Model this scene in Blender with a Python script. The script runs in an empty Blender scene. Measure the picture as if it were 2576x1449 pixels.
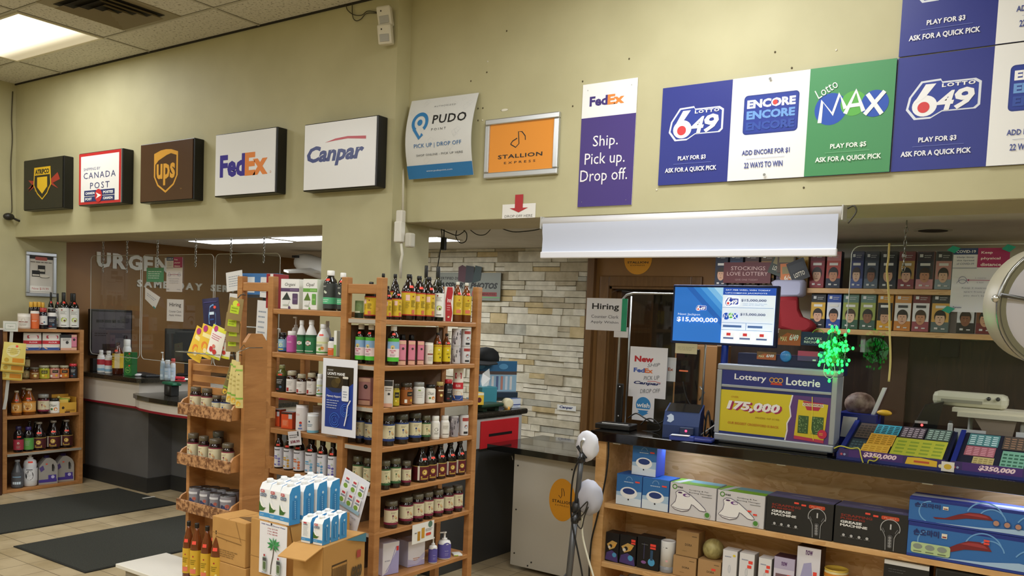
import bpy, bmesh, math, random
from mathutils import Vector, Matrix
sc = bpy.context.scene
col = sc.collection
random.seed(7)
R = math.radians
# ------------------------------------------------------------------ camera
FPX, CX, CY, CAMH = 2180.0, 1288.0, 952.0, 1.8
YAW, PIT, ROL = .6033, -.0669, .0420
def _rot():
    cy, sy = math.cos(YAW), math.sin(YAW); cp, sp = math.cos(PIT), math.sin(PIT); cr, sr = math.cos(ROL), math.sin(ROL)
    fw = Vector((-sy*cp, cy*cp, sp)); rt = Vector((cy, sy, 0)); up = rt.cross(fw)
    return cr*rt + sr*up, sr*rt - cr*up, fw
CR, CD, CF = _rot()
CO = Vector((0, 0, CAMH))
cam = bpy.data.objects.new('camera', bpy.data.cameras.new('camera')); col.objects.link(cam)
cam.data.sensor_width = 36; cam.data.lens = FPX/2576*36
cam.data.shift_y = (CY-724.5)/2576; cam.data.clip_start = .05
cam.matrix_world = Matrix(((CR.x, -CD.x, -CF.x, CO.x), (CR.y, -CD.y, -CF.y, CO.y), (CR.z, -CD.z, -CF.z, CO.z), (0, 0, 0, 1)))
sc.camera = cam
sc.view_settings.view_transform = 'Standard'; sc.view_settings.look = 'None'
sc.view_settings.gamma = 1; sc.view_settings.use_curve_mapping = False
sc.view_settings.exposure = 0.0
w = bpy.data.worlds.new('world'); sc.world = w; w.use_nodes = True
w.node_tree.nodes['Background'].inputs[0].default_value = (.9, .95, 1, 1)
w.node_tree.nodes['Background'].inputs[1].default_value = .12
def at(x, y, ax, v):          # pixel of the 2576x1449 photo -> the point on the plane ax = v
    d = CR*((x-CX)/FPX) + CD*((y-CY)/FPX) + CF
    i = 'XYZ'.index(ax)
    return CO + d*((v-CO[i])/d[i])
def proj(p):
    d = Vector(p)-CO; z = d.dot(CF)
    return CX+FPX*d.dot(CR)/z, CY+FPX*d.dot(CD)/z, z
def on(xc, ax, v, z):         # the point on plane ax = v at height z that shows in picture column xc
    y = 800
    for _ in range(6):
        p = at(xc, y, ax, v); p.z = z; y = proj(p)[1]
    return p
# main lamps: the ceiling troffers of the shop and of the counter area
def area_lamp(x, y, z, sx, sy, watts, colr):
    l = bpy.data.lights.new('troffer_lamp', 'AREA'); l.shape = 'RECTANGLE'; l.size = sx; l.size_y = sy; l.energy = watts; l.color = colr
    o = bpy.data.objects.new('troffer_lamp', l); col.objects.link(o); o.location = (x, y, z)
    return o
ZC, ZI = 3.82, 2.47
WARM = (.95, .975, 1); COOL = (.95, .98, 1)
TROFFERS = [(-7.14, 3.42, 19), (-7.14, 1.0, 48), (-4.2, 1.0, 46), (-4.2, -1.4, 42), (-1.7, 3.3, 34), (-1.5, .4, 42), (1.3, 1.0, 42), (-1.5, -1.8, 36), (1.3, -1.4, 36)]
INNER = [(-7.1, 5.5, 10), (-5.75, 5.42, 8), (-5.25, 5.72, 9), (-2.45, 5.35, 25), (1.0, 5.08, 30), (-6.2, 8.6, 14)]  # the one at the counter end is unseen, added to brighten notice and counter
for (x, y, wt) in TROFFERS: area_lamp(x, y, ZC-.03, 1.2, .55, wt, WARM)
for (x, y, wt) in INNER: area_lamp(x, y, ZI-.03, 1.1, .28, wt, COOL)

# ------------------------------------------------------------------ materials
def lin(h):
    h = h.lstrip('#'); o = []
    for i in (0, 2, 4):
        c = int(h[i:i+2], 16)/255
        o.append(c/12.92 if c <= .04045 else ((c+.055)/1.055)**2.4)
    return (*o, 1)
MC = {}
def mat(h, rough=.55, metal=0., emit=0., trans=0., spec=.5, coat=0.):
    k = (h, rough, metal, emit, trans, spec, coat)
    if k in MC: return MC[k]
    m = bpy.data.materials.new('paint_'+h.strip('#')); m.use_nodes = True
    b = m.node_tree.nodes['Principled BSDF']; c = lin(h)
    b.inputs['Base Color'].default_value = c; b.inputs['Roughness'].default_value = rough
    b.inputs['Metallic'].default_value = metal; b.inputs['Specular IOR Level'].default_value = spec
    b.inputs['Coat Weight'].default_value = coat
    if emit: b.inputs['Emission Color'].default_value = c; b.inputs['Emission Strength'].default_value = emit
    if trans: b.inputs['Transmission Weight'].default_value = trans; b.inputs['IOR'].default_value = 1.2
    MC[k] = m
    return m
def nodes(name):
    m = bpy.data.materials.new(name); m.use_nodes = True; nt = m.node_tree
    b = nt.nodes['Principled BSDF']
    def N(t, **kw):
        n = nt.nodes.new(t)
        for k, v in kw.items():
            if k.startswith('i_'):
                key = k[2:]; key = int(key) if key.isdigit() else key
                n.inputs[key].default_value = v
            else: setattr(n, k, v)
        return n
    return m, nt, b, N, nt.links.new
def ramp(n, stops):
    cr = n.color_ramp
    while len(cr.elements) > 1: cr.elements.remove(cr.elements[-1])
    cr.elements[0].position = stops[0][0]; cr.elements[0].color = lin(stops[0][1])
    for p, c in stops[1:]: cr.elements.new(p).color = lin(c)
def noisy(name, c1, c2, scale=6, rough=.6, bump=0., det=4, dist=0., stretch=(1, 1, 1), lo=.35, hi=.65, mid=None, metal=0):
    m, nt, b, N, L = nodes(name)
    tc = N('ShaderNodeTexCoord'); mp = N('ShaderNodeMapping'); mp.inputs['Scale'].default_value = stretch
    nz = N('ShaderNodeTexNoise', i_Scale=scale, i_Detail=det, i_Distortion=dist); rp = N('ShaderNodeValToRGB')
    ramp(rp, [(lo, c1)] + ([((lo+hi)/2, mid)] if mid else []) + [(hi, c2)])
    L(tc.outputs['Object'], mp.inputs[0]); L(mp.outputs[0], nz.inputs[0]); L(nz.outputs[0], rp.inputs[0]); L(rp.outputs[0], b.inputs['Base Color'])
    b.inputs['Roughness'].default_value = rough; b.inputs['Metallic'].default_value = metal
    if bump:
        bp = N('ShaderNodeBump', i_Strength=bump, i_Distance=.01); L(nz.outputs[0], bp.inputs['Height']); L(bp.outputs[0], b.inputs['Normal'])
    return m
def wood(name, c1, c2, c3, scale=2.2, stretch=(1, 12, 12), rough=.45, knots=False):
    m, nt, b, N, L = nodes(name)
    tc = N('ShaderNodeTexCoord'); mp = N('ShaderNodeMapping'); mp.inputs['Scale'].default_value = stretch
    wv = N('ShaderNodeTexNoise', i_Scale=scale, i_Detail=3, i_Distortion=1.6 if knots else .6)
    fr = N('ShaderNodeMath', operation='MULTIPLY', i_1=9 if knots else 3); sn = N('ShaderNodeMath', operation='FRACT')
    n2 = N('ShaderNodeTexNoise', i_Scale=scale*9, i_Detail=5); mx = N('ShaderNodeMath', operation='MULTIPLY_ADD', i_1=.6, i_2=0.)
    rp = N('ShaderNodeValToRGB'); ramp(rp, [(.0, c1), (.55, c2), (1, c3)])
    L(tc.outputs['Object'], mp.inputs[0]); L(mp.outputs[0], wv.inputs[0]); L(mp.outputs[0], n2.inputs[0])
    L(wv.outputs[0], fr.inputs[0]); L(fr.outputs[0], sn.inputs[0]); L(sn.outputs[0], mx.inputs[0])
    ad = N('ShaderNodeMath', operation='MULTIPLY', i_1=.4); L(n2.outputs[0], ad.inputs[0]); L(ad.outputs[0], mx.inputs[2])
    L(mx.outputs[0], rp.inputs[0]); L(rp.outputs[0], b.inputs['Base Color']); b.inputs['Roughness'].default_value = rough
    return m
def glass_mat(name, tint='#ffffff', refl=.5, rough=.02):
    m, nt, b, N, L = nodes(name)
    nt.nodes.remove(b); out = nt.nodes['Material Output']
    tr = N('ShaderNodeBsdfTransparent'); tr.inputs[0].default_value = lin(tint)
    gl = N('ShaderNodeBsdfGlossy', i_Roughness=rough); fr = N('ShaderNodeFresnel', i_IOR=1.45); mu = N('ShaderNodeMath', operation='MULTIPLY', i_1=refl)
    mx = N('ShaderNodeMixShader'); L(fr.outputs[0], mu.inputs[0]); L(mu.outputs[0], mx.inputs[0]); L(tr.outputs[0], mx.inputs[1]); L(gl.outputs[0], mx.inputs[2]); L(mx.outputs[0], out.inputs[0])
    return m

# ------------------------------------------------------------------ mesh builder
def smooth(P, k=6):                # Catmull-Rom through the points, for cords
    o = []
    for i in range(len(P)-1):
        a, b, c, d = P[max(i-1, 0)], P[i], P[i+1], P[min(i+2, len(P)-1)]
        for j in range(k):
            t = j/k; o.append(.5*((2*b)+(c-a)*t+(2*a-5*b+4*c-d)*t*t+(3*b-a-3*c+d)*t**3))
    return o+[P[-1]]
class MB:
    def __init__(s): s.v = []; s.f = []; s.m = []; s.mats = []; s.sm = []; s.cur = 0
    def use(s, m):
        if m not in s.mats: s.mats.append(m)
        s.cur = s.mats.index(m); return s
    def face(s, idx, smooth=False): s.f.append(idx); s.m.append(s.cur); s.sm.append(smooth)
    def add(s, pts):
        b = len(s.v); s.v += [tuple(p) for p in pts]; return b
    def box(s, x0, y0, z0, x1, y1, z1):
        b = s.add([(x0, y0, z0), (x1, y0, z0), (x1, y1, z0), (x0, y1, z0), (x0, y0, z1), (x1, y0, z1), (x1, y1, z1), (x0, y1, z1)])
        for q in ((0, 3, 2, 1), (4, 5, 6, 7), (0, 1, 5, 4), (1, 2, 6, 5), (2, 3, 7, 6), (3, 0, 4, 7)): s.face([b+i for i in q])
        return s
    def bbox(s, x0, y0, z0, x1, y1, z1, r=.004):   # box with chamfered edges
        pts = []
        X, Y, Z = (x0, x1), (y0, y1), (z0, z1)
        bm = bmesh.new(); bmesh.ops.create_cube(bm, size=1)
        for v in bm.verts: v.co = Vector((X[v.co.x > 0], Y[v.co.y > 0], Z[v.co.z > 0]))
        bmesh.ops.bevel(bm, geom=bm.edges[:], offset=min(r, .45*min(x1-x0, y1-y0, z1-z0)), segments=2, affect='EDGES', profile=.5)
        s.bm(bm); return s
    def bm(s, bm, smooth=False):
        bm.verts.index_update(); b = s.add([v.co for v in bm.verts])
        for f in bm.faces: s.face([b+v.index for v in f.verts], smooth)
        bm.free(); return s
    def prism(s, pts, off, cap=True):              # polygon pts (3D) swept by vector off
        n = len(pts); off = Vector(off); b = s.add(pts); s.add([Vector(p)+off for p in pts])
        for i in range(n): s.face([b+i, b+(i+1) % n, b+n+(i+1) % n, b+n+i])
        if cap: s.face([b+i for i in range(n)][::-1]); s.face([b+n+i for i in range(n)])
        return s
    def lathe(s, prof, cx=0, cy=0, z0=0, n=24, smooth=True, sx=1., sy=1., sq=0.):
        # prof: (radius, z); sq > 0 squares the section
        b0 = None
        for (r, z) in prof:
            ring = []
            for i in range(n):
                a = 2*math.pi*(i+.5)/n; c, d = math.cos(a), math.sin(a)
                k = 1.0
                if sq: k = (1-sq)+sq/max(abs(c), abs(d))
                ring.append((cx+r*k*c*sx, cy+r*k*d*sy, z0+z))
            b = s.add(ring)
            if b0 is not None:
                for i in range(n): s.face([b0+i, b0+(i+1) % n, b+(i+1) % n, b+i], smooth)
            else: s.face([b+i for i in range(n)][::-1])
            b0 = b
        s.face([b0+i for i in range(n)])
        return s
    def tube(s, pts, r, n=8, closed=False):
        pts = [Vector(p) for p in pts]
        if n <= 6 and 4 <= len(pts) <= 30 and not closed and not isinstance(r, (list, tuple)): pts = smooth(pts)
        rings = []; N = len(pts); up = Vector((0, 0, 1))
        prev = None
        for i, p in enumerate(pts):
            if closed: t = pts[(i+1) % N]-pts[i-1]
            else: t = pts[min(i+1, N-1)]-pts[max(i-1, 0)]
            t = t.normalized() if t.length > 1e-9 else up
            a = prev if prev is not None else (up if abs(t.z) < .9 else Vector((1, 0, 0)))
            u = (a - t*a.dot(t)); u = u.normalized() if u.length > 1e-6 else t.orthogonal().normalized()
            prev = u; v = t.cross(u); rr = r[i] if isinstance(r, (list, tuple)) else r
            rings.append(s.add([p+(u*math.cos(2*math.pi*k/n)+v*math.sin(2*math.pi*k/n))*rr for k in range(n)]))
        for i in range(N if closed else N-1):
            A, B = rings[i], rings[(i+1) % N]
            for k in range(n): s.face([A+k, A+(k+1) % n, B+(k+1) % n, B+k], True)
        if not closed:
            s.face([rings[0]+k for k in range(n)][::-1]); s.face([rings[-1]+k for k in range(n)])
        return s
    def ball(s, c, r, seg=16, rings=10, sc_=(1, 1, 1)):
        bm = bmesh.new(); bmesh.ops.create_uvsphere(bm, u_segments=seg, v_segments=rings, radius=r)
        for v in bm.verts: v.co = Vector((v.co.x*sc_[0]+c[0], v.co.y*sc_[1]+c[1], v.co.z*sc_[2]+c[2]))
        return s.bm(bm, True)
    def mesh(s, name):
        me = bpy.data.meshes.new(name); me.from_pydata(s.v, [], s.f); me.update()
        for m in s.mats: me.materials.append(m)
        me.polygons.foreach_set('material_index', s.m); me.polygons.foreach_set('use_smooth', s.sm)
        return me
    def build(s, name, parent=None, m=None):
        if m is not None and not s.mats: s.mats = [m]
        return link(name, s.mesh(name), parent)
def link(name, me, parent=None):
    o = bpy.data.objects.new(name, me); col.objects.link(o)
    if parent is not None: o.parent = parent
    return o
def mb(m): return MB().use(m)
def tag(o, label, cat, group=None, kind=None):
    o['label'] = label; o['category'] = cat
    if group: o['group'] = group
    if kind: o['kind'] = kind
    return o
def thing(name, label, cat, loc=(0, 0, 0), rz=0, group=None):
    o = bpy.data.objects.new(name, None); col.objects.link(o); o.empty_display_size = .05
    o.location = loc; o.rotation_euler = (0, 0, rz)
    return tag(o, label, cat, group)
def struct(name, b, m=None):
    o = b.build(name, None, m); o['kind'] = 'structure'; return o
# ------------------------------------------------------------------ printed art, laid flat or round a body
TXT = {}
def text_mesh(s, bold, shear, space):
    k = (s, bold, shear, space)
    if k not in TXT:
        c = bpy.data.curves.new('t', 'FONT'); c.body = s; c.size = 1; c.offset = bold; c.shear = shear; c.resolution_u = 2; c.space_character = space
        o = bpy.data.objects.new('t', c); m = bpy.data.meshes.new_from_object(o)
        V = [(v.co.x, v.co.y) for v in m.vertices]; F = [tuple(p.vertices) for p in m.polygons]
        bpy.data.objects.remove(o); bpy.data.curves.remove(c); bpy.data.meshes.remove(m)
        TXT[k] = (V, F)
    return TXT[k]
class Art:
    """Flat print on a W x H sheet; coordinates are fractions of the sheet, v upward. Sheet faces -Y."""
    def __init__(s, W, H, bg='#ffffff', t=.003, warp=None, rough=.5, nu=1, nv=1, step=.0004, back=True, bgrough=None, coat=0.):
        s.W, s.H, s.b, s.warp, s.rough, s.step, s.lay, s.nu, s.nv, s.coat = W, H, MB(), warp, rough, step, 0, nu, nv, coat
        if back and t:
            s.b.use(mat(bg, bgrough or rough, coat=coat))
            if warp is None: s.b.box(-W/2, 0, 0, W/2, t, H)
            else:
                for (w0, flip) in ((0, 0), (-t, 1)):
                    b = s.b.add([s._p(i/nu, j/nv, w0) for j in range(nv+1) for i in range(nu+1)])
                    for j in range(nv):
                        for i in range(nu):
                            q = [b+j*(nu+1)+i, b+j*(nu+1)+i+1, b+(j+1)*(nu+1)+i+1, b+(j+1)*(nu+1)+i]
                            s.b.face(q[::-1] if flip else q, True)
        elif back: s.rect(0, 0, 1, 1, bg)
    def _p(s, u, v, w):
        if s.warp: return s.warp(u, v, w)
        return ((u-.5)*s.W, -w, v*s.H)
    def up(s): s.lay += 1; return s.lay*s.step
    def col(s, c, emit=0.):
        if isinstance(c, str): s.b.use(mat(c, s.rough, emit=emit, coat=s.coat))
        else: s.b.use(c)
    def rect(s, u0, v0, u1, v1, c, n=None):
        w = s.up(); s.col(c)
        nu, nv = n or ((max(1, round(s.nu*abs(u1-u0)+.4)), max(1, round(s.nv*abs(v1-v0)+.4))) if s.warp else (1, 1))
        b = s.b.add([s._p(u0+(u1-u0)*i/nu, v0+(v1-v0)*j/nv, w) for j in range(nv+1) for i in range(nu+1)])
        for j in range(nv):
            for i in range(nu): s.b.face([b+j*(nu+1)+i, b+j*(nu+1)+i+1, b+(j+1)*(nu+1)+i+1, b+(j+1)*(nu+1)+i], bool(s.warp))
        return s
    def poly(s, pts, c):
        w = s.up(); s.col(c)
        b = s.b.add([s._p(u, v, w) for u, v in pts]); s.b.face([b+i for i in range(len(pts))]); return s
    def ell(s, u, v, ru, c, rv=None, n=24, a0=0, a1=360):
        # ru as a fraction of the width; round unless rv (fraction of the height) is given
        rv = ru*s.W/s.H if rv is None else rv
        k = n if a1-a0 < 360 else n-1
        return s.poly([(u+ru*math.cos(R(a0+(a1-a0)*i/n)), v+rv*math.sin(R(a0+(a1-a0)*i/n))) for i in range(k+1)], c)
    def rrect(s, u0, v0, u1, v1, r, c, n=5):
        ru, rv = r, r*s.W/s.H; pts = []
        for (cu, cv, a) in ((u1-ru, v0+rv, -90), (u1-ru, v1-rv, 0), (u0+ru, v1-rv, 90), (u0+ru, v0+rv, 180)):
            for i in range(n+1): pts.append((cu+ru*math.cos(R(a+90*i/n)), cv+rv*math.sin(R(a+90*i/n))))
        return s.poly(pts, c)
    def line(s, pts, wd, c, closed=False):
        w = s.up(); s.col(c); asp = s.H/s.W; P = [Vector((u, v*asp)) for u, v in pts]; N = len(P); b = None; first = None
        for i, p in enumerate(P):
            t = (P[(i+1) % N]-P[i-1]) if closed else (P[min(i+1, N-1)]-P[max(i-1, 0)])
            t = t.normalized() if t.length else Vector((1, 0)); n = Vector((-t.y, t.x))*wd/2
            q = s.b.add([s._p((p-n).x, (p-n).y/asp, w), s._p((p+n).x, (p+n).y/asp, w)])
            if b is not None: s.b.face([b, q, q+1, b+1])
            else: first = q
            b = q
        if closed: s.b.face([b, first, first+1, b+1])
        return s
    def arc(s, u, v, ru, a0, a1, wd, c, n=16, rv=None):
        rv = ru*s.W/s.H if rv is None else rv
        return s.line([(u+ru*math.cos(R(a0+(a1-a0)*i/n)), v+rv*math.sin(R(a0+(a1-a0)*i/n))) for i in range(n+1)], wd, c)
    def text(s, t, u0, v0, u1, v1, c, bold=0., shear=0., space=1., rot=0.):
        V, F = text_mesh(t, bold, shear, space)
        if not V: return s
        x0 = min(p[0] for p in V); x1 = max(p[0] for p in V); y0 = min(p[1] for p in V); y1 = max(p[1] for p in V)
        w = s.up(); s.col(c); cu, cv = (u0+u1)/2, (v0+v1)/2; asp = s.H/s.W; pts = []
        for (x, y) in V:
            u = u0+(x-x0)/max(x1-x0, 1e-6)*(u1-u0); v = v0+(y-y0)/max(y1-y0, 1e-6)*(v1-v0)
            if rot:
                a, d = u-cu, (v-cv)*asp; u = cu+a*math.cos(rot)-d*math.sin(rot); v = cv+(a*math.sin(rot)+d*math.cos(rot))/asp
            pts.append(s._p(u, v, w))
        b = s.b.add(pts)
        for f in F: s.b.face([b+i for i in f])
        return s
    def lines(s, u0, v0, u1, v1, n, c, fill=.5, rag=.25, seed=1):      # small print as rows of dashes
        rd = random.Random(seed); h = (v1-v0)/n
        for i in range(n):
            v = v1-(i+1)*h+h*(1-fill)/2; a = u0; e = u1-(u1-u0)*rag*rd.random()
            while a < e-.02:
                b = min(e, a+(u1-u0)*(.08+.16*rd.random())); s.rect(a, v, b, v+h*fill, c); a = b+(u1-u0)*.03; s.lay -= 1
        s.lay += 1
        return s
    def build(s, name, parent=None): return s.b.build(name, parent)
def sheet(corners, ax, v):     # photo pixels of tl, tr, br, bl on a plane -> base point, width, height
    P = [at(x, y, ax, v) for x, y in corners]
    i = 0 if ax == 'Y' else 1
    W = ((P[1]-P[0])[i]+(P[2]-P[3])[i])/2; H = (P[0].z-P[3].z+P[1].z-P[2].z)/2
    c = (P[0]+P[1]+P[2]+P[3])/4
    return Vector((c.x, c.y, c.z-H/2)), W, H
ORD = ['first', 'second', 'third', 'fourth', 'fifth', 'sixth', 'seventh', 'eighth', 'ninth', 'tenth', 'eleventh', 'twelfth', 'thirteenth', 'fourteenth']
# ------------------------------------------------------------------ the setting
YL, YR, XW, YB = 4.13, 4.255, -8.65, 6.7
WALL = noisy('tan_wall_paint', '#b8b28c', '#c0ba94', 3, .6, .04)
BROWN = noisy('brown_wall_paint', '#805a2e', '#8a6335', 2, .5)
SOFF = noisy('soffit_paint', '#b3a98a', '#bdb291', 3, .7)
INC = noisy('inner_ceiling_paint', '#c9c3b6', '#d2ccc0', 5, .8)
def tile_ceiling():
    m, nt, b, N, L = nodes('speckled_ceiling_tile')
    tc = N('ShaderNodeTexCoord'); vo = N('ShaderNodeTexNoise', i_Scale=55, i_Detail=2); rp = N('ShaderNodeValToRGB'); ramp(rp, [(.3, '#8e897b'), (.42, '#d3cfc2'), (.7, '#dad6ca')])
    L(tc.outputs['Object'], vo.inputs[0]); L(vo.outputs[0], rp.inputs[0])
    L(rp.outputs[0], b.inputs['Base Color']); b.inputs['Roughness'].default_value = .9
    return m
def tile_floor():
    m, nt, b, N, L = nodes('floor_tile')
    tc = N('ShaderNodeTexCoord'); mp = N('ShaderNodeMapping'); mp.inputs['Location'].default_value = (.06, .132, 0)
    br = N('ShaderNodeTexBrick', offset=0., squash=1.); br.inputs['Scale'].default_value = 1; br.inputs['Mortar Size'].default_value = .0035
    br.inputs['Brick Width'].default_value = .237; br.inputs['Row Height'].default_value = .237; br.inputs['Mortar Smooth'].default_value = .3
    br.inputs['Color1'].default_value = lin('#c3b190'); br.inputs['Color2'].default_value = lin('#b9a784'); br.inputs['Mortar'].default_value = lin('#7d705a')
    nz = N('ShaderNodeTexNoise', i_Scale=4, i_Detail=5); rp = N('ShaderNodeValToRGB'); ramp(rp, [(.3, '#cfc8bb'), (.6, '#ffffff')])
    mx = N('ShaderNodeMix', data_type='RGBA', blend_type='MULTIPLY'); mx.inputs[0].default_value = .7
    L(tc.outputs['Object'], mp.inputs[0]); L(mp.outputs[0], br.inputs[0]); L(tc.outputs['Object'], nz.inputs[0]); L(nz.outputs[0], rp.inputs[0])
    L(br.outputs['Color'], mx.inputs[6]); L(rp.outputs[0], mx.inputs[7]); L(mx.outputs[2], b.inputs['Base Color']); b.inputs['Roughness'].default_value = .35
    return m
struct('floor', MB().box(XW-.1, -3.6, -.1, 3.6, 10.6, 0), tile_floor())
struct('ceiling', MB().box(XW-.1, -3.6, ZC, 3.6, 4.3, ZC+.1), tile_ceiling())
g = mb(mat('#b9b4a4', .6)); gd = mat('#3b372e', .9)
for k in range(-2, 8):
    x = -6.485+1.337*k
    if x < 3.5: g.use(gd).box(x-.011, -3.5, ZC-.0015, x+.011, YL, ZC); g.use(mat('#b9b4a4', .6)).box(x-.009, -3.5, ZC-.006, x+.009, YL, ZC-.0015)
for k in range(0, 11):
    y = 3.742-.66*k; g.use(gd).box(XW, y-.011, ZC-.0014, 3.5, y+.011, ZC); g.use(mat('#b9b4a4', .6)).box(XW, y-.009, ZC-.0055, 3.5, y+.009, ZC-.0014)
g.use(mat('#2a261e', .9)).box(XW, YL-.012, ZC-.012, -3.83, YL, ZC)
struct('trim_1', g)
struct('wall_left', MB().box(XW-.1, -3.5, 0, XW, 4.62, ZC), WALL)
struct('wall_booth', MB().box(XW-.1, 4.62, 0, XW, 10.5, ZI), BROWN)
struct('wall_right', MB().box(3.5, -3.5, 0, 3.6, 10.5, ZC), WALL)
struct('wall_near', MB().box(XW-.1, -3.6, 0, 3.6, -3.5, ZC), WALL)
b = MB().use(WALL).box(XW, YL, 2.392, -3.826, 4.62, ZC); b.use(WALL).box(-4.459, YL, 0, -3.826, 4.5, 2.392)
b.use(SOFF).box(XW, YL+.004, 2.389, -4.46, 4.62, 2.393)
struct('wall_front', b)
b = MB().use(WALL).box(-3.826, YR, 2.404, 3.5, 4.72, ZC); b.use(SOFF).box(-3.82, YR+.004, 2.401, 3.5, 4.72, 2.405)
struct('wall_fascia', b)
struct('trim_2', MB().box(XW, 4.62, ZI, 3.5, 10.5, ZI+.1), INC)
# back wall of the counter area: ledger stone, brown door wall, white shelf wall
def stone():
    m = MB(); rd = random.Random(11); cols = ['#dad3be', '#d2cab4', '#e0d9c6', '#c9c0a8', '#dad3c0', '#beb298', '#a89c82', '#cbb78c', '#b5b2a4', '#a08c6c', '#dfd8c6']
    wts = [9, 8, 7, 6, 7, 4, 2, 2, 3, 1, 5]
    ms = [noisy('stone_'+c.strip('#'), c, '#%02x%02x%02x' % tuple(max(0, int(c[i:i+2], 16)-22) for i in (1, 3, 5)), 14, .85, .35) for c in cols]
    z = 0.
    m.use(mat('#a3977a', .9)).box(-5.9, YB, 0, -3.83, YB+.12, ZI)
    while z < ZI-.01:
        h = min(rd.choice([.05, .06, .07, .085, .10]), ZI-z); x = -5.9+rd.random()*-.05
        while x < -3.84:
            w = rd.uniform(.09, .36); x1 = min(x+w, -3.84); x0 = max(x, -5.9); n = 2 if h > .075 and rd.random() < .45 else 1
            for k in range(n):
                m.use(rd.choices(ms, wts)[0]); d = rd.uniform(.012, .035)
                zz = z+k*h/n; bm = bmesh.new(); bmesh.ops.create_cube(bm, size=1)
                for v in bm.verts:
                    v.co = Vector((x0+.0008 if v.co.x < 0 else x1-.0008, YB-d-rd.uniform(0, .008) if v.co.y < 0 else YB+.01, zz+.0008+rd.uniform(0, .003) if v.co.z < 0 else zz+h/n-.0008-rd.uniform(0, .003)))
                m.bm(bm)
            x = x1
        z += h
    return m
struct('wall_stone', stone())
PX0, PX1 = -3.83, -2.62                       # brown wall with the doorway
DX0, DX1, DZ = -3.62, -2.86, 2.13
b = mb(BROWN); b.box(PX0, YB, 0, DX0, YB+.1, ZI).box(DX1, YB, 0, PX1, YB+.1, ZI).box(DX0, YB, DZ, DX1, YB+.1, ZI)
struct('wall_brown', b)
struct('wall_back', mb(noisy('white_wall', '#cfcabf', '#d8d3c8', 4, .7)).box(PX1, YB, 0, 3.5, YB+.1, ZI))
TRIMB = wood('brown_stained_trim', '#5f4222', '#6d4c28', '#785632', 3, (12, 12, 1), .4)
b = mb(TRIMB)
for (x0, x1) in ((DX0-.09, DX0), (DX1, DX1+.09)): b.bbox(x0, YB-.03, 0, x1, YB+.1, DZ+.09, .008)
b.bbox(DX0, YB-.03, DZ, DX1, YB+.1, DZ+.09, .008)
b.box(DX0, YB-.01, 0, DX0+.02, YB+.1, DZ).box(DX0, YB-.01, DZ-.02, DX1, YB+.1, DZ)
b.bbox(PX0, YB-.05, 0, PX0+.07, YB, ZI, .006)
struct('trim_3', b)
d = mb(wood('door_leaf', '#583b1c', '#664523', '#6f4c28', 2, (10, 10, 1), .4)).bbox(DX0+.02, YB+.1, .01, DX0+.06, YB+.75, DZ-.03, .003)
d = struct('door_1', d)
o = mb(mat('#c9b37a', .25, 1)).ball((DX0+.09, YB+.7, 1.0), .025).build('door_handle', d)
# store room beyond the doorway
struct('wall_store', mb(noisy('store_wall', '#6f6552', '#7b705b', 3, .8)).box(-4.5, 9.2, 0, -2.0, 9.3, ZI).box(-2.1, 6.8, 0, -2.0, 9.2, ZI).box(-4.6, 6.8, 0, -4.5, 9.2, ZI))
area_lamp(-3.3, 8.0, 2.4, .6, .3, 3.5, WARM).name = 'store_room_lamp'
# lower right: dark wood panelling under the shelves
DKW = wood('dark_wood_panelling', '#1d120b', '#2e1d12', '#3d281a', 2.5, (9, 9, 1), .4)
struct('trim_4', mb(DKW).box(-2.56, YB-.06, 0, 3.5, YB, 1.79))
# baseboards
struct('baseboard_left', mb(mat('#4a4238', .6)).box(XW, -3.5, 0, XW+.015, 4.62, .1))
struct('wall_rear', mb(BROWN).box(XW, 10.5, 0, 3.5, 10.6, ZI))

# ceiling things
def lens():
    m, nt, b, N, L = nodes('troffer_lens'); tc = N('ShaderNodeTexCoord'); sp = N('ShaderNodeSeparateXYZ'); mr = N('ShaderNodeMapRange'); mr.interpolation_type = 'SMOOTHSTEP'
    L(tc.outputs['Object'], sp.inputs[0]); L(sp.outputs[1], mr.inputs['Value'])
    for k, v in zip(('From Min', 'From Max', 'To Min', 'To Max'), (.02, .24, 2.4, .35)): mr.inputs[k].default_value = v
    b.inputs['Base Color'].default_value = lin('#d8cba0'); b.inputs['Emission Color'].default_value = lin('#fff3d6'); L(mr.outputs[0], b.inputs['Emission Strength'])
    return m
LENS = lens()
def troffer(x, y, i):
    t = thing('ceiling_light', 'fluorescent ceiling light panel %s' % i, 'ceiling light', (x, y, ZC), 0, 'troffers in the shop ceiling')
    mb(mat('#d9d2bb', .5)).box(-.655, -.32, -.012, .655, -.30, 0).box(-.655, .30, -.012, .655, .32, 0).box(-.655, -.3, -.012, -.635, .3, 0).box(.635, -.3, -.012, .655, .3, 0).build('frame', t)
    mb(LENS).box(-.635, -.3, -.008, .635, .3, -.004).build('diffuser', t)
WH = ['over the left wall signs, beside the square air vent', 'over the shop floor by the left wall', 'over the middle of the shop', 'behind the camera by the left', 'above the bright patch of the fascia', 'in front of the lottery counter', 'over the shop floor by the right wall', 'behind the camera in the middle', 'behind the camera by the right wall']
for i, (x, y, wt) in enumerate(TROFFERS): troffer(x, y, WH[i])
IW = ['seen under the soffit behind the hanging chains', 'cut off by the tan pillar', 'showing beside the pillar and the black cords', 'hidden above the white blind', 'over the counter end', 'far back in the booth']
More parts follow.
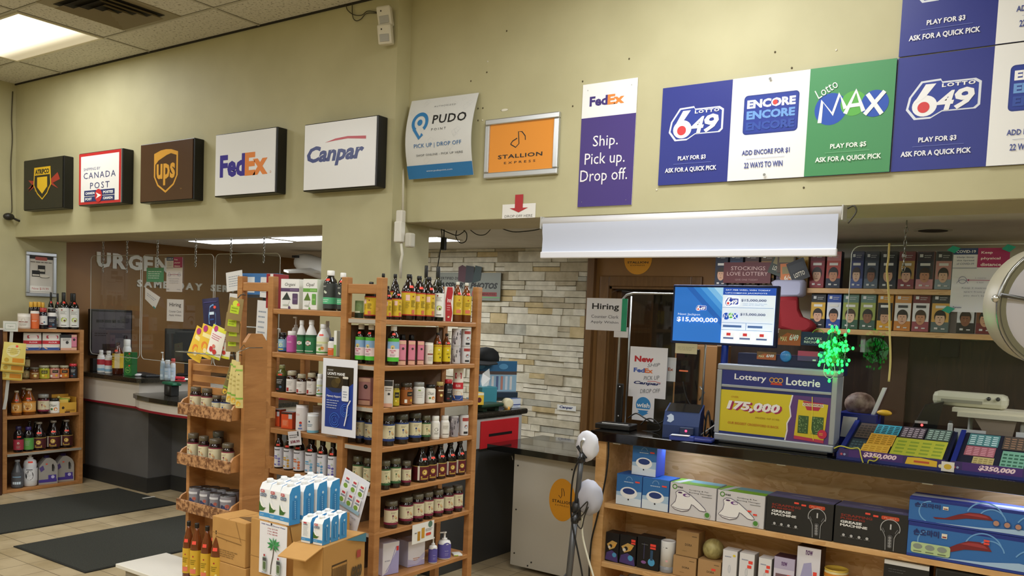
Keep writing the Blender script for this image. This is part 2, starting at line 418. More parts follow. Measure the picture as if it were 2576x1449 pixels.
for i, (x, y, wt) in enumerate(INNER):
    t = thing('strip_light', 'white fluorescent strip light in the low ceiling, '+IW[i], 'ceiling light', (x, y, ZI), 0, 'strip lights of the low ceiling')
    mb(mat('#e4e2dc', .5)).box(-.62, -.17, -.012, .62, .17, 0).build('frame', t)
    mb(mat('#f4f8ff', .4, emit=5)).box(-.6, -.15, -.016, .6, .15, -.012).build('diffuser', t)
v = thing('air_vent', 'square tan ceiling air vent with stepped louvres above the delivery signs', 'vent', (-5.83, 3.40, ZC))
mb(mat('#8f8468', .5)).box(-.33, -.33, -.006, .33, .33, 0).build('plate', v)
for k, (s, d) in enumerate(((.25, .034), (.18, .034), (.115, .034), (.05, .034))):
    q = MB()
    for sgn in (-1, 1):
        for ax in (0, 1):
            pr = [(-s, -s), (s, -s), (s-.042, -s+.042), (-s+.042, -s+.042)]
            pts = []
            for j, (a, c) in enumerate(pr):
                z = -d if j < 2 else -.008
                if sgn > 0: a, c = -a, -c
                pts.append((a, c, z) if ax == 0 else (-c, a, z))
            q.use(mat('#b5a98a', .5)); bb = q.add(pts); q.face([bb, bb+1, bb+2, bb+3]); q.face([bb+3, bb+2, bb+1, bb])
    q.build('louvre', v)
mb(mat('#26221a', .9)).box(-.255, -.255, -.0075, .255, .255, -.006).build('throat', v)

# ------------------------------------------------------------------ art helpers for the signs
class Sub:
    def __init__(s, A, u0, v0, u1, v1): s.A, s.o, s.k = A, (u0, v0), (u1-u0, v1-v0); s.W = A.W*(u1-u0); s.H = A.H*(v1-v0)
    def q(s, u, v): return s.o[0]+u*s.k[0], s.o[1]+v*s.k[1]
    def rect(s, u0, v0, u1, v1, c): s.A.rect(*s.q(u0, v0), *s.q(u1, v1), c)
    def poly(s, pts, c): s.A.poly([s.q(*p) for p in pts], c)
    def ell(s, u, v, ru, c, rv=None, n=24, a0=0, a1=360): s.A.ell(*s.q(u, v), ru*s.k[0], c, None if rv is None else rv*s.k[1], n, a0, a1)
    def rrect(s, u0, v0, u1, v1, r, c): s.A.rrect(*s.q(u0, v0), *s.q(u1, v1), r*s.k[0], c)
    def line(s, pts, wd, c, closed=False): s.A.line([s.q(*p) for p in pts], wd*s.k[0], c, closed)
    def arc(s, u, v, ru, a0, a1, wd, c, n=16, rv=None): s.A.arc(*s.q(u, v), ru*s.k[0], a0, a1, wd*s.k[0], c, n, None if rv is None else rv*s.k[1])
    def text(s, t, u0, v0, u1, v1, c, bold=0., shear=0., space=1., rot=0.): s.A.text(t, *s.q(u0, v0), *s.q(u1, v1), c, bold, shear, space, rot)
    def lines(s, u0, v0, u1, v1, n, c, fill=.5, rag=.25, seed=1): s.A.lines(*s.q(u0, v0), *s.q(u1, v1), n, c, fill, rag, seed)
def logo649(S, small=False):
    ring = [(.07, .30), (.10, .58), (.24, .93), (.48, .95), (.50, .88), (.90, .88), (.97, .80), (.97, .28), (.92, .20), (.52, .20), (.38, .06), (.18, .06)]
    S.poly(ring, '#dfe4ee'); S.poly([((u-.52)*.93+.52, (v-.5)*.90+.5) for u, v in ring], '#243a9a')
    S.ell(.30, .36, .155, '#f4f4f6', .24); S.poly([(.15, .40), (.30, .85), (.43, .85), (.30, .55)], '#f4f4f6')
    S.ell(.29, .33, .075, '#d63b3f', .125)
    S.text('4', .44, .22, .66, .66, '#f4f4f6', .03, .2); S.text('9', .66, .22, .90, .70, '#f4f4f6', .03, .2)
    S.text('LOTTO', .50, .745, .90, .83, '#f4f4f6', .04, .0, 1.25)
def logo_encore(S):
    S.rrect(.0, .0, 1, 1, .07, '#1d3488'); S.rrect(.02, .03, .98, .97, .06, '#21399a')
    S.text('ENCORE', .06, .66, .94, .88, '#ffffff', .05); S.ell(.575, .765, .045, '#e0453f')
    S.text('ENCORE', .06, .38, .94, .60, '#6f9fe0', .05); S.text('ENCORE', .06, .10, .94, .32, '#2f4ea8', .05)
def logo_max(S):
    S.ell(.22, .42, .22, '#1f4fb4'); S.ell(.52, .50, .17, '#5bb04a'); S.ell(.80, .45, .18, '#1f4fb4')
    S.line([(.08, .12), (.10, .62), (.25, .30), (.33, .74), (.42, .40)], .055, '#f6f7f6')
    S.line([(.42, .28), (.55, .78), (.66, .30)], .055, '#f6f7f6'); S.line([(.48, .45), (.62, .46)], .05, '#f6f7f6')
    S.line([(.70, .68), (.90, .20)], .055, '#f6f7f6'); S.line([(.92, .70), (.68, .22)], .055, '#f6f7f6')
    S.text('Lotto', .0, .78, .30, 1.0, '#eef5ee', 0, 0, 1, .5)
def pan649(S):
    S.rect(0, 0, 1, 1, '#242f88'); logo649(Sub(S, .06, .42, .92, .80))
    S.text('PLAY FOR $3', .28, .235, .68, .285, '#f2f3f8', .03); S.rect(.22, .205, .76, .208, '#7c88c8')
    S.text('ASK FOR A QUICK PICK', .1, .115, .84, .17, '#f2f3f8', .03)
def pan_enc(S):
    S.rect(0, 0, 1, 1, '#f1f1f0'); logo_encore(Sub(S, .17, .44, .88, .82))
    S.text('ADD ENCORE FOR $1', .18, .235, .80, .29, '#3d4a94', .02); S.rect(.24, .205, .74, .208, '#aab0cf'); S.text('22 WAYS TO WIN', .22, .115, .72, .17, '#3d4a94', .02)
def pan_max(S):
    S.rect(0, 0, 1, 1, '#45905a'); logo_max(Sub(S, .08, .44, .96, .84))
    S.text('PLAY FOR $5', .30, .235, .72, .285, '#eef6ee', .03); S.rect(.24, .205, .76, .208, '#86bd90'); S.text('ASK FOR A QUICK PICK', .13, .115, .90, .17, '#eef6ee', .03)
def flat_sign(name, label, cat, corners, v, bg, fn, ax='Y', t=.004, group=None, rough=.45, off=.003, screws=()):
    c, W, H = sheet(corners, ax, v)
    A = Art(W, H, bg, t, rough=rough); fn(A)
    for (u, w) in screws: A.ell(u, w, .006, '#8d8d88')
    o = A.build(name); o.location = c-(Vector((0, t+off, 0)) if ax == 'Y' else Vector((-t-off, 0, 0))); o.rotation_euler = (0, 0, 0 if ax == 'Y' else R(90))
    return tag(o, label, cat, group)

# illuminated boxes on the left bulkhead
def lightbox(corners, backx, fn, bg, label, edge='#0d0c0b'):
    X = at(*backx, 'Y', YL).x; f = at(corners[1][0], backx[1], 'X', X).y
    f = min(max(f, YL-.2), YL-.09)
    c, W, H = sheet(corners, 'Y', f); d = YL-f
    t = thing('box_sign', label, 'sign', c, 0, 'delivery company box signs')
    h = mb(mat(edge, .35)); h.bbox(-W/2, .004, 0, W/2, d, H, .006); h.build('housing', t)
    A = Art(W*.965, H*.965, bg, .006, rough=.3); fn(A); o = A.build('printed_face', t); o.location = (0, -.002, H*.0175)
def s_delivery(A):
    for pts in ([(.12, .36), (.36, .50), (.10, .42), (.22, .50), (.12, .60), (.36, .56)], [(.88, .70), (.62, .52), (.90, .38), (.76, .50), (.94, .56)]): A.poly(pts, '#a32a20')
    sh = [(.28, .84), (.70, .84), (.72, .48), (.62, .30), (.49, .18), (.36, .30), (.26, .48)]
    A.poly(sh, '#e0b418'); A.poly([((u-.49)*.9+.49, (v-.54)*.92+.54) for u, v in sh], '#17150f'); A.poly([(.36, .64), (.62, .64), (.62, .44), (.49, .30), (.36, .44)], '#e8bd1e')
    A.rect(.29, .68, .69, .82, '#e0b418'); A.text('ATRIPCO', .31, .70, .67, .80, '#17150f', .05)
    A.text('DELIVERY', .30, .36, .34, .40, '#e0b418', .02, rot=-1.2); A.text('SERVICE', .62, .36, .68, .40, '#e0b418', .02, rot=1.1)
def s_post(A):
    A.rect(0, 0, 1, 1, '#c4262c'); A.rect(.05, .05, .955, .945, '#f6f5f3')
    A.text('SHIPPING BY', .12, .66, .52, .715, '#4a4c86', .0); A.text('CANADA', .12, .50, .88, .62, '#3a3f76', 0, 0, 1.2); A.text('POST', .28, .30, .74, .42, '#3a3f76', 0, 0, 1.3)
    A.rect(.14, .05, .86, .15, '#22316f'); A.rect(.14, .165, .86, .27, '#22316f')
    A.text('CANADA', .17, .19, .40, .24, '#ffffff', .04); A.text('POSTES', .60, .19, .83, .24, '#ffffff', .04); A.text('POST', .17, .075, .33, .125, '#ffffff', .04); A.text('CANADA', .60, .075, .83, .125, '#ffffff', .04)
    A.ell(.49, .16, .085, '#d22730'); A.poly([(.43, .10), (.56, .16), (.43, .22), (.47, .16)], '#ffffff')
def s_ups(A):
    sh = [(.27, .82), (.40, .87), (.50, .88), (.60, .87), (.73, .82), (.73, .42), (.66, .26), (.50, .13), (.34, .26), (.27, .42)]
    A.poly(sh, '#e3a740'); A.poly([((u-.5)*.88+.5, (v-.48)*.86+.47) for u, v in sh], '#4d2f1a')
    A.poly([(.29, .62), (.29, .81), (.40, .86), (.50, .87), (.62, .86), (.70, .83), (.52, .78), (.36, .70)], '#e3a740')
    A.text('ups', .325, .26, .68, .64, '#e3a740', .03); A.text('TM', .78, .17, .81, .19, '#b98d4a')
def s_fedex(A):
    A.text('Fed', .08, .29, .51, .66, '#33249a', .045); A.text('Ex', .51, .29, .885, .66, '#ee8b3d', .045); A.ell(.93, .32, .012, '#d8a07a'); A.ell(.93, .32, .008, '#f3f3f6')
def s_canpar(A):
    A.text('Canpar', .04, .34, .85, .66, '#1b2f7e', .04, .22); pts = [(.30, .70), (.45, .745), (.62, .76), (.87, .735), (.87, .69), (.62, .725), (.45, .715)]; A.poly(pts, '#c22a35')
lightbox([(60, 403), (160, 392), (159, 526), (58, 528)], (183, 393), s_delivery, '#17150f', 'black box sign with a yellow shield and red streaks, farthest from the pillar')
lightbox([(198, 386), (307, 373), (307, 512), (197, 517)], (336, 374), s_post, '#f6f5f3', 'white box sign with red border reading Canada Post')
lightbox([(352, 363), (488, 347), (486, 503), (352, 510)], (513, 349), s_ups, '#4d2f1a', 'brown box sign with a gold parcel company shield')
lightbox([(541, 339), (697, 318), (694, 487), (539, 494)], (720, 318), s_fedex, '#f1f2f6', 'white box sign with purple and orange lettering between brown and blue-lettered boxes')
lightbox([(764, 314), (950, 288), (947, 471), (762, 480)], (970, 287), s_canpar, '#f3f4f8', 'largest white box sign with slanted blue lettering under a red swoosh')

# posters and boards on the right fascia
c, W, H = sheet([(1030, 258), (1197, 230), (1197, 433), (1038, 458)], 'Y', YR-.03)
A = Art(W, H, '#dfe0e0', .002, warp=lambda u, v, w: ((u-.5)*W, -(w+.005+.05*math.sin(math.pi*max(0, min(1, v)))-.02*u*v), v*H), nu=6, nv=14)
rd = random.Random(3)
for k in range(26):
    u, v = rd.uniform(.06, .94), rd.uniform(.18, .95); s = rd.uniform(.03, .06)
    A.line([(u+s*math.cos(a), v+s*.8*math.sin(a)) for a in (0.3, 1.6, 2.9, 4.2)], .004, '#d2d4d6', True); A.lay -= 1
A.text('AUTHORIZED', .38, .875, .70, .895, '#55585c', 0, 0, 1.3)
A.text('PUDO', .40, .655, .90, .77, '#1d1d1f', .02, 0, 1.1); A.text('POINT', .40, .57, .62, .60, '#44464a', 0, 0, 1.6)
A.arc(.21, .69, .105, -50, 235, .045, '#2d7fc0', 24); A.ell(.21, .69, .038, '#2d7fc0'); A.line([(.125, .615), (.22, .49), (.265, .54)], .04, '#2d7fc0')
A.text('PICK UP | DROP OFF', .14, .355, .86, .42, '#2d6fae', 0, 0, 1.05); A.text('SHOP ONLINE - PICK UP HERE', .17, .265, .88, .29, '#55585c', 0, 0, 1.1)
A.rect(0, 0, 1, .16, '#2c78b4'); A.text('www.pudopoint.com', .3, .07, .70, .095, '#dfe9f2')
o = A.build('poster'); o.location = c; tag(o, 'curling white poster with a blue pin logo taped beside the pillar step', 'poster')
c, W, H = sheet([(1225, 301), (1411, 282), (1403, 438), (1217, 451)], 'Y', YR-.012)
t = thing('framed_sign', 'orange sign in a silver snap frame on the tan fascia', 'sign', c+Vector((0, -.008, 0)))
f = mb(mat('#c9cbcc', .3, .8))
for (x0, z0, x1, z1) in ((-W/2, 0, W/2, .035), (-W/2, H-.035, W/2, H), (-W/2, .035, -W/2+.035, H-.035), (W/2-.035, .035, W/2, H-.035)): f.bbox(x0, -.006, z0, x1, .018, z1, .006)
f.build('frame', t)
A = Art(W-.06, H-.06, '#ea962f', .004)
A.line([(.34, .56), (.42, .49), (.47, .56), (.455, .80), (.51, .79), (.56, .70), (.565, .62)], .014, '#22201e'); A.line([(.34, .56), (.37, .62), (.44, .67)], .014, '#22201e')
A.text('STALLION', .15, .28, .83, .36, '#22201e', .02, 0, 1.1); A.text('EXPRESS', .25, .17, .73, .215, '#22201e', 0, 0, 1.6)
A.build('printed_sheet', t).location = (0, .004, .03)
def f_arrow(A):
    A.text('DROP OFF HERE', .08, .06, .92, .24, '#55534e'); A.rect(.38, .62, .62, 1.65, '#b3272d'); A.poly([(.22, .72), (.50, .40), (.78, .72)], '#b3272d')
flat_sign('paper_sign', 'small white drop off paper with a red down arrow under the orange sign', 'sign', [(1266, 515), (1349, 511), (1347, 547), (1263, 551)], YR, '#eceae6', f_arrow, t=.001)
def f_ship(A):
    A.rect(0, 0, 1, .725, '#43307e')
    A.text('Fed', .14, .815, .475, .895, '#3c2a78', .04); A.text('Ex', .475, .815, .78, .895, '#ee8b3d', .04)
    A.text('Ship.', .24, .46, .70, .575, '#f3f0f6'); A.text('Pick up.', .10, .315, .84, .435, '#f3f0f6'); A.text('Drop off.', .03, .175, .90, .30, '#f3f0f6')
flat_sign('metal_sign', 'tall purple and white sign reading Ship Pick up Drop off', 'sign', [(1470, 211), (1608, 199), (1588, 516), (1453, 521)], YR, '#f4f4f4', f_ship, screws=((.1, .95), (.9, .95), (.08, .04), (.9, .04)))
def f_tri(A):
    for i, fn in enumerate((pan649, pan_enc, pan_max)): fn(Sub(A, i/3, 0, (i+1)/3, 1))
    A.lay += 1
c0, W0, H0 = sheet([(1672, 222), (2258, 150), (2240, 435), (1655, 466)], 'Y', YR)
def board(label, x0, zb, n, fns):
    A = Art(W0/3*n, H0, '#2b3a96', .006, rough=.4)
    for i, fn in enumerate(fns): fn(Sub(A, i/n, 0, (i+1)/n, 1))
    for u in ([.5] if n == 3 else [.03]):
        A.ell(u, .955, .006, '#8d8d88'); A.ell(u, .04, .006, '#8d8d88')
    o = A.build('lottery_board'); o.location = (x0+W0/3*n/2, YR-.009, zb); tag(o, label, 'sign', 'lottery boards on the fascia')
xl = c0.x-W0/2; zb = c0.z
board('three panel lottery board in blue, white and green on the fascia', xl, zb, 3, (pan649, pan_enc, pan_max))
board('blue and white lottery board abutting the green panel, lower of the two', xl+W0+.004, zb, 3, (pan649, pan_enc, pan_max))
board('blue and white lottery board mounted above the lower one at the corner of view', xl+W0+.004, zb+H0+.006, 3, (pan649, pan_enc, pan_max))
m = MB()
for k, (x, y) in enumerate(((1227, 155), (1225, 182), (1203, 273), (1215, 272), (1203, 303), (1214, 303), (1466, 205), (1583, 148), (1441, 267), (1950, 131), (2104, 126), (2022, 472), (1992, 171), (1185, 204), (1275, 78), (1652, 478))):
    q = at(x, y, 'Y', YR); m.use(mat('#5b523c' if k % 5 else '#e4dfcf', .9)).ball((q.x, q.y-.0016, q.z), .0055, 6, 4, (1, .25, 1))
q = at(1269, 277, 'Y', YR); m.use(mat('#e4dfcf', .9)).ball((q.x, q.y-.001, q.z), .02, 8, 5, (1.4, .04, .4))
tag(m.build('nail_holes'), 'small nail holes and a pale scuff dotted over the tan fascia', 'nail holes', None, 'stuff')
# white cable, power adapter, sensors
pts = [at(x, y, 'Y', YR-.03) for x, y in ((1008, -20), (1006, 60), (1003, 200), (1006, 330), (1014, 440), (1013, 560))]
tag(mb(mat('#d8d3c2', .4)).tube(pts, .009).build('wall_cable'), 'white cable running down the wall step from ceiling to adapter', 'cable')
pts = [at(x, y, 'Y', YL-.02) for x, y in ((1009, 610), (1012, 640), (1008, 660), (1007, 700))]
t = thing('power_adapter', 'white plug block hanging on the cable at the pillar corner', 'adapter', at(1005, 610, 'Y', YL-.025))
mb(mat('#e3e0d6', .4)).bbox(-.03, -.025, .0, .03, .02, .13, .008).build('body', t)
mb(mat('#dcd8cd', .4)).bbox(-.022, -.02, .12, .03, .02, .2, .008).build('plug', t)
mb(mat('#d8d3c2', .4)).tube([p-t.location for p in pts], .009).build('lead', t)
mb(mat('#c9c5b8', .5)).bbox(.04, .0, -.03, .09, .05, .06, .01).build('socket', t)
for i, (x, y, tilt, lb) in enumerate(((969, 42, -.14, 'upper white motion sensor near the ceiling with dark wires'), (970, 88, -.08, 'lower white motion sensor hanging under its twin'))):
    t = thing('motion_sensor', lb, 'sensor', at(x, y, 'Y', YL-.055), 0, 'motion sensors by the ceiling')
    t.rotation_euler = (.12, tilt, R(25))
    mb(mat('#d8d2c0', .45)).bbox(-.045, -.03, -.06, .045, .03, .06, .01).build('case', t)
    mb(mat('#a9a79f', .3)).bbox(-.03, -.034, -.045, .03, -.029, .0, .003).build('lens', t)
    mb(mat('#3a362e', .4)).ball((-.015, -.031, .03), .005, 8, 6).build('indicator', t)
    mb(mat('#c9c3b1', .5)).box(-.01, .03, -.02, .01, .055, .02).build('bracket', t)
for lb, pp in (('thin dark wire drooping from the ceiling edge to the upper sensor', ((870, 8), (874, 25), (890, 37), (910, 38), (925, 28), (950, 31))), ('second thin dark wire looping below the first near the sensor', ((886, 2), (887, 40), (895, 52), (908, 48), (922, 34), (950, 33)))):
    tag(mb(mat('#3f3a28', .5)).tube([at(x, y, 'Y', YL-.012) for x, y in pp], .003, 6).build('wire'), lb, 'wire')
tag(mb(mat('#514a34', .6)).tube([at(x, y, 'X', XW+.01) for x, y in ((32, 230), (29, 300), (31, 350), (27, 420), (30, 520), (28, 535))], .005, 6).build('wire'), 'thin dark wire hanging down the left wall corner', 'wire')
t = thing('wall_camera', 'small black clip-on camera bracket on the left wall corner', 'camera', at(22, 545, 'X', XW+.06))
mb(mat('#26231e', .4)).ball((0, 0, 0), .05, 12, 8, (.8, 1, .7)).build('body', t); mb(mat('#26231e', .4)).tube([(0, .02, 0), (.02, .09, -.03), (.0, .14, .0), (-.03, .16, .05)], .01, 6).build('arm', t)
mb(mat('#3b3328', .5)).tube([(-.06, 0, 0), (.0, 0, .0)], .012, 6).build('wall_mount', t)
# ------------------------------------------------------------------ goods: one mesh set per kind, copied for every piece
PROF = {
 'jug': [(.92, 0), (1, .02), (1, .60), (.93, .68), (.62, .79), (.36, .87), (.31, .94)],
 'aloe': [(.94, 0), (1, .03), (1, .66), (.86, .76), (.52, .83), (.48, .88)],
 'jar': [(.93, 0), (1, .03), (1, .70), (.93, .77), (.80, .81), (.80, .84)],
 'juice': [(.93, 0), (1, .03), (1, .48), (.9, .60), (.55, .76), (.38, .88), (.36, .95)],
 'wine': [(.93, 0), (1, .02), (1, .60), (.9, .66), (.4, .76), (.36, .80)],
 'can': [(.96, 0), (1, .015), (1, .96)],
 'pill': [(.94, 0), (1, .03), (1, .72), (.8, .80), (.7, .82)],
 'soap': [(.85, 0), (.95, .03), (1, .25), (.8, .48), (.92, .68), (.8, .82), (.35, .88)],
 'pump': [(.95, 0), (1, .02), (1, .58), (.85, .66), (.4, .70)],
 'clean': [(.93, 0), (1, .03), (1, .58), (.8, .68), (.42, .82), (.40, .88)],
}
CAPR = {'jug': (.36, .92), 'aloe': (.54, .87), 'jar': (.88, .82), 'juice': (.43, .93), 'wine': (.36, .72), 'can': (1.0, .95), 'pill': (.80, .80), 'soap': (.42, .87), 'pump': (.42, .68), 'clean': (.46, .86)}
def prof_r(p, f):
    for (a, za), (b, zb) in zip(p, p[1:]):
        if f <= zb: return a+(b-a)*(f-za)/max(zb-za, 1e-6)
    return p[-1][0]
KC = {}
def bottle(h, r, shape, body, cap, lab=None, sticker=0, square=0., rough=.12, capm=0., lid_rim=False):
    """lab = (z0, z1, colour, art function, arc degrees); one cached set of part meshes for each size"""
    h = round(h/.004)*.004; r = round(r/.001)*.001
    key = ('b', h, r, shape, body, cap, id(lab[3]) if lab and lab[3] else 0, lab and lab[:3], sticker, square)
    if key in KC: return KC[key]
    P = PROF[shape]; parts = []
    m = MB().use(mat(body, rough, coat=.3 if rough < .2 else 0)); m.lathe([(a*r, z*h) for a, z in P], n=20, sq=square); parts.append(('body', m.mesh('body')))
    cr, cz = CAPR[shape]
    if shape == 'pump':
        m = mb(mat(cap, .35)).lathe([(cr*r, cz*h), (cr*r, .76*h), (.16*r, .77*h), (.16*r, .95*h), (.3*r, .955*h), (.3*r, h)], n=14); m.bbox(-.85*r, -.14*r, .955*h, .1*r, .14*r, h, .002); parts.append(('pump_head', m.mesh('pump_head')))
    elif shape == 'can':
        m = mb(mat(cap, .3, capm)).lathe([(r*1.0, .955*h), (r*1.01, .96*h), (r*1.01, h), (r*.93, h), (r*.93, .985*h), (0.001, .985*h)], n=20); parts.append(('lid', m.mesh('lid')))
    elif shape == 'soap':
        m = mb(mat(cap, .35)).lathe([(cr*r, cz*h), (cr*r, .92*h), (.22*r, .93*h), (.2*r, .97*h), (.3*r, .975*h), (.25*r, h)], n=14); parts.append(('cap', m.mesh('cap')))
    else:
        c = cr*r; m = mb(mat(cap, .32, capm)).lathe([(c, cz*h), (c*1.03, (cz+.01)*h), (c*1.03, .985*h), (c*.9, h)], n=18); parts.append(('lid' if shape == 'jar' else 'cap', m.mesh('cap')))
    if lab:
        z0, z1, colr, fn, arc = lab; R0 = prof_r(P, (z0+z1)/2)*r; W = R0*R(arc); RM = max(prof_r(P, z0), prof_r(P, z1), R0/r, 1 if z0 < .3 else 0)
        def warp(u, v, w):
            f = z0+(z1-z0)*v; a = (u-.5)*R(arc); rr = RM*r+w+.0006
            k = 1.
            if square: k = (1-square)+square/max(abs(math.cos(a)), abs(math.sin(a)))
            return (rr*k*math.sin(a), -rr*k*math.cos(a), f*h)
        A = Art(W, (z1-z0)*h, colr, 0, warp=warp, nu=14, nv=1, step=.0003); 
        if fn: fn(A)
        parts.append(('label', A.b.mesh('label')))
    if sticker:
        zs = sticker
        def warp2(u, v, w):
            f = zs+.055*v; a = (u-.5)*.75+.15; rr = prof_r(P, min(f, 1))*r+.0016; return (rr*math.sin(a), -rr*math.cos(a), f*h)
        A = Art(.02, .01, '#f0503f', 0, warp=warp2, nu=4, nv=1); parts.append(('price_sticker', A.b.mesh('price_sticker')))
    KC[key] = parts; return parts
def cart(w, d, h, fn=None, top='#e8e8e6', side=None, bg='#f2f2f2', sidefn=None, topfn=None):
    """a box of goods: printed front towards -Y, own side and top colours"""
    w, d, h = round(w, 3), round(d, 3), round(h, 3); key = ('c', w, d, h, id(fn) if fn else 0, top, side, bg)
    if key in KC: return KC[key]
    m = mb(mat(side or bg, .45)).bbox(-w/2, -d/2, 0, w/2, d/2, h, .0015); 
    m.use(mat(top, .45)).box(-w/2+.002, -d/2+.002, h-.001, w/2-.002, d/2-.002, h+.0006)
    parts = [('carton', m.mesh('carton'))]
    A = Art(w-.003, h-.003, bg, 0, back=True)
    if fn: fn(A)
    me = A.b.mesh('printed_front'); me.transform(Matrix.Translation((0, -d/2-.0004, .0015))); parts.append(('printed_front', me))
    if sidefn:
        A = Art(d-.003, h-.003, side or bg, 0); sidefn(A); me = A.b.mesh('printed_side'); me.transform(Matrix.Translation((w/2+.0004, 0, .0015)) @ Matrix.Rotation(R(90), 4, 'Z')); parts.append(('printed_side', me))
    if topfn:
        A = Art(w-.003, d-.003, top, 0); topfn(A); me = A.b.mesh('printed_top'); me.transform(Matrix.Translation((0, -d/2+.0015, h+.0009)) @ Matrix.Rotation(R(-90), 4, 'X')); parts.append(('printed_top', me))
    KC[key] = parts; return parts
def pouch(w, h, fn, bg='#f4f4f4', t=.035, gus=.25, key=None):
    w, h = round(w, 3), round(h, 3); k = ('p', w, h, id(fn), bg, t)
    if k in KC: return KC[k]
    def sec(v): return t*(.12+.88*math.sin(math.pi*min(1, max(0, 1-v))**.8*.62)) if v < 1 else t*.05
    def warp(u, v, side):
        a = (u-.5)*2; dd = sec(v)*(1-abs(a)**2.4)
        return ((u-.5)*w*(1-.05*v), dd*.5*(1 if side > 0 else -1), v*h)
    m = mb(mat(bg, .3)); 
    for sd in (-1, 1):
        b = m.add([warp(i/8, j/8, sd) for j in range(9) for i in range(9)])
        for j in range(8):
            for i in range(8):
                q = [b+j*9+i, b+j*9+i+1, b+(j+1)*9+i+1, b+(j+1)*9+i]; m.face(q if sd < 0 else q[::-1], True)
    b = m.add([warp(i/8, 0, -1) for i in range(9)]+[warp(i/8, 0, 1) for i in range(8, -1, -1)]); m.face([b+i for i in range(18)][::-1])
    parts = [('bag', m.mesh('bag'))]
    A = Art(w, h, bg, 0, warp=lambda u, v, ww: (warp(u, v, -1)[0], warp(u, v, -1)[1]-.0008-ww, v*h), nu=8, nv=8, back=False); A.rect(0, 0, 1, 1, bg); fn(A)
    parts.append(('printed_front', A.b.mesh('printed_front')))
    KC[k] = parts; return parts
def put(parts, name, label, cat, loc, rz=0, group=None, rx=0, ry=0):
    t = thing(name, label, cat, loc, rz, group); t.rotation_euler = (rx, ry, rz)
    for pn, me in parts: link(pn, me, t)
    return t
UP = Vector((0, 0, .0012))
def px_item(x0, x1, ytop, ax, v, z, front=True):
    """size and place of a round item standing at height z whose outline spans columns x0..x1 and whose top is at row ytop"""
    r = .03
    for _ in range(3):
        vv = v-r if (ax == 'X') else v+r
        p = on((x0+x1)/2, ax, vv, z); d = proj(p)[2]; r = (x1-x0)/FPX*d/2
    q = at((x0+x1)/2, ytop, ax, vv)
    return p, r, q.z-z
def ordl(i, n):
    return (ORD[i]+' from left' if n > 2 else 'left one') if i < n-1 else ('last' if n > 2 else 'right one')
# label art of the bottles and jars
def L_bragg(A): A.rect(0, .0, 1, .05, '#b8342a'); A.rect(0, .95, 1, 1, '#b8342a'); A.rect(.30, .62, .46, .86, '#f0c8bd'); A.ell(.60, .80, .03, '#8d1f1c'); A.lines(.52, .35, .72, .65, 5, '#7a6a1a', .5, .4, 3); A.rect(.55, .08, .68, .24, '#cf6a4e'); A.lines(.3, .3, .46, .58, 4, '#b09a28', .5)
def L_acv(A): A.ell(.52, .76, .035, '#a8292a'); A.lines(.38, .42, .64, .64, 3, '#8a7414', .5, .3); A.rect(.38, .08, .64, .26, '#e0785c'); A.ell(.60, .30, .04, '#f3e08a')
def L_acv2(A): A.ell(.50, .70, .05, '#efe7c6'); A.text('ACV', .42, .42, .6, .52, '#6a5a12', .02); A.ell(.58, .26, .05, '#3d3a1c'); A.rect(.0, .9, 1, .96, '#c98a1c')
def L_aloe(A): A.rect(0, .86, 1, 1, '#55b43c'); A.rect(0, 0, 1, .18, '#52c338'); A.rect(0, .55, 1, .86, '#8fb6dd'); A.rect(0, .18, 1, .55, '#f2dfe0'); A.ell(.5, .62, .09, '#e7c56a'); A.ell(.5, .58, .035, '#6a7a2a'); A.text('ALOE VERA', .36, .44, .66, .50, '#c02a6a', .02); A.text('GEL', .43, .36, .57, .42, '#c02a6a', .02); A.lines(.38, .22, .64, .32, 2, '#b09aa5', .5)
def L_avo(A): A.ell(.52, .38, .10, '#8aa83a'); A.ell(.52, .38, .08, '#d9e08a'); A.ell(.54, .34, .038, '#6b4324'); A.lines(.40, .66, .62, .84, 4, '#8a8a84', .35, .4); A.rect(.42, .86, .47, .92, '#8a3a30'); A.rect(.42, .08, .6, .11, '#55554f')
def L_cream(b):
    def f(A): A.rect(0, .92, 1, 1, b); A.rect(0, 0, 1, .14, b); A.poly([(.38, .14), (.66, .14), (.6, .22), (.52, .18), (.44, .22)], b); A.ell(.47, .58, .03, b); A.line([(.47, .55), (.47, .36)], .012, b); A.ell(.56, .52, .04, '#d8b884'); A.ell(.60, .42, .035, '#c79a72'); A.lines(.40, .70, .58, .84, 2, '#9a8f78', .35, .3)
    return f
L_blue, L_green, L_wine = L_cream('#27407e'), L_cream('#2c5a34'), L_cream('#7a1f3d')
def L_pom(A): A.rect(0, .94, 1, 1, '#b79a4a'); A.rect(.30, .0, .36, 1, '#e6ddd0'); A.ell(.52, .56, .085, '#c9a244'); A.ell(.52, .56, .055, '#e3cb7a'); A.ell(.50, .58, .02, '#7a1f22'); A.rect(.40, .06, .64, .16, '#b08f3e'); A.ell(.42, .24, .025, '#c9a244'); A.ell(.62, .22, .02, '#c9a244')
def L_spice(A): A.ell(.5, .66, .07, '#d2cdc2'); A.rect(.36, .46, .64, .54, '#8d4a40'); A.lines(.38, .12, .64, .38, 4, '#9c968a', .35)
def L_circ(A): A.arc(.5, .55, .07, 0, 360, .012, '#4a4744', 20); A.ell(.56, .52, .02, '#3a3734'); A.lines(.42, .2, .6, .36, 2, '#77726a', .4)
def L_plainw(A): A.lines(.38, .5, .62, .8, 3, '#8f8a80', .35); A.rect(.36, .12, .66, .16, '#4a2f2a')
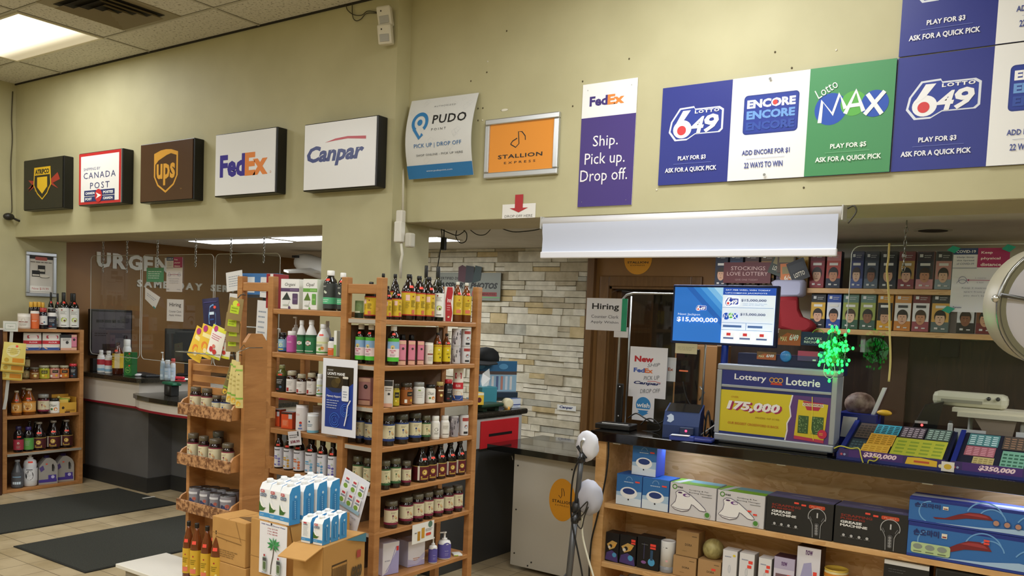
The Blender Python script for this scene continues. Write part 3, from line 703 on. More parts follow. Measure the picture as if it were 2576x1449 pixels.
def L_photo(A):
    rd = random.Random(5)
    for k in range(26):
        u, v = rd.random()*.94, rd.random()*.9; A.rect(u, v, u+rd.uniform(.03, .12), v+rd.uniform(.05, .2), rd.choice(['#4a454c', '#8b7f88', '#c9c2c6', '#3a3036', '#b48a8a', '#71707c'])); A.lay -= 1
def L_photo2(A): A.rect(.36, .74, .66, .92, '#a33a36'); A.ell(.52, .45, .08, '#8d8f9c'); A.ell(.5, .5, .03, '#b0563e'); A.rect(.42, .08, .6, .2, '#2c2c30')
def L_brand(a, b):
    def f(A): A.text('beyond', .33, .82, .62, .92, '#1c1c20', .04); A.ell(.60, .42, .06, b); A.ell(.60, .28, .05, a); A.ell(.60, .14, .06, b); A.rect(.34, .52, .5, .58, a); A.rect(.34, .42, .52, .48, b); A.rect(.34, .10, .46, .16, a); A.ell(.56, .62, .04, '#c6d6c2')
    return f
def L_white(A): A.lines(.36, .35, .64, .8, 4, '#a8a6a2', .3); A.rect(.4, .82, .5, .9, '#7aa03a')
def L_whitered(A): A.rect(.34, .06, .48, .34, '#a12a2c'); A.lines(.38, .5, .64, .84, 3, '#a8a29c', .3); A.rect(.52, .1, .64, .2, '#b8b2ac')
def L_greenw(A): A.rect(0, .86, 1, 1, '#1e5a36'); A.ell(.5, .55, .10, '#c8322f'); A.ell(.5, .55, .08, '#eef0ec'); A.rect(.38, .48, .62, .62, '#eef0ec'); A.text('OXY', .44, .51, .56, .59, '#33333a', .02); A.rect(.3, .1, .7, .14, '#cfe0d2')
def L_leaf(A): A.rect(0, .62, 1, .74, '#dfe6b0'); A.rect(0, .08, 1, .16, '#4a9a48'); A.ell(.58, .36, .06, '#e08a3a'); A.ell(.50, .30, .05, '#7ab04a'); A.lines(.34, .44, .6, .58, 2, '#5a7a4a', .4)
def L_orange(A): A.rect(0, 0, 1, .55, '#e06a30'); A.rect(0, .9, 1, 1, '#f4f4f2'); A.lines(.36, .4, .6, .5, 2, '#f6e0d0', .4)
def L_pink(A): A.poly([(.3, 0), (.7, 0), (.7, .8), (.3, .5)], '#a03084'); A.text('kids', .40, .62, .6, .74, '#f3d9ee')
def L_sky(A): A.rect(0, .0, 1, .3, '#3d7ab4'); A.ell(.5, .5, .1, '#d8e6b0'); A.rect(.36, .1, .64, .2, '#e7d35a'); A.lines(.34, .66, .64, .86, 2, '#eaf4fa', .4)
def L_char(A): A.ell(.44, .66, .05, '#c8d4c0'); A.ell(.5, .63, .04, '#dfe6d8'); A.rect(0, .18, 1, .44, '#5cc08c'); A.lines(.34, .24, .62, .38, 2, '#dff2e8', .35); A.text('RAW', .36, .84, .52, .90, '#e8e8e4')
def L_yel(A): A.rect(.40, .5, .68, .86, '#191713'); A.text('LEMON', .44, .62, .62, .72, '#e8d98a'); A.ell(.6, .24, .06, '#d9a52a'); A.ell(.48, .3, .05, '#eedf6a')
def L_org(A): A.rect(.44, .55, .72, .86, '#191713'); A.text('CURRY', .48, .66, .66, .75, '#e8c98a'); A.rect(.34, .1, .44, .34, '#f0eee6'); A.ell(.62, .28, .06, '#d9a52a')
def L_coco(A): A.text('Okani', .32, .58, .62, .82, '#2a2a28', .0, .3); A.ell(.58, .34, .08, '#df8a3a'); A.ell(.42, .34, .05, '#4f7a34')
def L_gold(A): A.ell(.54, .44, .09, '#d7b24a'); A.ell(.54, .44, .06, '#efe0a0'); A.rect(.36, .72, .7, .82, '#e6d7b0')
def L_dark(A): A.lines(.38, .5, .64, .8, 3, '#c9c9c9', .35); A.ell(.56, .3, .05, '#4a6a88'); A.rect(.36, .1, .5, .2, '#7a1f22')
def L_clear(A): A.rect(.34, .16, .66, .34, '#cfe0ee'); A.rect(.34, .66, .66, .72, '#8ab0d0')
def L_honey(A): A.ell(.5, .55, .15, '#f3e6c6'); A.rect(0, .0, 1, .12, '#d98a2a'); A.rect(0, .88, 1, 1, '#d98a2a'); A.text('ACV', .43, .5, .57, .62, '#7a4a1a', .02); A.ell(.5, .32, .04, '#8a4a1a')
def F_pink(A): A.rect(0, .0, 1, .17, '#e0b096'); A.rect(0, .17, 1, .21, '#7d3a3c'); A.rect(0, .86, 1, 1, '#e3b59c'); A.ell(.62, .68, .17, '#20191c'); A.ell(.62, .68, .05, '#8a7a80')
def F_whiteblk(A): A.rect(0, .8, 1, 1, '#2b2a2a'); A.rect(0, 0, 1, .14, '#d9a58c'); A.ell(.6, .5, .14, '#3a3838'); A.lines(.2, .6, .9, .76, 2, '#77716a', .4)
def F_protein(c1, c2, title):
    def f(A):
        A.rect(0, .58, 1, .70, c1); A.text(title, .22, .74, .8, .88, '#4a4a48', 0, .25); A.rect(.5, .61, .96, .67, c2)
        A.poly([(.08, .30), (.34, .56), (.52, .34), (.56, .30)], '#2f3a34' if c1 != '#6aa84a' else '#5a7a2e'); A.ell(.30, .28, .20, '#e6e6e4', .16, a0=180, a1=360); A.ell(.30, .12, .18, '#b9beb4', .03)
        A.rrect(.66, .16, .94, .52, .03, c1); A.rect(.70, .3, .92, .36, c2); A.ell(.5, .04, .06, c1)
    return f
F_prot1, F_prot2 = F_protein('#5a4468', '#7a6488', 'Organi'), F_protein('#6aa84a', '#8ec46a', 'Opal')
def F_orangebox(A): A.rect(.0, 0, 1, 1, '#df5426'); A.rect(.1, .12, .66, .55, '#e87040'); A.lines(.14, .2, .6, .5, 4, '#f2b090', .35); A.rect(.66, .62, .98, .9, '#c9ccd2'); A.rect(.0, .9, 1, 1, '#2a1d18')
def L_canister(A): A.text('GCA', .36, .66, .52, .74, '#e07a6a'); A.ell(.56, .34, .05, '#d8453a'); A.ell(.56, .22, .07, '#f0d8d0'); A.ell(.56, .23, .045, '#5a86c8'); A.rect(.48, .06, .62, .12, '#7a8ac0')
def L_bluew(A): A.poly([(.6, 0), (1, 0), (1, 1), (.72, .7)], '#8cc6de'); A.rect(0, 0, 1, .14, '#7cc0dc'); A.ell(.46, .68, .035, '#2a4a6a'); A.lines(.38, .36, .6, .54, 2, '#4a7a9a', .35)
def F_pouch(A): A.rect(0, .0, 1, .16, '#2a4f9a'); A.ell(.5, .16, .42, '#e9c79e', .14); A.rect(0, .36, 1, .56, '#c62a35'); A.text('FLOUR', .28, .42, .72, .5, '#f4dada', .02); A.rrect(.18, .68, .82, .86, .05, '#b5283a'); A.text('HEMP', .26, .73, .74, .81, '#f2d6d2', .03)
def F_boxlilac(A): A.poly([(.0, 0), (1, 0), (1, .9), (.62, .5), (.3, .1)], '#a9a4d4'); A.line([(.2, .1), (.5, .35), (.8, .85)], .03, '#8f88c4'); A.text('DE-WASH', .12, .42, .44, .46, '#55527a'); A.rect(.82, .72, .96, .86, '#d93a3a')
def F_boxlilac2(A): A.rect(0, 0, 1, .2, '#b3aedb'); A.lines(.3, .2, .8, .34, 2, '#c07a5a', .4); A.poly([(0, .3), (.5, .2), (1, .5), (1, .3), (.5, .05), (0, .1)], '#c4c0e2')
def L_lotion(A): A.rect(0, .0, 1, .92, '#5f58a8'); A.ell(.5, .86, .18, '#5f58a8'); A.text('body', .42, .5, .58, .58, '#d5d2ee'); A.lines(.42, .2, .6, .4, 3, '#a9a4d8', .3)
def L_canberry(A): A.ell(.46, .45, .05, '#3a3f5c'); A.ell(.52, .38, .06, '#44507a'); A.ell(.58, .5, .05, '#c06a5a'); A.rect(.34, .74, .66, .86, '#d9d8dc'); A.ell(.40, .28, .05, '#5a5a78')

# ------------------------------------------------------------------ wooden shelving in the middle of the shop
PINE = wood('oiled_pine', '#9c6a3c', '#b27d4a', '#c08c58', 2.0, (1.5, 1.5, 9), .42)
PINEX = wood('oiled_pine_shelf', '#9c6a3c', '#b27d4a', '#c28e5a', 2.0, (2, 9, 9), .42)
PINEY = wood('oiled_pine_side', '#9c6a3c', '#b27d4a', '#c28e5a', 2.0, (9, 2, 9), .42)
GY, GX = 3.25, -3.062
YBK = 4.06                                     # rear of the gondola
ZS = [1.777, 1.537, 1.320, 1.113, .882, .665, .40]
unit = thing('shelving_unit', 'tall open wooden shelving full of bottles and jars in front of the tan pillar', 'shelving', (GX, GY, 0))
def lp(p): return (p[0]-GX, p[1]-GY, p[2])
def ubox(name, x0, y0, z0, x1, y1, z1, m, r=.004): return mb(m).bbox(x0-GX, y0-GY, z0, x1-GX, y1-GY, z1, r).build(name, unit)
for (x0, y0, zt) in ((-3.312, GY, 1.99), (-3.062, GY, 1.99), (-3.062, YBK, 1.985), (-3.312, YBK, 1.985), (-3.895, GY, 1.99), (-4.165, GY, 1.99), (-3.895, 3.50, 1.6), (-4.165, 3.50, 1.6)):
    ubox('post', x0-.042, y0, 0, x0, y0+.042, zt, PINE)
for x0, x1, z in ((-3.312, -3.104, 1.905), (-4.165, -3.937, 1.905), (-3.312, -3.104, .06), (-4.165, -3.937, .06)): ubox('rail', x0, GY+.006, z, x1, GY+.03, z+.05, PINEX)
for i, z in enumerate(ZS):
    o = ubox('shelf', -3.312, GY+.01, z-.026, GX-.004, YBK+.04, z, PINEY)
    mb(mat('#b5b0a4', .4)).box(-.24, .0085, z-.024, -.045, .0095, z-.004).build('edge_strip', o)
    if i: ubox('side_rail', -3.312, YBK-.1, z-.05, -3.29, YBK+.04, z-.026, PINEY)
mb(noisy('hardboard', '#5d4630', '#6b5138', 5, .7)).box(-3.33-GX, .05, .3, -3.318-GX, YBK-GY, 1.74).build('back_panel', unit)
ZA = [1.81, 1.567, 1.340, 1.136, .905, .66]
for z in ZA: ubox('shelf', -3.895, GY+.004, z-.03, -3.354, GY+.25, z, PINEX)
for z in (1.30, .9, .6): ubox('rail', -4.165, GY+.006, z-.02, -3.937, GY+.03, z, PINEX)

HMAX = {}
for L_, th in ((ZS, .026), (ZA, .03)):
    for a, b in zip(L_, L_[1:]): HMAX[round(b, 3)] = a-th-b-.005
def shelf_row(name, cat, rows, z, ax, v, rz, desc, where, group, builder, jit=6):
    n = len(rows)
    for i, (x0, x1, yt) in enumerate(rows):
        p, r, h = px_item(x0, x1, yt, ax, v, z); h = min(h, HMAX.get(round(z, 3), 9)); parts = builder(h, r)
        lab = desc+(', '+ordl(i, n) if n > 1 else '')+' '+where
        put(parts, name, lab, cat, p+Vector((0, 0, .0012)), R(rz+random.uniform(-jit, jit)), group)
RT = ''
XR = GX-.012                                   # front line of the goods on the right face
RZ = 62
# row 1, open top
B = lambda lab, shape, body, cap, st=0, **k: (lambda h, r: bottle(h, r, shape, body, cap, lab, st, **k))
big = B((.10, .62, '#d9b62c', L_bragg, 200), 'jug', '#1d120b', '#1a1a1c', .70)
sml = B((.08, .60, '#d9b62c', L_bragg, 200), 'jug', '#1d120b', '#1a1a1c', .68)
shelf_row('sauce_bottle', 'bottle', [(1008, 1044, 691), (1035, 1068, 694), (1060, 1092, 697)], ZS[0], 'X', XR, RZ, 'large dark sauce bottle with yellow label', 'on the top shelf', 'large sauce bottles', big)
shelf_row('sauce_bottle', 'bottle', [(962, 984, 720), (983, 1009, 716)], ZS[0], 'X', XR-.0, RZ, 'short yellow labelled sauce bottle by the post', 'on the top shelf', 'small sauce bottles', sml)
shelf_row('sauce_bottle', 'bottle', [(979, 1003, 689), (1020, 1040, 694)], ZS[0], 'X', XR-.1, RZ, 'dark sauce bottle in the second row', 'on the top shelf', 'rear sauce bottles', big)
shelf_row('oil_bottle', 'bottle', [(1056, 1080, 668), (1084, 1112, 670)], ZS[0], 'X', XR-.09, RZ, 'tall olive oil bottle behind the sauce bottles', 'on the top shelf', 'oil bottles', B(None, 'wine', '#2c2a12', '#121212', 0))
shelf_row('avocado_oil_bottle', 'bottle', [(1090, 1115, 704)], ZS[0], 'X', XR, 40, 'white avocado oil bottle with black foot', 'on the top shelf beside the red carton', None, B((.10, .68, '#efefec', L_avo, 300), 'aloe', '#14160f', '#20251a', 0))
def F_iron(A): A.poly([(.2, 0), (.85, 0), (.97, .25), (.78, .55), (.97, .85), (.9, 1), (.3, 1), (.12, .6)], '#b3202a'); A.text('iron', .34, .55, .76, .68, '#f3dcdc', .03); A.lines(.34, .3, .76, .5, 3, '#e0a0a0', .35); A.ell(.54, .13, .12, '#e8d7c0'); A.ell(.5, .15, .05, '#2a1a16')
p, r, h = px_item(1115, 1138, 722, 'X', XR, ZS[0]); put(cart(2*r, .05, h, F_iron, '#c8c2bd', '#e9e2dc', '#ece6e0'), 'tonic_carton', 'red and white tonic carton on the top shelf beside the avocado oil', 'carton', p+UP, R(40))
shelf_row('vinegar_bottle', 'bottle', [(1135, 1161, 709), (1157, 1184, 711)], ZS[0], 'X', XR, RZ, 'amber vinegar bottle near the rear post', 'on the top shelf', 'vinegar bottles on top', B((.18, .66, '#d7b52e', L_acv, 200), 'jug', '#6d3b14', '#d8d4c6', .68))
shelf_row('sauce_bottle', 'bottle', [(916, 947, 709)], ZS[0], 'Y', GY+.05, 10, 'dark sauce bottle with yellow label behind the top rail', 'in the shelving end', None, sml)
shelf_row('sauce_bottle', 'bottle', [(950, 972, 689)], ZS[0], 'Y', GY+.12, 20, 'tall dark sauce bottle whose cap shows over the post', 'on the top shelf', None, big)
def F_greenbag(A): A.rect(0, 0, 1, .3, '#20301c'); A.ell(.5, .5, .35, '#8aa860'); A.rect(.2, .3, .8, .4, '#dfe6cf')
p, r, h = px_item(889, 917, 757, 'Y', GY+.06, ZS[0]); put(pouch(2*r, h, F_greenbag, '#7f9a62'), 'herb_pouch', 'small green herb pouch on the top shelf of the shelving end', 'pouch', p+UP, R(5))
# row 2
aloe = B((.10, .68, '#f2dfe0', L_aloe, 210), 'aloe', '#15120d', '#ecece8', .76)
shelf_row('aloe_bottle', 'bottle', [(893, 920, 809), (918, 945, 812)], ZS[1], 'Y', GY+.055, 14, 'black aloe bottle with white cap in the end frame', 'on the second shelf', 'aloe bottles', aloe)
shelf_row('aloe_bottle', 'bottle', [(974, 1002, 815)], ZS[1], 'X', XR, 35, 'black aloe bottle with white cap just beyond the corner post', 'on the second shelf', 'aloe bottles', aloe)
for i, (x0, x1) in enumerate(((998, 1022), (1023, 1045), (1046, 1067))):
    p, r, h = px_item(x0, x1, 857+i, 'X', XR, ZS[1]); put(cart(2*r*.8, .045, h, F_pink, '#d98f9a', '#c96a80', '#d9829a'), 'pink_carton', 'pink carton with black round seal, %s on the second shelf' % ordl(i, 3), 'carton', p+UP, R(45), 'pink cartons')
    put(bottle(h*1.25, r*.8, 'pill', '#1b1614', '#141212', None), 'tincture_bottle', 'dark bottle behind the %s pink carton' % ORD[i], 'bottle', p+Vector((-.085, .02, .0012)), 0, 'dark bottles behind pink cartons')
shelf_row('spice_tub', 'tub', [(1067, 1088, 862)], ZS[1], 'X', XR, RZ, 'white spice tub with a brown band', 'beside the last pink carton', None, B((.05, .9, '#e9e5da', L_spice, 300), 'can', '#e6e2d6', '#d9d4c6', 0, rough=.5))
shelf_row('vinegar_bottle', 'bottle', [(1088, 1110, 838), (1111, 1132, 840)], ZS[1], 'X', XR, RZ, 'small amber vinegar bottle with bright yellow label', 'on the second shelf', 'small vinegar bottles', B((.08, .62, '#dcc31f', L_acv2, 220), 'jug', '#5c2f10', '#1a1512', .66))
for k, nm in enumerate(('lower', 'upper')):
    for i, (x0, x1) in enumerate(((1134, 1157), (1158, 1181))):
        p, r, h = px_item(x0, x1, 871, 'X', XR, ZS[1]); h *= .98
        put(bottle(h, r, 'can', '#c9c4c6', '#b9b7b4', (.02, .95, '#c7c2c6', L_photo, 330) if i == 0 else (.02, .95, '#dcdadb', L_photo2, 300), 0, rough=.4), 'tin', 'picture printed tin, %s of its pair near the rear post, %s one' % (nm, ('darker', 'whiter')[i]), 'tin', p+Vector((0, 0, .0012+k*(h+.0015))), R(RZ), 'stacked picture tins')
shelf_row('syrup_bottle', 'bottle', [(1090, 1106, 818)], ZS[1], 'X', XR-.1, RZ, 'dark long neck bottle behind the small vinegar bottles', 'on the second shelf', None, B(None, 'wine', '#2a160a', '#d9d4c8', 0))
# row 3
p, r, h = px_item(904, 944, 950, 'Y', GY+.05, ZS[2]); put(cart(2*r*.85, .07, h, F_pink, '#b98a84', '#b07a78', '#c08d8a'), 'rose_carton', 'dull rose carton behind the end frame on the third shelf', 'carton', p+UP, R(14))
p, r, h = px_item(967, 984, 957, 'X', XR, ZS[2]); put(cart(.05, .05, h, F_whiteblk, '#2b2a2a', '#cfc9c2', '#dedad4'), 'soap_carton', 'narrow black and white carton by the post on the third shelf', 'carton', p+UP, R(40))
J = lambda lab, glass, lid, st=0, **k: (lambda h, r: bottle(h, r, 'jar', glass, lid, lab, st, **k))
for (x0, x1, yt, lab, glass, lid, d) in ((984, 1004, 966, (.05, .72, '#b9a71f', L_yel, 240), '#8a7a1a', '#3a3424', 'yellow labelled jar beside the narrow carton'),
        (1006, 1036, 964, (.05, .70, '#9c5a24', L_org, 240), '#6a3a16', '#3a3428', 'wide brown jar with black patch label'),
        (1038, 1067, 961, (.05, .74, '#e2e2de', L_white, 240), '#dcdcd6', '#8a8a86', 'white jar with pale label and grey lid'),
        (1069, 1094, 968, (.05, .76, '#efece4', L_coco, 240), '#e6e2da', '#1d1c1a', 'white coconut oil jar with black lid'),
        (1095, 1115, 961, (.05, .76, '#6a3a16', L_gold, 240), '#4a2810', '#b09a5a', 'brown jar with round gold label'),
        (1116, 1137, 954, (.05, .74, '#1c1c20', L_dark, 240), '#16161a', '#b0262c', 'black labelled jar with red lid')):
    shelf_row('jar', 'jar', [(x0, x1, yt)], ZS[2], 'X', XR, RZ, d, 'on the third shelf '+RT, 'mixed jars', J(lab, glass, lid, rough=.25))
p, r, h = px_item(1137, 1164, 927, 'X', XR-.01, ZS[2]); put(pouch(2*r, h, F_pouch, '#e6e0d6'), 'flour_pouch', 'white, red and blue flour pouch by the rear post on the third shelf', 'pouch', p+UP, R(45))
# row 4
blue = J((.16, .72, '#d9d0ac', L_blue, 240), '#1c140e', '#48473c', .0, rough=.15)
grn = J((.16, .72, '#d6cfa8', L_green, 240), '#1c140e', '#57533f', .0, rough=.15)
wine = J((.14, .72, '#d9d0b0', L_wine, 240), '#200d10', '#5a5444', 0, rough=.15)
shelf_row('jar', 'jar', [(894, 917, 1036), (916, 944, 1041)], ZS[3], 'Y', GY+.055, 14, 'large jar with blue banded label behind the end frame', 'on the fourth shelf', 'blue banded jars', blue)
shelf_row('jar', 'jar', [(960, 991, 1045), (991, 1026, 1042), (1025, 1059, 1038)], ZS[3], 'X', XR, RZ, 'large jar with blue banded label', 'beyond the post on the fourth shelf', 'blue banded jars', blue)
shelf_row('jar', 'jar', [(1057, 1082, 1046)], ZS[3], 'X', XR, RZ, 'smaller jar with green banded label after the blue banded jars', 'on the fourth shelf', None, grn)
shelf_row('shaker', 'bottle', [(1082, 1105, 1047)], ZS[3], 'X', XR, RZ, 'white shaker bottle with a ring drawing', 'on the fourth shelf', None, B((.1, .7, '#e9e6e0', L_circ, 300), 'pill', '#e6e2dc', '#e6e4de', 0, rough=.4))
shelf_row('shaker', 'bottle', [(1106, 1129, 1046)], ZS[3], 'X', XR, RZ, 'plain white shaker bottle with a dark line', 'on the fourth shelf', None, B((.1, .7, '#e4e0d8', L_plainw, 300), 'pill', '#e6e2dc', '#dedad2', 0, rough=.4))
shelf_row('tin', 'tin', [(1131, 1152, 1047)], ZS[3], 'X', XR, RZ, 'dark picture printed tin', 'beside the shaker bottles on the fourth shelf', None, B((.02, .95, '#9a949a', L_photo, 330), 'can', '#c9c4c6', '#b9b7b4', 0, rough=.4))
shelf_row('tin', 'tin', [(1154, 1177, 1045)], ZS[3], 'X', XR, RZ, 'white picture printed tin', 'by the rear post on the fourth shelf', None, B((.02, .95, '#dcdadb', L_photo2, 300), 'can', '#c9c4c6', '#b9b7b4', 0, rough=.4))
# row 5
shelf_row('jar', 'jar', [(886, 912, 1146), (913, 938, 1152)], ZS[4], 'Y', GY+.05, 14, 'jar with green banded label behind the end frame', 'on the fifth shelf', 'green banded jars', grn)
shelf_row('jar', 'jar', [(954, 981, 1160), (978, 1007, 1153)], ZS[4], 'X', XR, RZ, 'jar with green banded label', 'beyond the post on the fifth shelf', 'green banded jars', grn)
shelf_row('jar', 'jar', [(1008, 1033, 1160)], ZS[4], 'X', XR, RZ, 'jar with wine red banded label', 'among green banded jars and juice bottles', None, wine)
juice = B((.06, .46, '#5d1420', L_pom, 230), 'juice', '#120a0a', '#26201c', .62)
shelf_row('juice_bottle', 'bottle', [(1037, 1078, 1121), (1062, 1098, 1119), (1088, 1122, 1116), (1113, 1147, 1113), (1138, 1170, 1110)], ZS[4], 'X', XR, RZ, 'tall dark pomegranate juice bottle', 'on the fifth shelf '+RT, 'pomegranate juice bottles', juice)
# row 6
shelf_row('jar', 'jar', [(965, 1000, 1260), (1003, 1038, 1250), (1032, 1065, 1243), (1058, 1089, 1237), (1084, 1115, 1232), (1110, 1140, 1227), (1135, 1163, 1222)], ZS[5], 'X', XR, RZ, 'jar with wine red banded label', 'on the sixth shelf '+RT, 'wine red banded jars', wine)
# row 7
for (x0, x1, yt, fn, d) in ((948, 1008, 1363, F_boxlilac, 'white and lilac box beside the corner post'), (1011, 1074, 1358, F_boxlilac2, 'white and lilac box beside the pump bottles')):
    p, r, h = px_item(x0, x1, yt, 'X', XR, ZS[6]); put(cart(2*r*.86, .1, h, fn, '#d5d2e6', '#c9c6e0', '#e6e4ee'), 'detergent_box', d+' on the bottom shelf', 'box', p+Vector((-.03, 0, .0012)), R(80))
shelf_row('pump_bottle', 'bottle', [(1077, 1099, 1352), (1100, 1133, 1338)], ZS[6], 'X', XR, RZ, 'white pump lotion bottle with purple label', 'on the bottom shelf', 'lotion pump bottles', B((.05, .56, '#5f58a8', L_lotion, 200), 'pump', '#e9e7e4', '#e6e4e0', 0, rough=.35))
def F_lime(A): A.rect(0, 0, .5, 1, '#b4cc3a'); A.lines(.1, .3, .45, .7, 3, '#e6eec0', .4)
p, r, h = px_item(1138, 1160, 1392, 'X', XR, ZS[6]); put(cart(2*r, .06, h, F_lime, '#e6e6e0', '#e6e6e2', '#ecece6'), 'lime_box', 'lime and white box behind the pump bottles on the bottom shelf', 'box', p+UP, R(55))
# ---- front bay: shelves facing the camera
FB = 'of the front bay'
def fbox(x0, x1, yt, z, name, label, cat, fn, top, side, bg, d=.07, dy=.02, rz=4):
    p, r, h = px_item(x0, x1, yt, 'Y', GY+dy, z); p.y = GY+dy+d/2; q = on((x0+x1)/2, 'Y', GY+dy+d/2, z)
    put(cart(2*r*1.12, d, h, fn, top, side, bg), name, label, cat, q+Vector((0, 0, .0012)), R(rz))
fbox(712, 768, 704, ZA[0], 'protein_box', 'white protein powder box with purple band on top of the front bay', 'box', F_prot1, '#33443c', '#e9e9e6', '#eeeeec')
fbox(769, 812, 704, ZA[0], 'protein_box', 'white protein powder box with green band beside the dark white-capped bottles', 'box', F_prot2, '#4a7a3a', '#dfe8d4', '#eeeeec')
fbox(686, 708, 690, ZA[0], 'folder', 'red spined white folder on top of the front bay', 'folder', lambda A: A.rect(0, 0, .55, 1, '#9c2026'), '#e0ddd8', '#a02228', '#e6e4e0', .12, .06)
shelf_row('supplement_bottle', 'bottle', [(813, 847, 682), (848, 874, 686)], ZA[0], 'Y', GY+.03, 12, 'charcoal bottle with white cap and mint label', 'on top of the front bay', 'charcoal bottles', B((.05, .68, '#3a3f3e', L_char, 230), 'aloe', '#101010', '#efefec', .74))
shelf_row('dropper_bottle', 'bottle', [(700, 721, 838)], ZA[1], 'Y', GY+.03, 20, 'small bottle with sky blue label', 'on the second shelf '+FB, None, B((.05, .66, '#8cbcd6', L_sky, 240), 'pill', '#17222c', '#141414', 0))
shelf_row('vitamin_bottle', 'bottle', [(721, 745, 834)], ZA[1], 'Y', GY+.03, 20, 'magenta vitamin bottle with white cap', 'on the second shelf '+FB, None, B((.04, .72, '#c45aa6', L_pink, 240), 'pill', '#b34c98', '#efefef', 0, rough=.3))
shelf_row('cleaner_bottle', 'bottle', [(746, 769, 806), (768, 796, 806)], ZA[1], 'Y', GY+.03, 15, 'white cleaner bottle with green label', 'on the second shelf '+FB, 'green labelled cleaner bottles', B((.02, .56, '#2c7a4c', L_greenw, 260), 'clean', '#e9ebec', '#e9ebec', 0, rough=.35))
shelf_row('cleaner_bottle', 'bottle', [(796, 828, 816)], ZA[1], 'Y', GY+.03, 15, 'white cleaner bottle with pale fruit label beside the orange supplement', 'on the second shelf', None, B((.02, .58, '#eef0dc', L_leaf, 260), 'clean', '#e9ebec', '#e9ebec', .62, rough=.35))
shelf_row('cleaner_bottle', 'bottle', [(812, 832, 809)], ZA[1], 'Y', GY+.14, 15, 'plain white cleaner bottle standing behind the fruit labelled one', 'on the second shelf', None, B(None, 'clean', '#dfe1e2', '#dfe1e2', 0, rough=.35))
shelf_row('supplement_bottle', 'bottle', [(825, 848, 850)], ZA[1], 'Y', GY+.02, 15, 'orange and white supplement bottle with navy lid', 'on the second shelf '+FB, None, B((.04, .74, '#efeeec', L_orange, 300), 'pill', '#efeeec', '#1f2548', 0, rough=.35))
fbox(849, 858, 833, ZA[1], 'tea_box', 'thin green and white box against the middle post', 'box', lambda A: A.rect(0, .0, 1, .45, '#8ab45a'), '#e6e6e0', '#dfe6d4', '#eceee8', .07)
shelf_row('spray_bottle', 'bottle', [(733, 752, 798)], ZA[1], 'Y', GY+.16, 15, 'white spray bottle behind the green cleaner bottles', 'on the second shelf', None, B(None, 'pump', '#d9dad8', '#e9e9e8', 0, rough=.4))
shelf_row('olive_bottle', 'bottle', [(695, 722, 918)], ZA[2], 'Y', GY+.02, 15, 'black labelled olive green bottle', 'at the post end of the third shelf', None, B((.02, .6, '#14150f', L_dark, 260), 'aloe', '#565a2a', '#8a8a5a', .62, rough=.2))
shelf_row('tonic_bottle', 'bottle', [(720, 747, 933), (746, 770, 942), (771, 795, 939)], ZA[2], 'Y', GY+.02, 15, 'brown tonic bottle', 'on the third shelf '+FB, 'tonic bottles', B((.05, .64, '#e6e3df', L_whitered, 240), 'pill', '#2d140c', '#b0a88f', .0))
shelf_row('vitamin_bottle', 'bottle', [(796, 812, 941)], ZA[2], 'Y', GY+.02, 15, 'slim white vitamin bottle half behind the blue poster', 'on the third shelf', None, B((.05, .7, '#e4edf0', L_leaf, 240), 'pill', '#eef0f0', '#eef0f0', 0, rough=.4))
for i, (x0, x1, yt) in enumerate(((690, 712, 1030), (714, 744, 1036))):
    fbox(x0, x1, yt, ZA[3], 'orange_carton', 'bright orange remedy carton, %s on the fourth shelf' % ('behind' if i == 0 else 'in front, beside the white canister'), 'carton', F_orangebox, '#2a1d18', '#b03e1c', '#df5426', .06, .03 if i else .05, 14)
shelf_row('canister', 'canister', [(744, 775, 1019)], ZA[3], 'Y', GY+.02, 15, 'tall white collagen canister with red and blue marks', 'on the fourth shelf', None, B((.02, .9, '#efebea', L_canister, 260), 'can', '#efebea', '#efefee', 0, rough=.45))
shelf_row('canister', 'canister', [(773, 801, 1039)], ZA[3], 'Y', GY+.01, 15, 'short white canister with pale blue swirl', 'on the fourth shelf', None, B((.02, .86, '#eef2f4', L_bluew, 260), 'can', '#eef2f4', '#f2f4f4', 0, rough=.45))
shelf_row('canister', 'canister', [(786, 811, 1020)], ZA[3], 'Y', GY+.12, 15, 'plain white canister behind the pale blue one', 'on the fourth shelf', None, B(None, 'can', '#e6e4e4', '#eae8e8', 0, rough=.45))
BY = [('#6a62b8', '#8a86c8'), ('#e0b048', '#d9a83a'), ('#e0703a', '#e88a5a'), ('#5aa6d6', '#8cc4e4'), ('#7ab4dc', '#5aa0d0'), ('#8a86d0', '#6a62b8')]
NM = ['purple', 'yellow', 'orange', 'sky blue', 'pale blue', 'lilac']
for i, (x0, x1, yt) in enumerate(((690, 713, 1090), (713, 738, 1093), (738, 766, 1098), (767, 797, 1103), (797, 823, 1107), (824, 848, 1110))):
    if 'LB%d' % i not in KC: KC['LB%d' % i] = L_brand(*BY[i])
    shelf_row('amino_bottle', 'bottle', [(x0, x1, yt-8)], ZA[4], 'Y', GY+.015, 20, 'brown bottle with %s dotted label' % NM[i], 'on the fifth shelf '+FB, 'dotted label bottles', B((.04, .62, '#e6e8f0', KC['LB%d' % i], 240), 'aloe', '#1d110b', '#151210', .66))
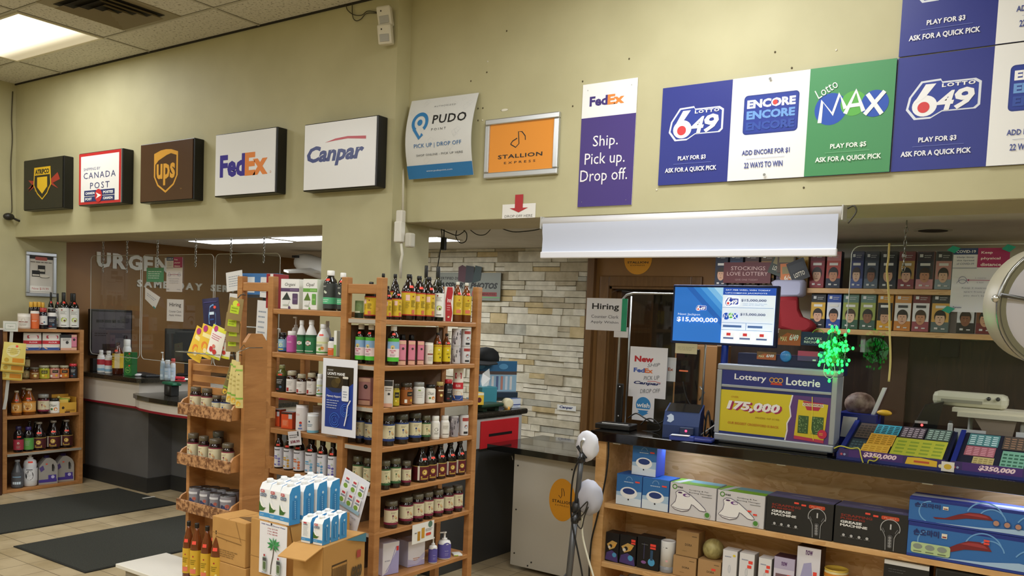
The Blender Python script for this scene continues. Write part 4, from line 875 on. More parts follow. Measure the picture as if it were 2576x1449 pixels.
# posters and price cards on the shelving
def f_lion(A):
    A.rect(.10, .10, .90, .90, '#26324f'); A.rect(.10, .62, .90, .90, '#33291a'); A.poly([(.10, .10), (.90, .10), (.90, .70), (.72, .63), (.5, .56), (.3, .56), (.10, .62)], '#27429a')
    A.ell(.38, .68, .12, '#4a3d1e', .06); A.ell(.46, .72, .08, '#5d4c24', .04)
    A.text("LION'S MANE", .15, .785, .66, .825, '#f3f3f3', .03); A.text('ORGANIC', .15, .84, .32, .86, '#e6e6e6'); A.text('mushroom', .15, .75, .48, .77, '#d9d2c2')
    A.text('Memory Support', .15, .49, .56, .525, '#f1f3fa', .02); A.lines(.15, .34, .52, .47, 4, '#c4cde8', .3)
    for (u, v, r0) in ((.40, .20, .15), (.70, .34, .13)):
        for k in range(3): A.arc(u, v, r0*(1-k*.3), 20+50*k, 330+50*k, .016, '#3f6fd0', 20)
    A.rrect(.60, .46, .80, .66, .03, '#e9edf4'); A.rect(.63, .66, .77, .76, '#1c1712'); A.rrect(.62, .75, .78, .78, .02, '#d9d4c8'); A.lines(.64, .5, .77, .6, 3, '#8a94ac', .3)
    A.line([(.86, .48), (.78, .40), (.76, .28), (.70, .14)], .03, '#f0f1f6')
flat_sign('poster', 'blue lions mane poster in white margins taped to the middle post', 'poster', [(813, 902), (901, 905), (894, 1102), (810, 1090)], GY-.02, '#eceef7', f_lion, t=.002, off=.0)
def f_tag(A): A.rect(.74, .62, .84, .95, '#2a2a2c'); A.lines(.1, .5, .8, .8, 2, '#7f8086', .4); A.text('$38.99', .14, .14, .88, .36, '#8a2a4a', .03)
c, W, H = sheet([(723, 1085), (756, 1083), (763, 1120), (732, 1122)], 'Y', GY-.008)
A = Art(W, H, '#e9e9ee', .001); f_tag(A); o = A.build('price_card'); o.location = c; o.rotation_euler = (0, -.18, 0); tag(o, 'small tilted white price card reading 38.99 on the shelf edge', 'price card')
def f_oil(A): A.ell(.82, .84, .1, '#5a7a6a'); A.rect(.24, .12, .36, .6, '#b8862a'); A.rect(.42, .2, .56, .74, '#c9962f'); A.lines(.6, .5, .92, .66, 2, '#8a8a86', .4); A.rrect(.62, .28, .86, .42, .03, '#d94a3a'); A.lines(.1, .5, .22, .6, 1, '#55555a', .5)
c, W, H = sheet([(1037, 1322), (1092, 1308), (1091, 1356), (1037, 1370)], 'X', GX+.008)
A = Art(W, H, '#ecebe6', .001); f_oil(A); o = A.build('price_card'); o.location = c; o.rotation_euler = (0, 0, R(90)); tag(o, 'white offer card with two golden bottles clipped under the sixth shelf', 'price card')
# ------------------------------------------------------------------ tray rack in front of the shelving
TX, TY0, TY1 = -3.44, 2.66, 2.83
TL = -3.86
rack = thing('tray_rack', 'double sided wooden tray rack with jars, in front of the tall shelving', 'display rack', (TX, TY0, 0))
def rl(p): return Vector(p)-Vector((TX, TY0, 0))
pts = [(0, .035, 0), (0, .168, 0), (0, .168, 1.64), (0, .135, 1.683), (0, .068, 1.683), (0, .035, 1.64)]
mb(PINE).prism(pts, (.022, 0, 0)).build('side_panel', rack)
zl = at(497, 905, 'Y', TY0+.05).z
mb(PINE).bbox(TL-TX, .03, 0, TL-TX+.025, .15, zl, .003).build('side_panel', rack)
mb(PINEX).bbox(TL-TX, .128, .3, .0, .138, zl-.16, .002).build('back_panel', rack)
for dz in (.02, .075, .13): mb(PINEX).bbox(TL-TX+.025, .04, zl-dz-.035, 0, .055, zl-dz, .002).build('slat', rack)
TZ = [at(455, 1040, 'Y', 2.64).z, at(452, 1165, 'Y', 2.64).z, at(449, 1281, 'Y', 2.64).z]
LEAFY = noisy('mottled_tray_edge', '#6b4226', '#b98a5e', 60, .5, lo=.4, hi=.6)
for i, z in enumerate(TZ):
    for side, y0, y1 in (('front', -.02, .126), ('rear', .142, .245)):
        t0 = TL-TX-.0; x1 = -.014 if side == 'front' else -.002
        m = mb(PINEX).box(t0, y0, z, x1, y1, z+.012)
        f = y0 if side == 'front' else y1-.01
        o = m.build('tray', rack)
        mb(LEAFY if side == 'front' else PINEX).bbox(t0-.004, f-.004, z-.004, x1+.004, f+.01, z+.055, .003).build('front_lip', o)
        for x in (t0-.004, x1-.008):
            if side == 'front': arc = [(x, y0+.01, z), (x, y1, z), (x, y1, z+.125), (x, y1-.02, z+.12), (x, y1-.05, z+.1), (x, y0+.025, z+.07), (x, y0+.01, z+.05)]
            else: arc = [(x, y1-.01, z), (x, y0, z), (x, y0, z+.09), (x, y0+.05, z+.085), (x, y1-.04, z+.065), (x, y1-.01, z+.05)]
            mb(PINEX).prism(arc, (.012, 0, 0)).build('end_piece', o)
base = thing('plinth', 'white topped low plinth at the foot of the tray rack', 'plinth', (-3.72, 2.50, 0))
ZP = at(470, 1428, 'Y', 2.56).z
mb(mat('#9a948a', .6)).box(-.2, -.1, 0, .35, .14, ZP-.02).build('body', base)
mb(mat('#dedad0', .4)).bbox(-.24, -.13, ZP-.02, .385, .15, ZP, .003).build('top_board', base)
def trow(name, rows, z, desc, where, group, builder, dy=0., y=2.66):
    shelf_row(name, 'jar' if name == 'jar' else name.split('_')[-1], rows, z+.0125, 'Y', y+dy, 15, desc, where, group, builder)
L_fig = L_cream('#7a1f3d')
wine2 = J((.10, .68, '#d9cfae', L_fig, 260), '#220d10', '#5a5040', 0, rough=.15)
bl2 = J((.10, .68, '#ddd4b4', L_blue, 260), '#1c1018', '#5a5040', 0, rough=.15)
trow('jar', [(478, 507, 974), (506, 535, 977)], TZ[0], 'dark jam jar with cream label', 'in the top tray', 'jam jars of the top tray', wine2)
trow('jar', [(533, 556, 994), (555, 584, 996)], TZ[0], 'shorter jam jar', 'in the top tray of the rack', 'short jam jars of the top tray', bl2, 0)
trow('jar', [(471, 500, 1089), (499, 525, 1097), (525, 557, 1103), (557, 588, 1116)], TZ[1], 'dark jam jar', 'in the middle tray of the rack', 'jam jars of the middle tray', wine2)
trow('jar', [(533, 563, 1084)], TZ[1], 'large dark jar standing behind the front jam jars', 'in the middle tray', None, J(None, '#1a0d0b', '#55534a', 0, rough=.15), .054)
can = B((.03, .94, '#8f8c94', L_canberry, 330), 'can', '#8f8f92', '#6a6a6c', 0, rough=.35, capm=.8)
trow('berry_can', [(476, 507, 1226), (503, 530, 1232), (528, 557, 1239), (554, 593, 1245)], TZ[2], 'grey berry can, front row', 'of the bottom tray', 'front berry cans', can)
trow('berry_can', [(500, 530, 1223), (522, 552, 1225), (546, 576, 1229), (568, 600, 1233)], TZ[2], 'grey berry can, rear row', 'of the bottom tray', 'rear berry cans', can, .054)
acv = B((.14, .56, '#d3a92e', L_acv, 220), 'jug', '#6b3412', '#1a1512', .66)
for i, (x0, x1, yt, yb) in enumerate(((464, 491, 1311, 1418), (485, 515, 1316, 1424), (513, 543, 1323, 1431), (540, 574, 1332, 1440))):
    p, r, h = px_item(x0-5-i*2, x1-5-i*2, yt, 'Y', 2.42, ZP); put(bottle(h, r, 'jug', '#6b3412', '#1a1512', (.14, .56, '#d3a92e', L_acv, 220), .66), 'vinegar_bottle', 'large amber vinegar bottle, %s on the white plinth' % ordl(i, 4), 'bottle', p+Vector((0, 0, .001)), R(18), 'vinegar bottles on the plinth')
p, r, h = px_item(529, 553, 1310, 'Y', 2.53, ZP); put(acv(h, r), 'vinegar_bottle', 'amber vinegar bottle standing behind the four on the plinth', 'bottle', p+Vector((0, 0, .001)), 0)
# pouches hung on the rack
def F_navy(A): A.rect(0, 0, 1, 1, '#1f1c46'); A.poly([(.38, .08), (.76, .05), (.8, .4), (.7, .78), (.5, .72), (.4, .4)], '#6fa3dc'); A.rect(.46, .4, .72, .5, '#cfe2f4'); A.rect(.46, .2, .7, .26, '#2c4a8a'); A.ell(.78, .66, .07, '#f0503f'); A.rect(.1, .84, .9, .88, '#38346a')
def F_yel(A): A.rect(0, 0, 1, 1, '#e9c23e'); A.ell(.5, .35, .22, '#e88a3a'); A.rect(.2, .62, .85, .75, '#f3e6a0'); A.ell(.6, .22, .12, '#f4dfa0'); A.ell(.3, .88, .16, '#b0367a')
def F_pinkp(A): A.rect(0, 0, 1, 1, '#eeeae0'); A.rect(0, .86, 1, 1, '#d9d83e'); A.ell(.3, .9, .15, '#b8387c'); A.lines(.15, .55, .85, .75, 3, '#cf6a8a', .35); A.ell(.35, .24, .14, '#c0303a'); A.ell(.62, .2, .13, '#c83a34'); A.ell(.5, .36, .1, '#d97a6a'); A.rect(0, 0, 1, .08, '#cfcf3a')
def F_brownp(A): A.rect(.2, .3, .8, .66, '#b7cf2a'); A.ell(.5, .75, .2, '#c9d83a'); A.ell(.7, .72, .1, '#f0603f'); A.lines(.28, .36, .72, .6, 2, '#8a9a1c', .35)
def F_corn(A): A.rect(.0, .2, 1, .24, '#7aa83a'); A.rect(0, .86, 1, .9, '#8ab04a'); A.ell(.5, .1, .3, '#d9ab3a'); A.lines(.3, .4, .7, .7, 3, '#b8a860', .3); A.ell(.55, .78, .06, '#3a3a28')
def hang(tl, w, h, fn, bg, name, label, y, group=None, rot=0., rzz=8, t=.02):
    c = at(tl[0], tl[1], 'Y', y); d = proj(c)[2]; put(pouch(w/FPX*d, h/FPX*d, fn, bg, t), name, label, 'pouch', c, R(rzz), group, ry=rot)
hang((535, 820), 52, 70, F_navy, '#1f1c46', 'snack_pouch', 'navy snack pouch with pale blue panel on top of the tray rack', 2.70, None, -.12, 15)
hang((487, 902), 50, 82, F_yel, '#e9c23e', 'candy_pouch', 'tilted yellow candy pouch, outermost on the tray rack', 2.615, None, .42, 6)
hang((513, 897), 52, 80, F_yel, '#ecd47a', 'candy_pouch', 'yellow and white candy pouch half hidden in the hanging bunch', 2.60, None, .25, 6)
hang((536, 898), 50, 80, F_pinkp, '#eeeae0', 'candy_pouch', 'white candy pouch with red berries, front of the hanging bunch', 2.58, None, .3, 6)
hang((562, 900), 40, 72, F_pinkp, '#eeeae0', 'candy_pouch', 'second white berry pouch beside the brown pouch strip', 2.605, None, .16, 10)
for k, (x, y) in enumerate(((588, 805), (583, 835), (586, 860), (585, 885))):
    hang((x, y), 40-3*(k > 1), 56-8*(k > 0), F_brownp, '#8f7a4c', 'tea_pouch', 'brown tea pouch with lime label, %s down the strip' % ORD[k], 2.505+.012*k, 'strip of tea pouches', .14-.05*k, 25, .012)
t = thing('hanging_strip', 'black banded clip strip carrying the brown tea pouches', 'strip', at(596, 752, 'Y', 2.56))
mb(mat('#1e1c18', .5)).tube([(0, 0, 0), (-.01, -.02, -.06), (-.02, -.02, -.12), (-.005, -.02, -.2), (.01, 0, -.32)], .003, 6).build('strap', t)
mb(mat('#1e1c18', .5)).tube([(0, 0, 0), (.0, .02, .02), (.0, .05, .02)], .0018, 8).build('hook', t)
for k, (x, y, r_) in enumerate(((566, 992, .3), (577, 1012, .14), (589, 1017, .05), (602, 1026, -.02))):
    hang((x, y), 21, 108 if k else 90, F_corn, '#6f6236' if k == 0 else '#cfbf7c', 'long_pouch', 'long narrow %s snack pouch, %s in its hanging bunch' % ('olive' if k == 0 else 'cream', ordl(k, 4)), 2.54-.004*k, 'bunch of long pouches', r_, 20, .02)
t = thing('hanging_strip', 'clear clip strip holding the long cream pouches', 'strip', at(598, 886, 'Y', 2.54))
mb(mat('#bdb9a8', .3)).box(-.009, -.001, -.075, .009, .001, .0).build('strap', t)
mb(mat('#8a8a84', .3, 1)).tube([(0, 0, 0), (0, .06, .02), (0, .14, .02)], .002, 6).build('hook', t)
zw = at(550, 893, 'Y', 2.58).z
m = mb(mat('#8f8f8a', .3, .8))
for y in (-.11, -.07, -.03): m.tube([(TL-TX+.10, y, zw), (-.02, y, zw)], .0022, 8)
for x in (TL-TX+.10, -.18, -.02): m.tube([(x, -.11, zw), (x, .04, zw), (x, .13, zw-.02)], .0022, 8)
m.build('wire_shelf', rack)
for nm in ('hanging_strip', 'hanging_strip.001'):
    o = bpy.data.objects[nm]; e = Vector((-3.43, 2.698, o.location.z+.02))-Vector(o.location); mb(mat('#8a8a84', .3, 1)).tube([(0, 0, 0), (e.x*.5, e.y*.6, .03), tuple(e)], .0015, 8).build('hook_wire', o)
# ------------------------------------------------------------------ cardboard boxes and coconut water
CARD = noisy('corrugated_card', '#b98a4c', '#c29353', 8, .75)
CARDD = mat('#9a713c', .75)
def cbox(name, label, x0, x1, y0, y1, z0, z1, group=None, rz=0, extra=None):
    t = thing(name, label, 'box', ((x0+x1)/2, (y0+y1)/2, z0), rz, group); w, d, h = x1-x0, y1-y0, z1-z0
    mb(CARD).bbox(-w/2, -d/2, 0, w/2, d/2, h, .004).build('body', t)
    m = mb(CARDD); m.box(-.001, -d/2, h, .001, d/2, h+.0008); m.box(-w/2-.0006, -d/2-.0006, h*.62, w/2, -d/2, h*.62+.003)
    A = m.build('flap_seam', t)
    if extra: extra(t, w, d, h)
    return t
def e1(t, w, d, h):
    A = Art(w, h, '#b98a4c', 0, back=False); A.line([(.12, .55), (.45, .52), (.45, .48)], .01, '#6d4c24'); A.line([(.45, .52), (.9, .5)], .01, '#6d4c24'); A.lines(.18, .12, .8, .3, 4, '#7a5a30', .3)
    A.line([(.72, .98), (.88, .55)], .01, '#8a6434'); o = A.build('printed_front', t); o.location = (0, -d/2-.001, 0)
    A = Art(w, d, '#b98a4c', 0, back=False); A.poly([(.5, .3), (.95, .2), (.98, .55), (.7, .6)], '#6f5434'); o = A.build('printed_top', t); o.location = (0, -d/2, h+.001); o.rotation_euler = (R(-90), 0, 0)
zE1 = .861
cbox('cardboard_box', 'closed brown cardboard box beside the white palm tree sheet', -3.30, -3.067, 2.44, 2.62, .66, zE1, None, 0, e1)
cbox('cardboard_box', 'lower brown cardboard box under the closed one', -3.29, -3.06, 2.44, 2.63, .40, .659, None)
cbox('cardboard_box', 'hidden brown cardboard box at the foot of the stack', -3.295, -3.055, 2.44, 2.63, 0, .399, None)
zE2 = .892
def e2(t, w, d, h):
    A = Art(d, h, '#b98a4c', 0, back=False); A.rect(0, 0, 1, 1, '#b98a4c'); A.poly([(.05, .98), (.1, .8), (.42, .8), (.48, .98)], '#c99d5c'); A.line([(.05, .98), (.1, .8), (.42, .8), (.48, .98)], .012, '#6d4c24'); A.rect(.12, .70, .5, .78, '#4a3a22')
    for k in range(6): A.rect(.14+k*.06, .70, .18+k*.06, .78, '#b98a4c')
    o = A.build('printed_side', t); o.location = (w/2+.001, 0, 0); o.rotation_euler = (0, 0, R(90))
cbox('cardboard_box', 'brown cardboard box carrying the tall coconut water cartons', -3.045, -2.815, 2.45, 2.82, .45, zE2, None, 0, e2)
cbox('cardboard_box', 'brown cardboard box underneath the tall coconut water display', -3.043, -2.817, 2.45, 2.82, 0, .449, None)
def f_palm(A):
    A.text('100% Natural Coconut Water', .06, .945, .94, .97, '#3a3f88', .02)
    for k, s in enumerate(('3 for $11.99', '2 for $8.00', '1 for $4.49')): A.text(s, .30, .88-.05*k, .66, .905-.05*k, '#a8323a', .02)
    A.line([(.44, .02), (.46, .2), (.52, .38), (.55, .56)], .03, '#5c5348')
    for a, l in ((30, .24), (65, .2), (100, .2), (140, .24), (175, .25), (10, .25), (-25, .24), (205, .24), (-55, .2), (235, .2)):
        u0, v0 = .55, .6; asp = A.W/A.H; u1, v1 = u0+l*math.cos(R(a)), v0+l*math.sin(R(a))*asp; um, vm = u0+l*.5*math.cos(R(a+16)), v0+l*.5*math.sin(R(a+16))*asp; uq, vq = u0+l*.55*math.cos(R(a-14)), v0+l*.55*math.sin(R(a-14))*asp
        A.poly([(u0, v0), (uq, vq), (u1, v1), (um, vm)], '#2e8a4a' if a % 2 else '#3f9a58')
    for u in (.24, .76): A.rrect(u-.07, .06, u+.07, .34, .04, '#9aa89a'); A.rrect(u-.045, .1, u+.045, .24, .03, '#5a6f48'); A.rect(u-.06, .26, u+.06, .32, '#4a4a52'); A.rect(u-.03, .35, u+.03, .39, '#a8343a'); A.rect(u-.08, .02, u+.08, .05, '#a9b3c4')
c, W, H = sheet([(655, 1312), (722, 1324), (720, 1452), (650, 1445)], 'Y', 2.445)
A = Art(W, H, '#e9e8ee', .001); f_palm(A); A.ell(.5, 1.0, .03, '#17171a'); o = A.build('paper_sign'); o.location = c; tag(o, 'white sheet with a green palm tree hung on the carton box', 'sign')
def carton_parts(w, h, seed):
    key = ('carton', round(w, 3), round(h, 3), seed)
    if key in KC: return KC[key]
    w2 = w/2; hb, ht = h*.74, h*.93
    m = mb(mat('#eef0f2', .3)); b = m.add([(-w2, -w2, 0), (w2, -w2, 0), (w2, w2, 0), (-w2, w2, 0), (-w2, -w2, hb), (w2, -w2, hb), (w2, w2, hb), (-w2, w2, hb),
                                          (-w2*.98, -w2*.55, h*.88), (w2*.98, -w2*.55, h*.88), (w2*.98, w2*.9, ht), (-w2*.98, w2*.9, ht)])
    for q in ((3, 2, 1, 0), (0, 1, 5, 4), (2, 3, 7, 6), (3, 0, 4, 7), (4, 5, 9, 8), (6, 7, 11, 10), (7, 4, 8, 11), (8, 9, 10, 11)): m.face([b+i for i in q])
    m.use(mat('#3f93cf', .3))
    for q in ((1, 2, 6, 5), (5, 6, 10, 9)): m.face([b+i for i in q])
    parts = [('body', m.mesh('body'))]
    m = mb(mat('#f4f5f6', .3)).lathe([(w*.24, 0), (w*.24, h*.085), (w*.2, h*.1)], 0, 0, h*.885, 14); parts.append(('cap', m.mesh('cap')))
    A = Art(w, hb, '#eef0f2', 0, back=False)
    A.rect(0, .0, 1, .10, '#e9e4dc'); A.rect(0, .10, 1, .24, '#3f93cf'); A.lines(.1, .13, .5, .2, 2, '#cfe4f2', .3)
    if seed == 0:
        A.poly([(.0, .28), (.0, .62), (.14, .50), (.34, .40), (.62, .40), (.42, .30)], '#3f6a2c'); A.poly([(.06, .60), (.2, .46), (.44, .40), (.7, .42), (.5, .5), (.3, .6)], '#f6f6f4'); A.line([(.2, .74), (.36, .5), (.6, .42)], .02, '#c9ccd0')
        A.text('coco', .1, .76, .72, .88, '#5b6a86', .03, .2); A.rrect(.14, .90, .52, .99, .06, '#c0404a'); A.text('UFC', .2, .92, .46, .97, '#f3e4e4', .03)
    else:
        A.lines(.2, .32, .8, .8, 8, '#aab2bc', .3); A.text('coco', .2, .84, .7, .9, '#5b6a86', .03); A.rrect(.24, .92, .6, .99, .06, '#c0404a')
    me = A.b.mesh('printed_front'); me.transform(Matrix.Translation((0, -w2-.0004, 0))); parts.append(('printed_front', me))
    A = Art(w, hb, '#3f93cf', 0, back=False); A.rect(.28, .18, .72, .78, '#2f7fba')
    for k in range(9): A.ell(.5, .74-.065*k, .05, '#8cc0e4')
    A.ell(.5, .9, .1, '#bcdcf0'); me = A.b.mesh('printed_side'); me.transform(Matrix.Translation((w2+.0004, 0, 0)) @ Matrix.Rotation(R(90), 4, 'Z')); parts.append(('printed_side', me))
    KC[key] = parts; return parts
big_c = carton_parts(.060, .180, 0); RW = ['front row', 'second row', 'third row', 'rear row']
for j in range(4):
    for i in range(3):
        x = -2.968+i*.0655+.002*j; y = 2.487+j*.075
        put(big_c, 'coconut_water_carton', 'tall coconut water carton, %s of the %s on the box' % (('left one', 'middle one', 'right one')[i], RW[j]), 'carton', (x, y, zE2+.0015), R(2+random.uniform(-3, 3)), 'tall coconut water cartons')
# small open box with little cartons and a leaning sheet
zE3 = .85
pa, pb, pc = at(739, 1365, 'Z', zE3), at(813, 1378, 'Z', zE3), at(912, 1363, 'Z', zE3)
t = thing('cardboard_box', 'open brown box with a bent flap under the little cartons', 'box', (0, 0, 0))
pa = Vector((max(pa.x, -2.775), pa.y, zE3))
ux = (pb-pa).normalized(); uy = Vector((-ux.y, ux.x, 0)); dl = .30
q = [pa, pb, pb+uy*dl, pa+uy*dl]
t.location = (q[0].x, q[0].y, .45)
q = [Vector(p)-Vector(t.location) for p in q]; hh = zE3-.45
m = mb(CARD).prism([(p.x, p.y, 0) for p in q], (0, 0, hh)); m.build('body', t)
fl = [q[0], q[1], q[1]-uy*.10+Vector((0, 0, -.035))-ux*.01, q[0]-uy*.10+Vector((0, 0, -.035))-ux*.0]
mb(CARD).prism(fl, (0, 0, .004)).build('flap', t)
Lr = (q[2]-q[1]).length; Wf = (q[1]-q[0]).length
A = Art(Lr, hh, '#b98a4c', 0, back=False); A.rect(0, 0, 1, 1, '#b98a4c'); A.rect(.2, .56, .56, .78, '#4a3418'); A.rect(.21, .58, .55, .76, '#b98a4c')
for k in range(8): A.rect(.215+.042*k, .6, .245+.042*k, .74, '#6d4f28')
A.text('coco', .66, .54, .92, .68, '#4a3b26', .05, .2); A.rect(.78, .76, .88, .84, '#a8443a'); A.poly([(.3, 0), (1, 0), (1, .26)], '#3f7a92'); A.poly([(.5, 1), (1, .9), (1, 1)], '#4a8096'); A.rect(.26, .2, .34, .42, '#7a5a30')
o = A.build('printed_side', t); mid = (q[1]+q[2])/2; o.location = (mid.x+.001*ux.x, mid.y+.001*ux.y, 0); o.rotation_euler = (0, 0, math.atan2(uy.y, uy.x))
cb2 = cbox('cardboard_box', 'brown box underneath the open flapped box', -2.735, -2.60, 2.46, 2.72, 0, .449, None, math.atan2(ux.y, ux.x))
ctr = Vector(t.location)+(q[0]+q[1]+q[2]+q[3])/4
cb2.location = (ctr.x+.02, ctr.y+.0, 0)
sm_a, sm_b = carton_parts(.047, .118, 0), carton_parts(.047, .118, 1)
for k, (i, j) in enumerate(((0, 0), (1, 0), (0, 1), (1, 1), (0, 2), (1, 2))):
    p = Vector(t.location)+q[0]+ux*(.045+i*.06)+uy*(.045+j*.06); p.z = zE3+.0015
    put(sm_a if k in (1,) else sm_b, 'coconut_water_carton', 'little coconut water carton, %s of the %s pair on the open box' % (('left', 'right')[i], ('front', 'middle', 'rear')[j]), 'carton', p, math.atan2(ux.y, ux.x)+R(-4), 'little coconut water cartons')
def f_six(A):
    for j in range(2):
        for i in range(3):
            u, v = .2+.3*i, .84-.2*j; A.rrect(u-.1, v-.1, u+.1, v+.09, .03, '#eef0ee'); A.ell(u-.02, v-.06, .08, '#7aa03a', .035); A.rect(u-.06, v+.03, u+.06, v+.06, '#c0404a'); A.rect(u-.08, v-.01, u+.08, v+.015, '#8a94a4')
    A.rect(.04, .50, .96, .55, '#9cc0d4'); A.text('Quench your Thirst', .1, .40, .9, .45, '#6a7080'); A.text('Cold or Room Temp', .16, .31, .8, .345, '#6a6ab8'); A.text('$2.99', .2, .2, .5, .27, '#d0344a', .03)
c, W, H = sheet([(852, 1172), (929, 1203), (893, 1352), (814, 1330)], 'Y', 2.86)
A = Art(.165, .34, '#e6e7f0', .0015); f_six(A); o = A.build('paper_sign'); o.location = at(855, 1345, 'Y', 2.86)+Vector((0, 0, -.03)); o.rotation_euler = (.0, .30, .02); tag(o, 'tilted white sheet showing six cartons, leaning behind the little cartons', 'sign')
# ------------------------------------------------------------------ floor mats
MATM = noisy('dark_floor_mat', '#23241f', '#34352d', 120, .95, .3)
def floor_mat(pts, label):
    P = [at(x, y, 'Z', .0) for x, y in pts[:2]]
    return P
def mat_at(x0, x1, y0, y1, label):
    t = thing('floor_mat', label, 'mat', ((x0+x1)/2, (y0+y1)/2, .0015), 0, 'dark entrance mats'); w, d = (x1-x0)/2, (y1-y0)/2
    mb(MATM).bbox(-w, -d, 0, w, d, .009, .003).build('carpet', t)
    mb(mat('#1b1b18', .8)).box(-w-.012, -d-.012, 0, w+.012, -d+.015, .006).box(-w-.012, d-.015, 0, w+.012, d+.012, .006).box(-w-.012, -d+.015, 0, -w+.015, d-.015, .006).box(w-.015, -d+.015, 0, w+.012, d-.015, .006).build('rubber_edge', t)
mat_at(-7.86, -6.90, 2.2, 4.72, 'dark entrance mat lying nearer the wooden corner shelf')
mat_at(-6.46, -5.52, 3.095, 5.4, 'dark entrance mat lying nearer the tray rack')
tag(mb(mat('#e6e4dc', .5)).box(-.012, -.06, 0, .012, .06, .012).build('paper_scrap'), 'small white scrap at the edge of the far mat', 'scrap'); bpy.data.objects['paper_scrap'].location = at(374, 1249, 'Z', .02); bpy.data.objects['paper_scrap'].location.z = .001

# ------------------------------------------------------------------ corner shelf by the left wall
SX = -8.33; SY0, SY1 = 3.87, 4.63
ZL = [1.53, 1.327, 1.053, .716, .368, .03]
cs = thing('corner_shelf', 'pine bookcase full of groceries against the left wall', 'shelving', (SX, SY0, 0))
for y in (SY0, SY1-.04): mb(PINEY).bbox(-.27, y-SY0, 0, 0, y-SY0+.04, 1.53, .003).build('side_panel', cs)
for i, z in enumerate(ZL):
    o = mb(PINEY).bbox(-.27, .04, z-.028, -.002, SY1-SY0-.04, z, .003).build('shelf', cs)
    if i == 4: mb(mat('#9a968c', .4)).box(-.002, .04, z-.026, .006, SY1-SY0-.02, z-.004).build('label_strip', o)
mb(mat('#6b4a2c', .7)).box(-.28, 0, 0, -.27, SY1-SY0, 1.5).build('back_panel', cs)
mb(PINEY).bbox(-.27, .04, -.0 + .001, -.01, SY1-SY0-.04, .028-.026, .001)
LXR = SX-.012
for a_, b_ in zip(ZL, ZL[1:]): HMAX[round(b_+.0005, 3)] = a_-.028-b_-.006
def lrow(name, cat, rows, k, desc, where, group, builder, back=0.):
    shelf_row(name, cat, rows, ZL[k]+.0005, 'X', LXR-back, 60, desc, where, group, builder)
CSH = 'of the corner shelf'
lrow('oil_bottle', 'bottle', [(147, 172, 736), (173, 197, 738)], 0, 'white labelled avocado oil bottle', 'on top '+CSH, 'avocado oils on the corner shelf', B((.06, .58, '#ecebe6', L_avo, 300), 'wine', '#16150f', '#141310', .70))
lrow('oil_bottle', 'bottle', [(121, 134, 736), (138, 151, 738), (155, 168, 737), (172, 185, 738)], 0, 'dark oil bottle in the rear row', 'on top '+CSH, 'rear oil bottles on the corner shelf', B((.06, .58, '#ecebe6', L_avo, 300), 'wine', '#16150f', '#141310', .70), .125)
lrow('coconut_tub', 'tub', [(46, 75, 789)], 0, 'round white tub with a brown band', 'on top '+CSH, None, B((.1, .8, '#e6e0d6', L_spice, 300), 'can', '#e6e0d6', '#ddd6ca', 0, rough=.45))
lrow('tea_can', 'can', [(78, 97, 782)], 0, 'slim orange and white tea can', 'on top '+CSH, None, B((.02, .95, '#d97a52', L_orange, 300), 'can', '#d97a52', '#e6e0d6', 0, rough=.4))
lrow('oil_bottle', 'bottle', [(99, 118, 775)], 0, 'small navy bottle with white label and red cap', 'on top '+CSH, None, B((.2, .62, '#dfe0de', L_dark, 240), 'pill', '#1a1a22', '#b03a34', .0))
lrow('coconut_tub', 'tub', [(119, 141, 776)], 0, 'white and navy labelled jar', 'before the dark oil bottles on the corner shelf', None, B((.05, .62, '#2a2a36', L_dark, 280), 'pill', '#e4e0da', '#2a2624', .0, rough=.4))
for i, (x, y) in enumerate(((78, 766), (88, 765), (98, 766), (107, 767))):
    p, r, h = px_item(x-5, x+5, y-6, 'X', LXR-.12, ZL[0]); put(bottle(h, r*1.1, 'pill', '#241a16', '#d9a83a', None), 'tincture_bottle', 'small dark bottle with yellow cap, %s in the rear row' % ordl(i, 4), 'bottle', p+Vector((0, 0, .001)), 0, 'yellow capped bottles')
for i, (x0, x1) in enumerate(((52, 98), (99, 147))):
    p, r, h = px_item(x0, x1, 833, 'X', LXR-.0, ZL[1]); h = min(h, .165); p.x = LXR-.04; put(pouch(2*r*.98, h, F_pouch, '#e6e0d6', .05), 'flour_pouch', 'red banded flour pouch on the corner shelf, %s' % ('nearer the yellow packets' if i == 0 else 'nearer the pink carton'), 'pouch', p+Vector((0, 0, .001)), R(88), 'flour pouches on the corner shelf')
p, r, h = px_item(150, 174, 842, 'X', LXR, ZL[1]); p.x = LXR-.05; put(cart(2*r*1.15, .07, h, F_whiteblk, '#2b2a2a', '#4a4644', '#dedad4'), 'soap_carton', 'black and white carton on the corner shelf beside a pink one', 'carton', p+Vector((0, 0, .001)), R(88))
p, r, h = px_item(174, 190, 842, 'X', LXR, ZL[1]); p.x = LXR-.05; put(cart(2*r*1.15, .07, h, F_pink, '#d98f9a', '#c96a80', '#d9829a'), 'pink_carton', 'pink carton at the end of the corner shelf\'s second row', 'carton', p+Vector((0, 0, .001)), R(88))
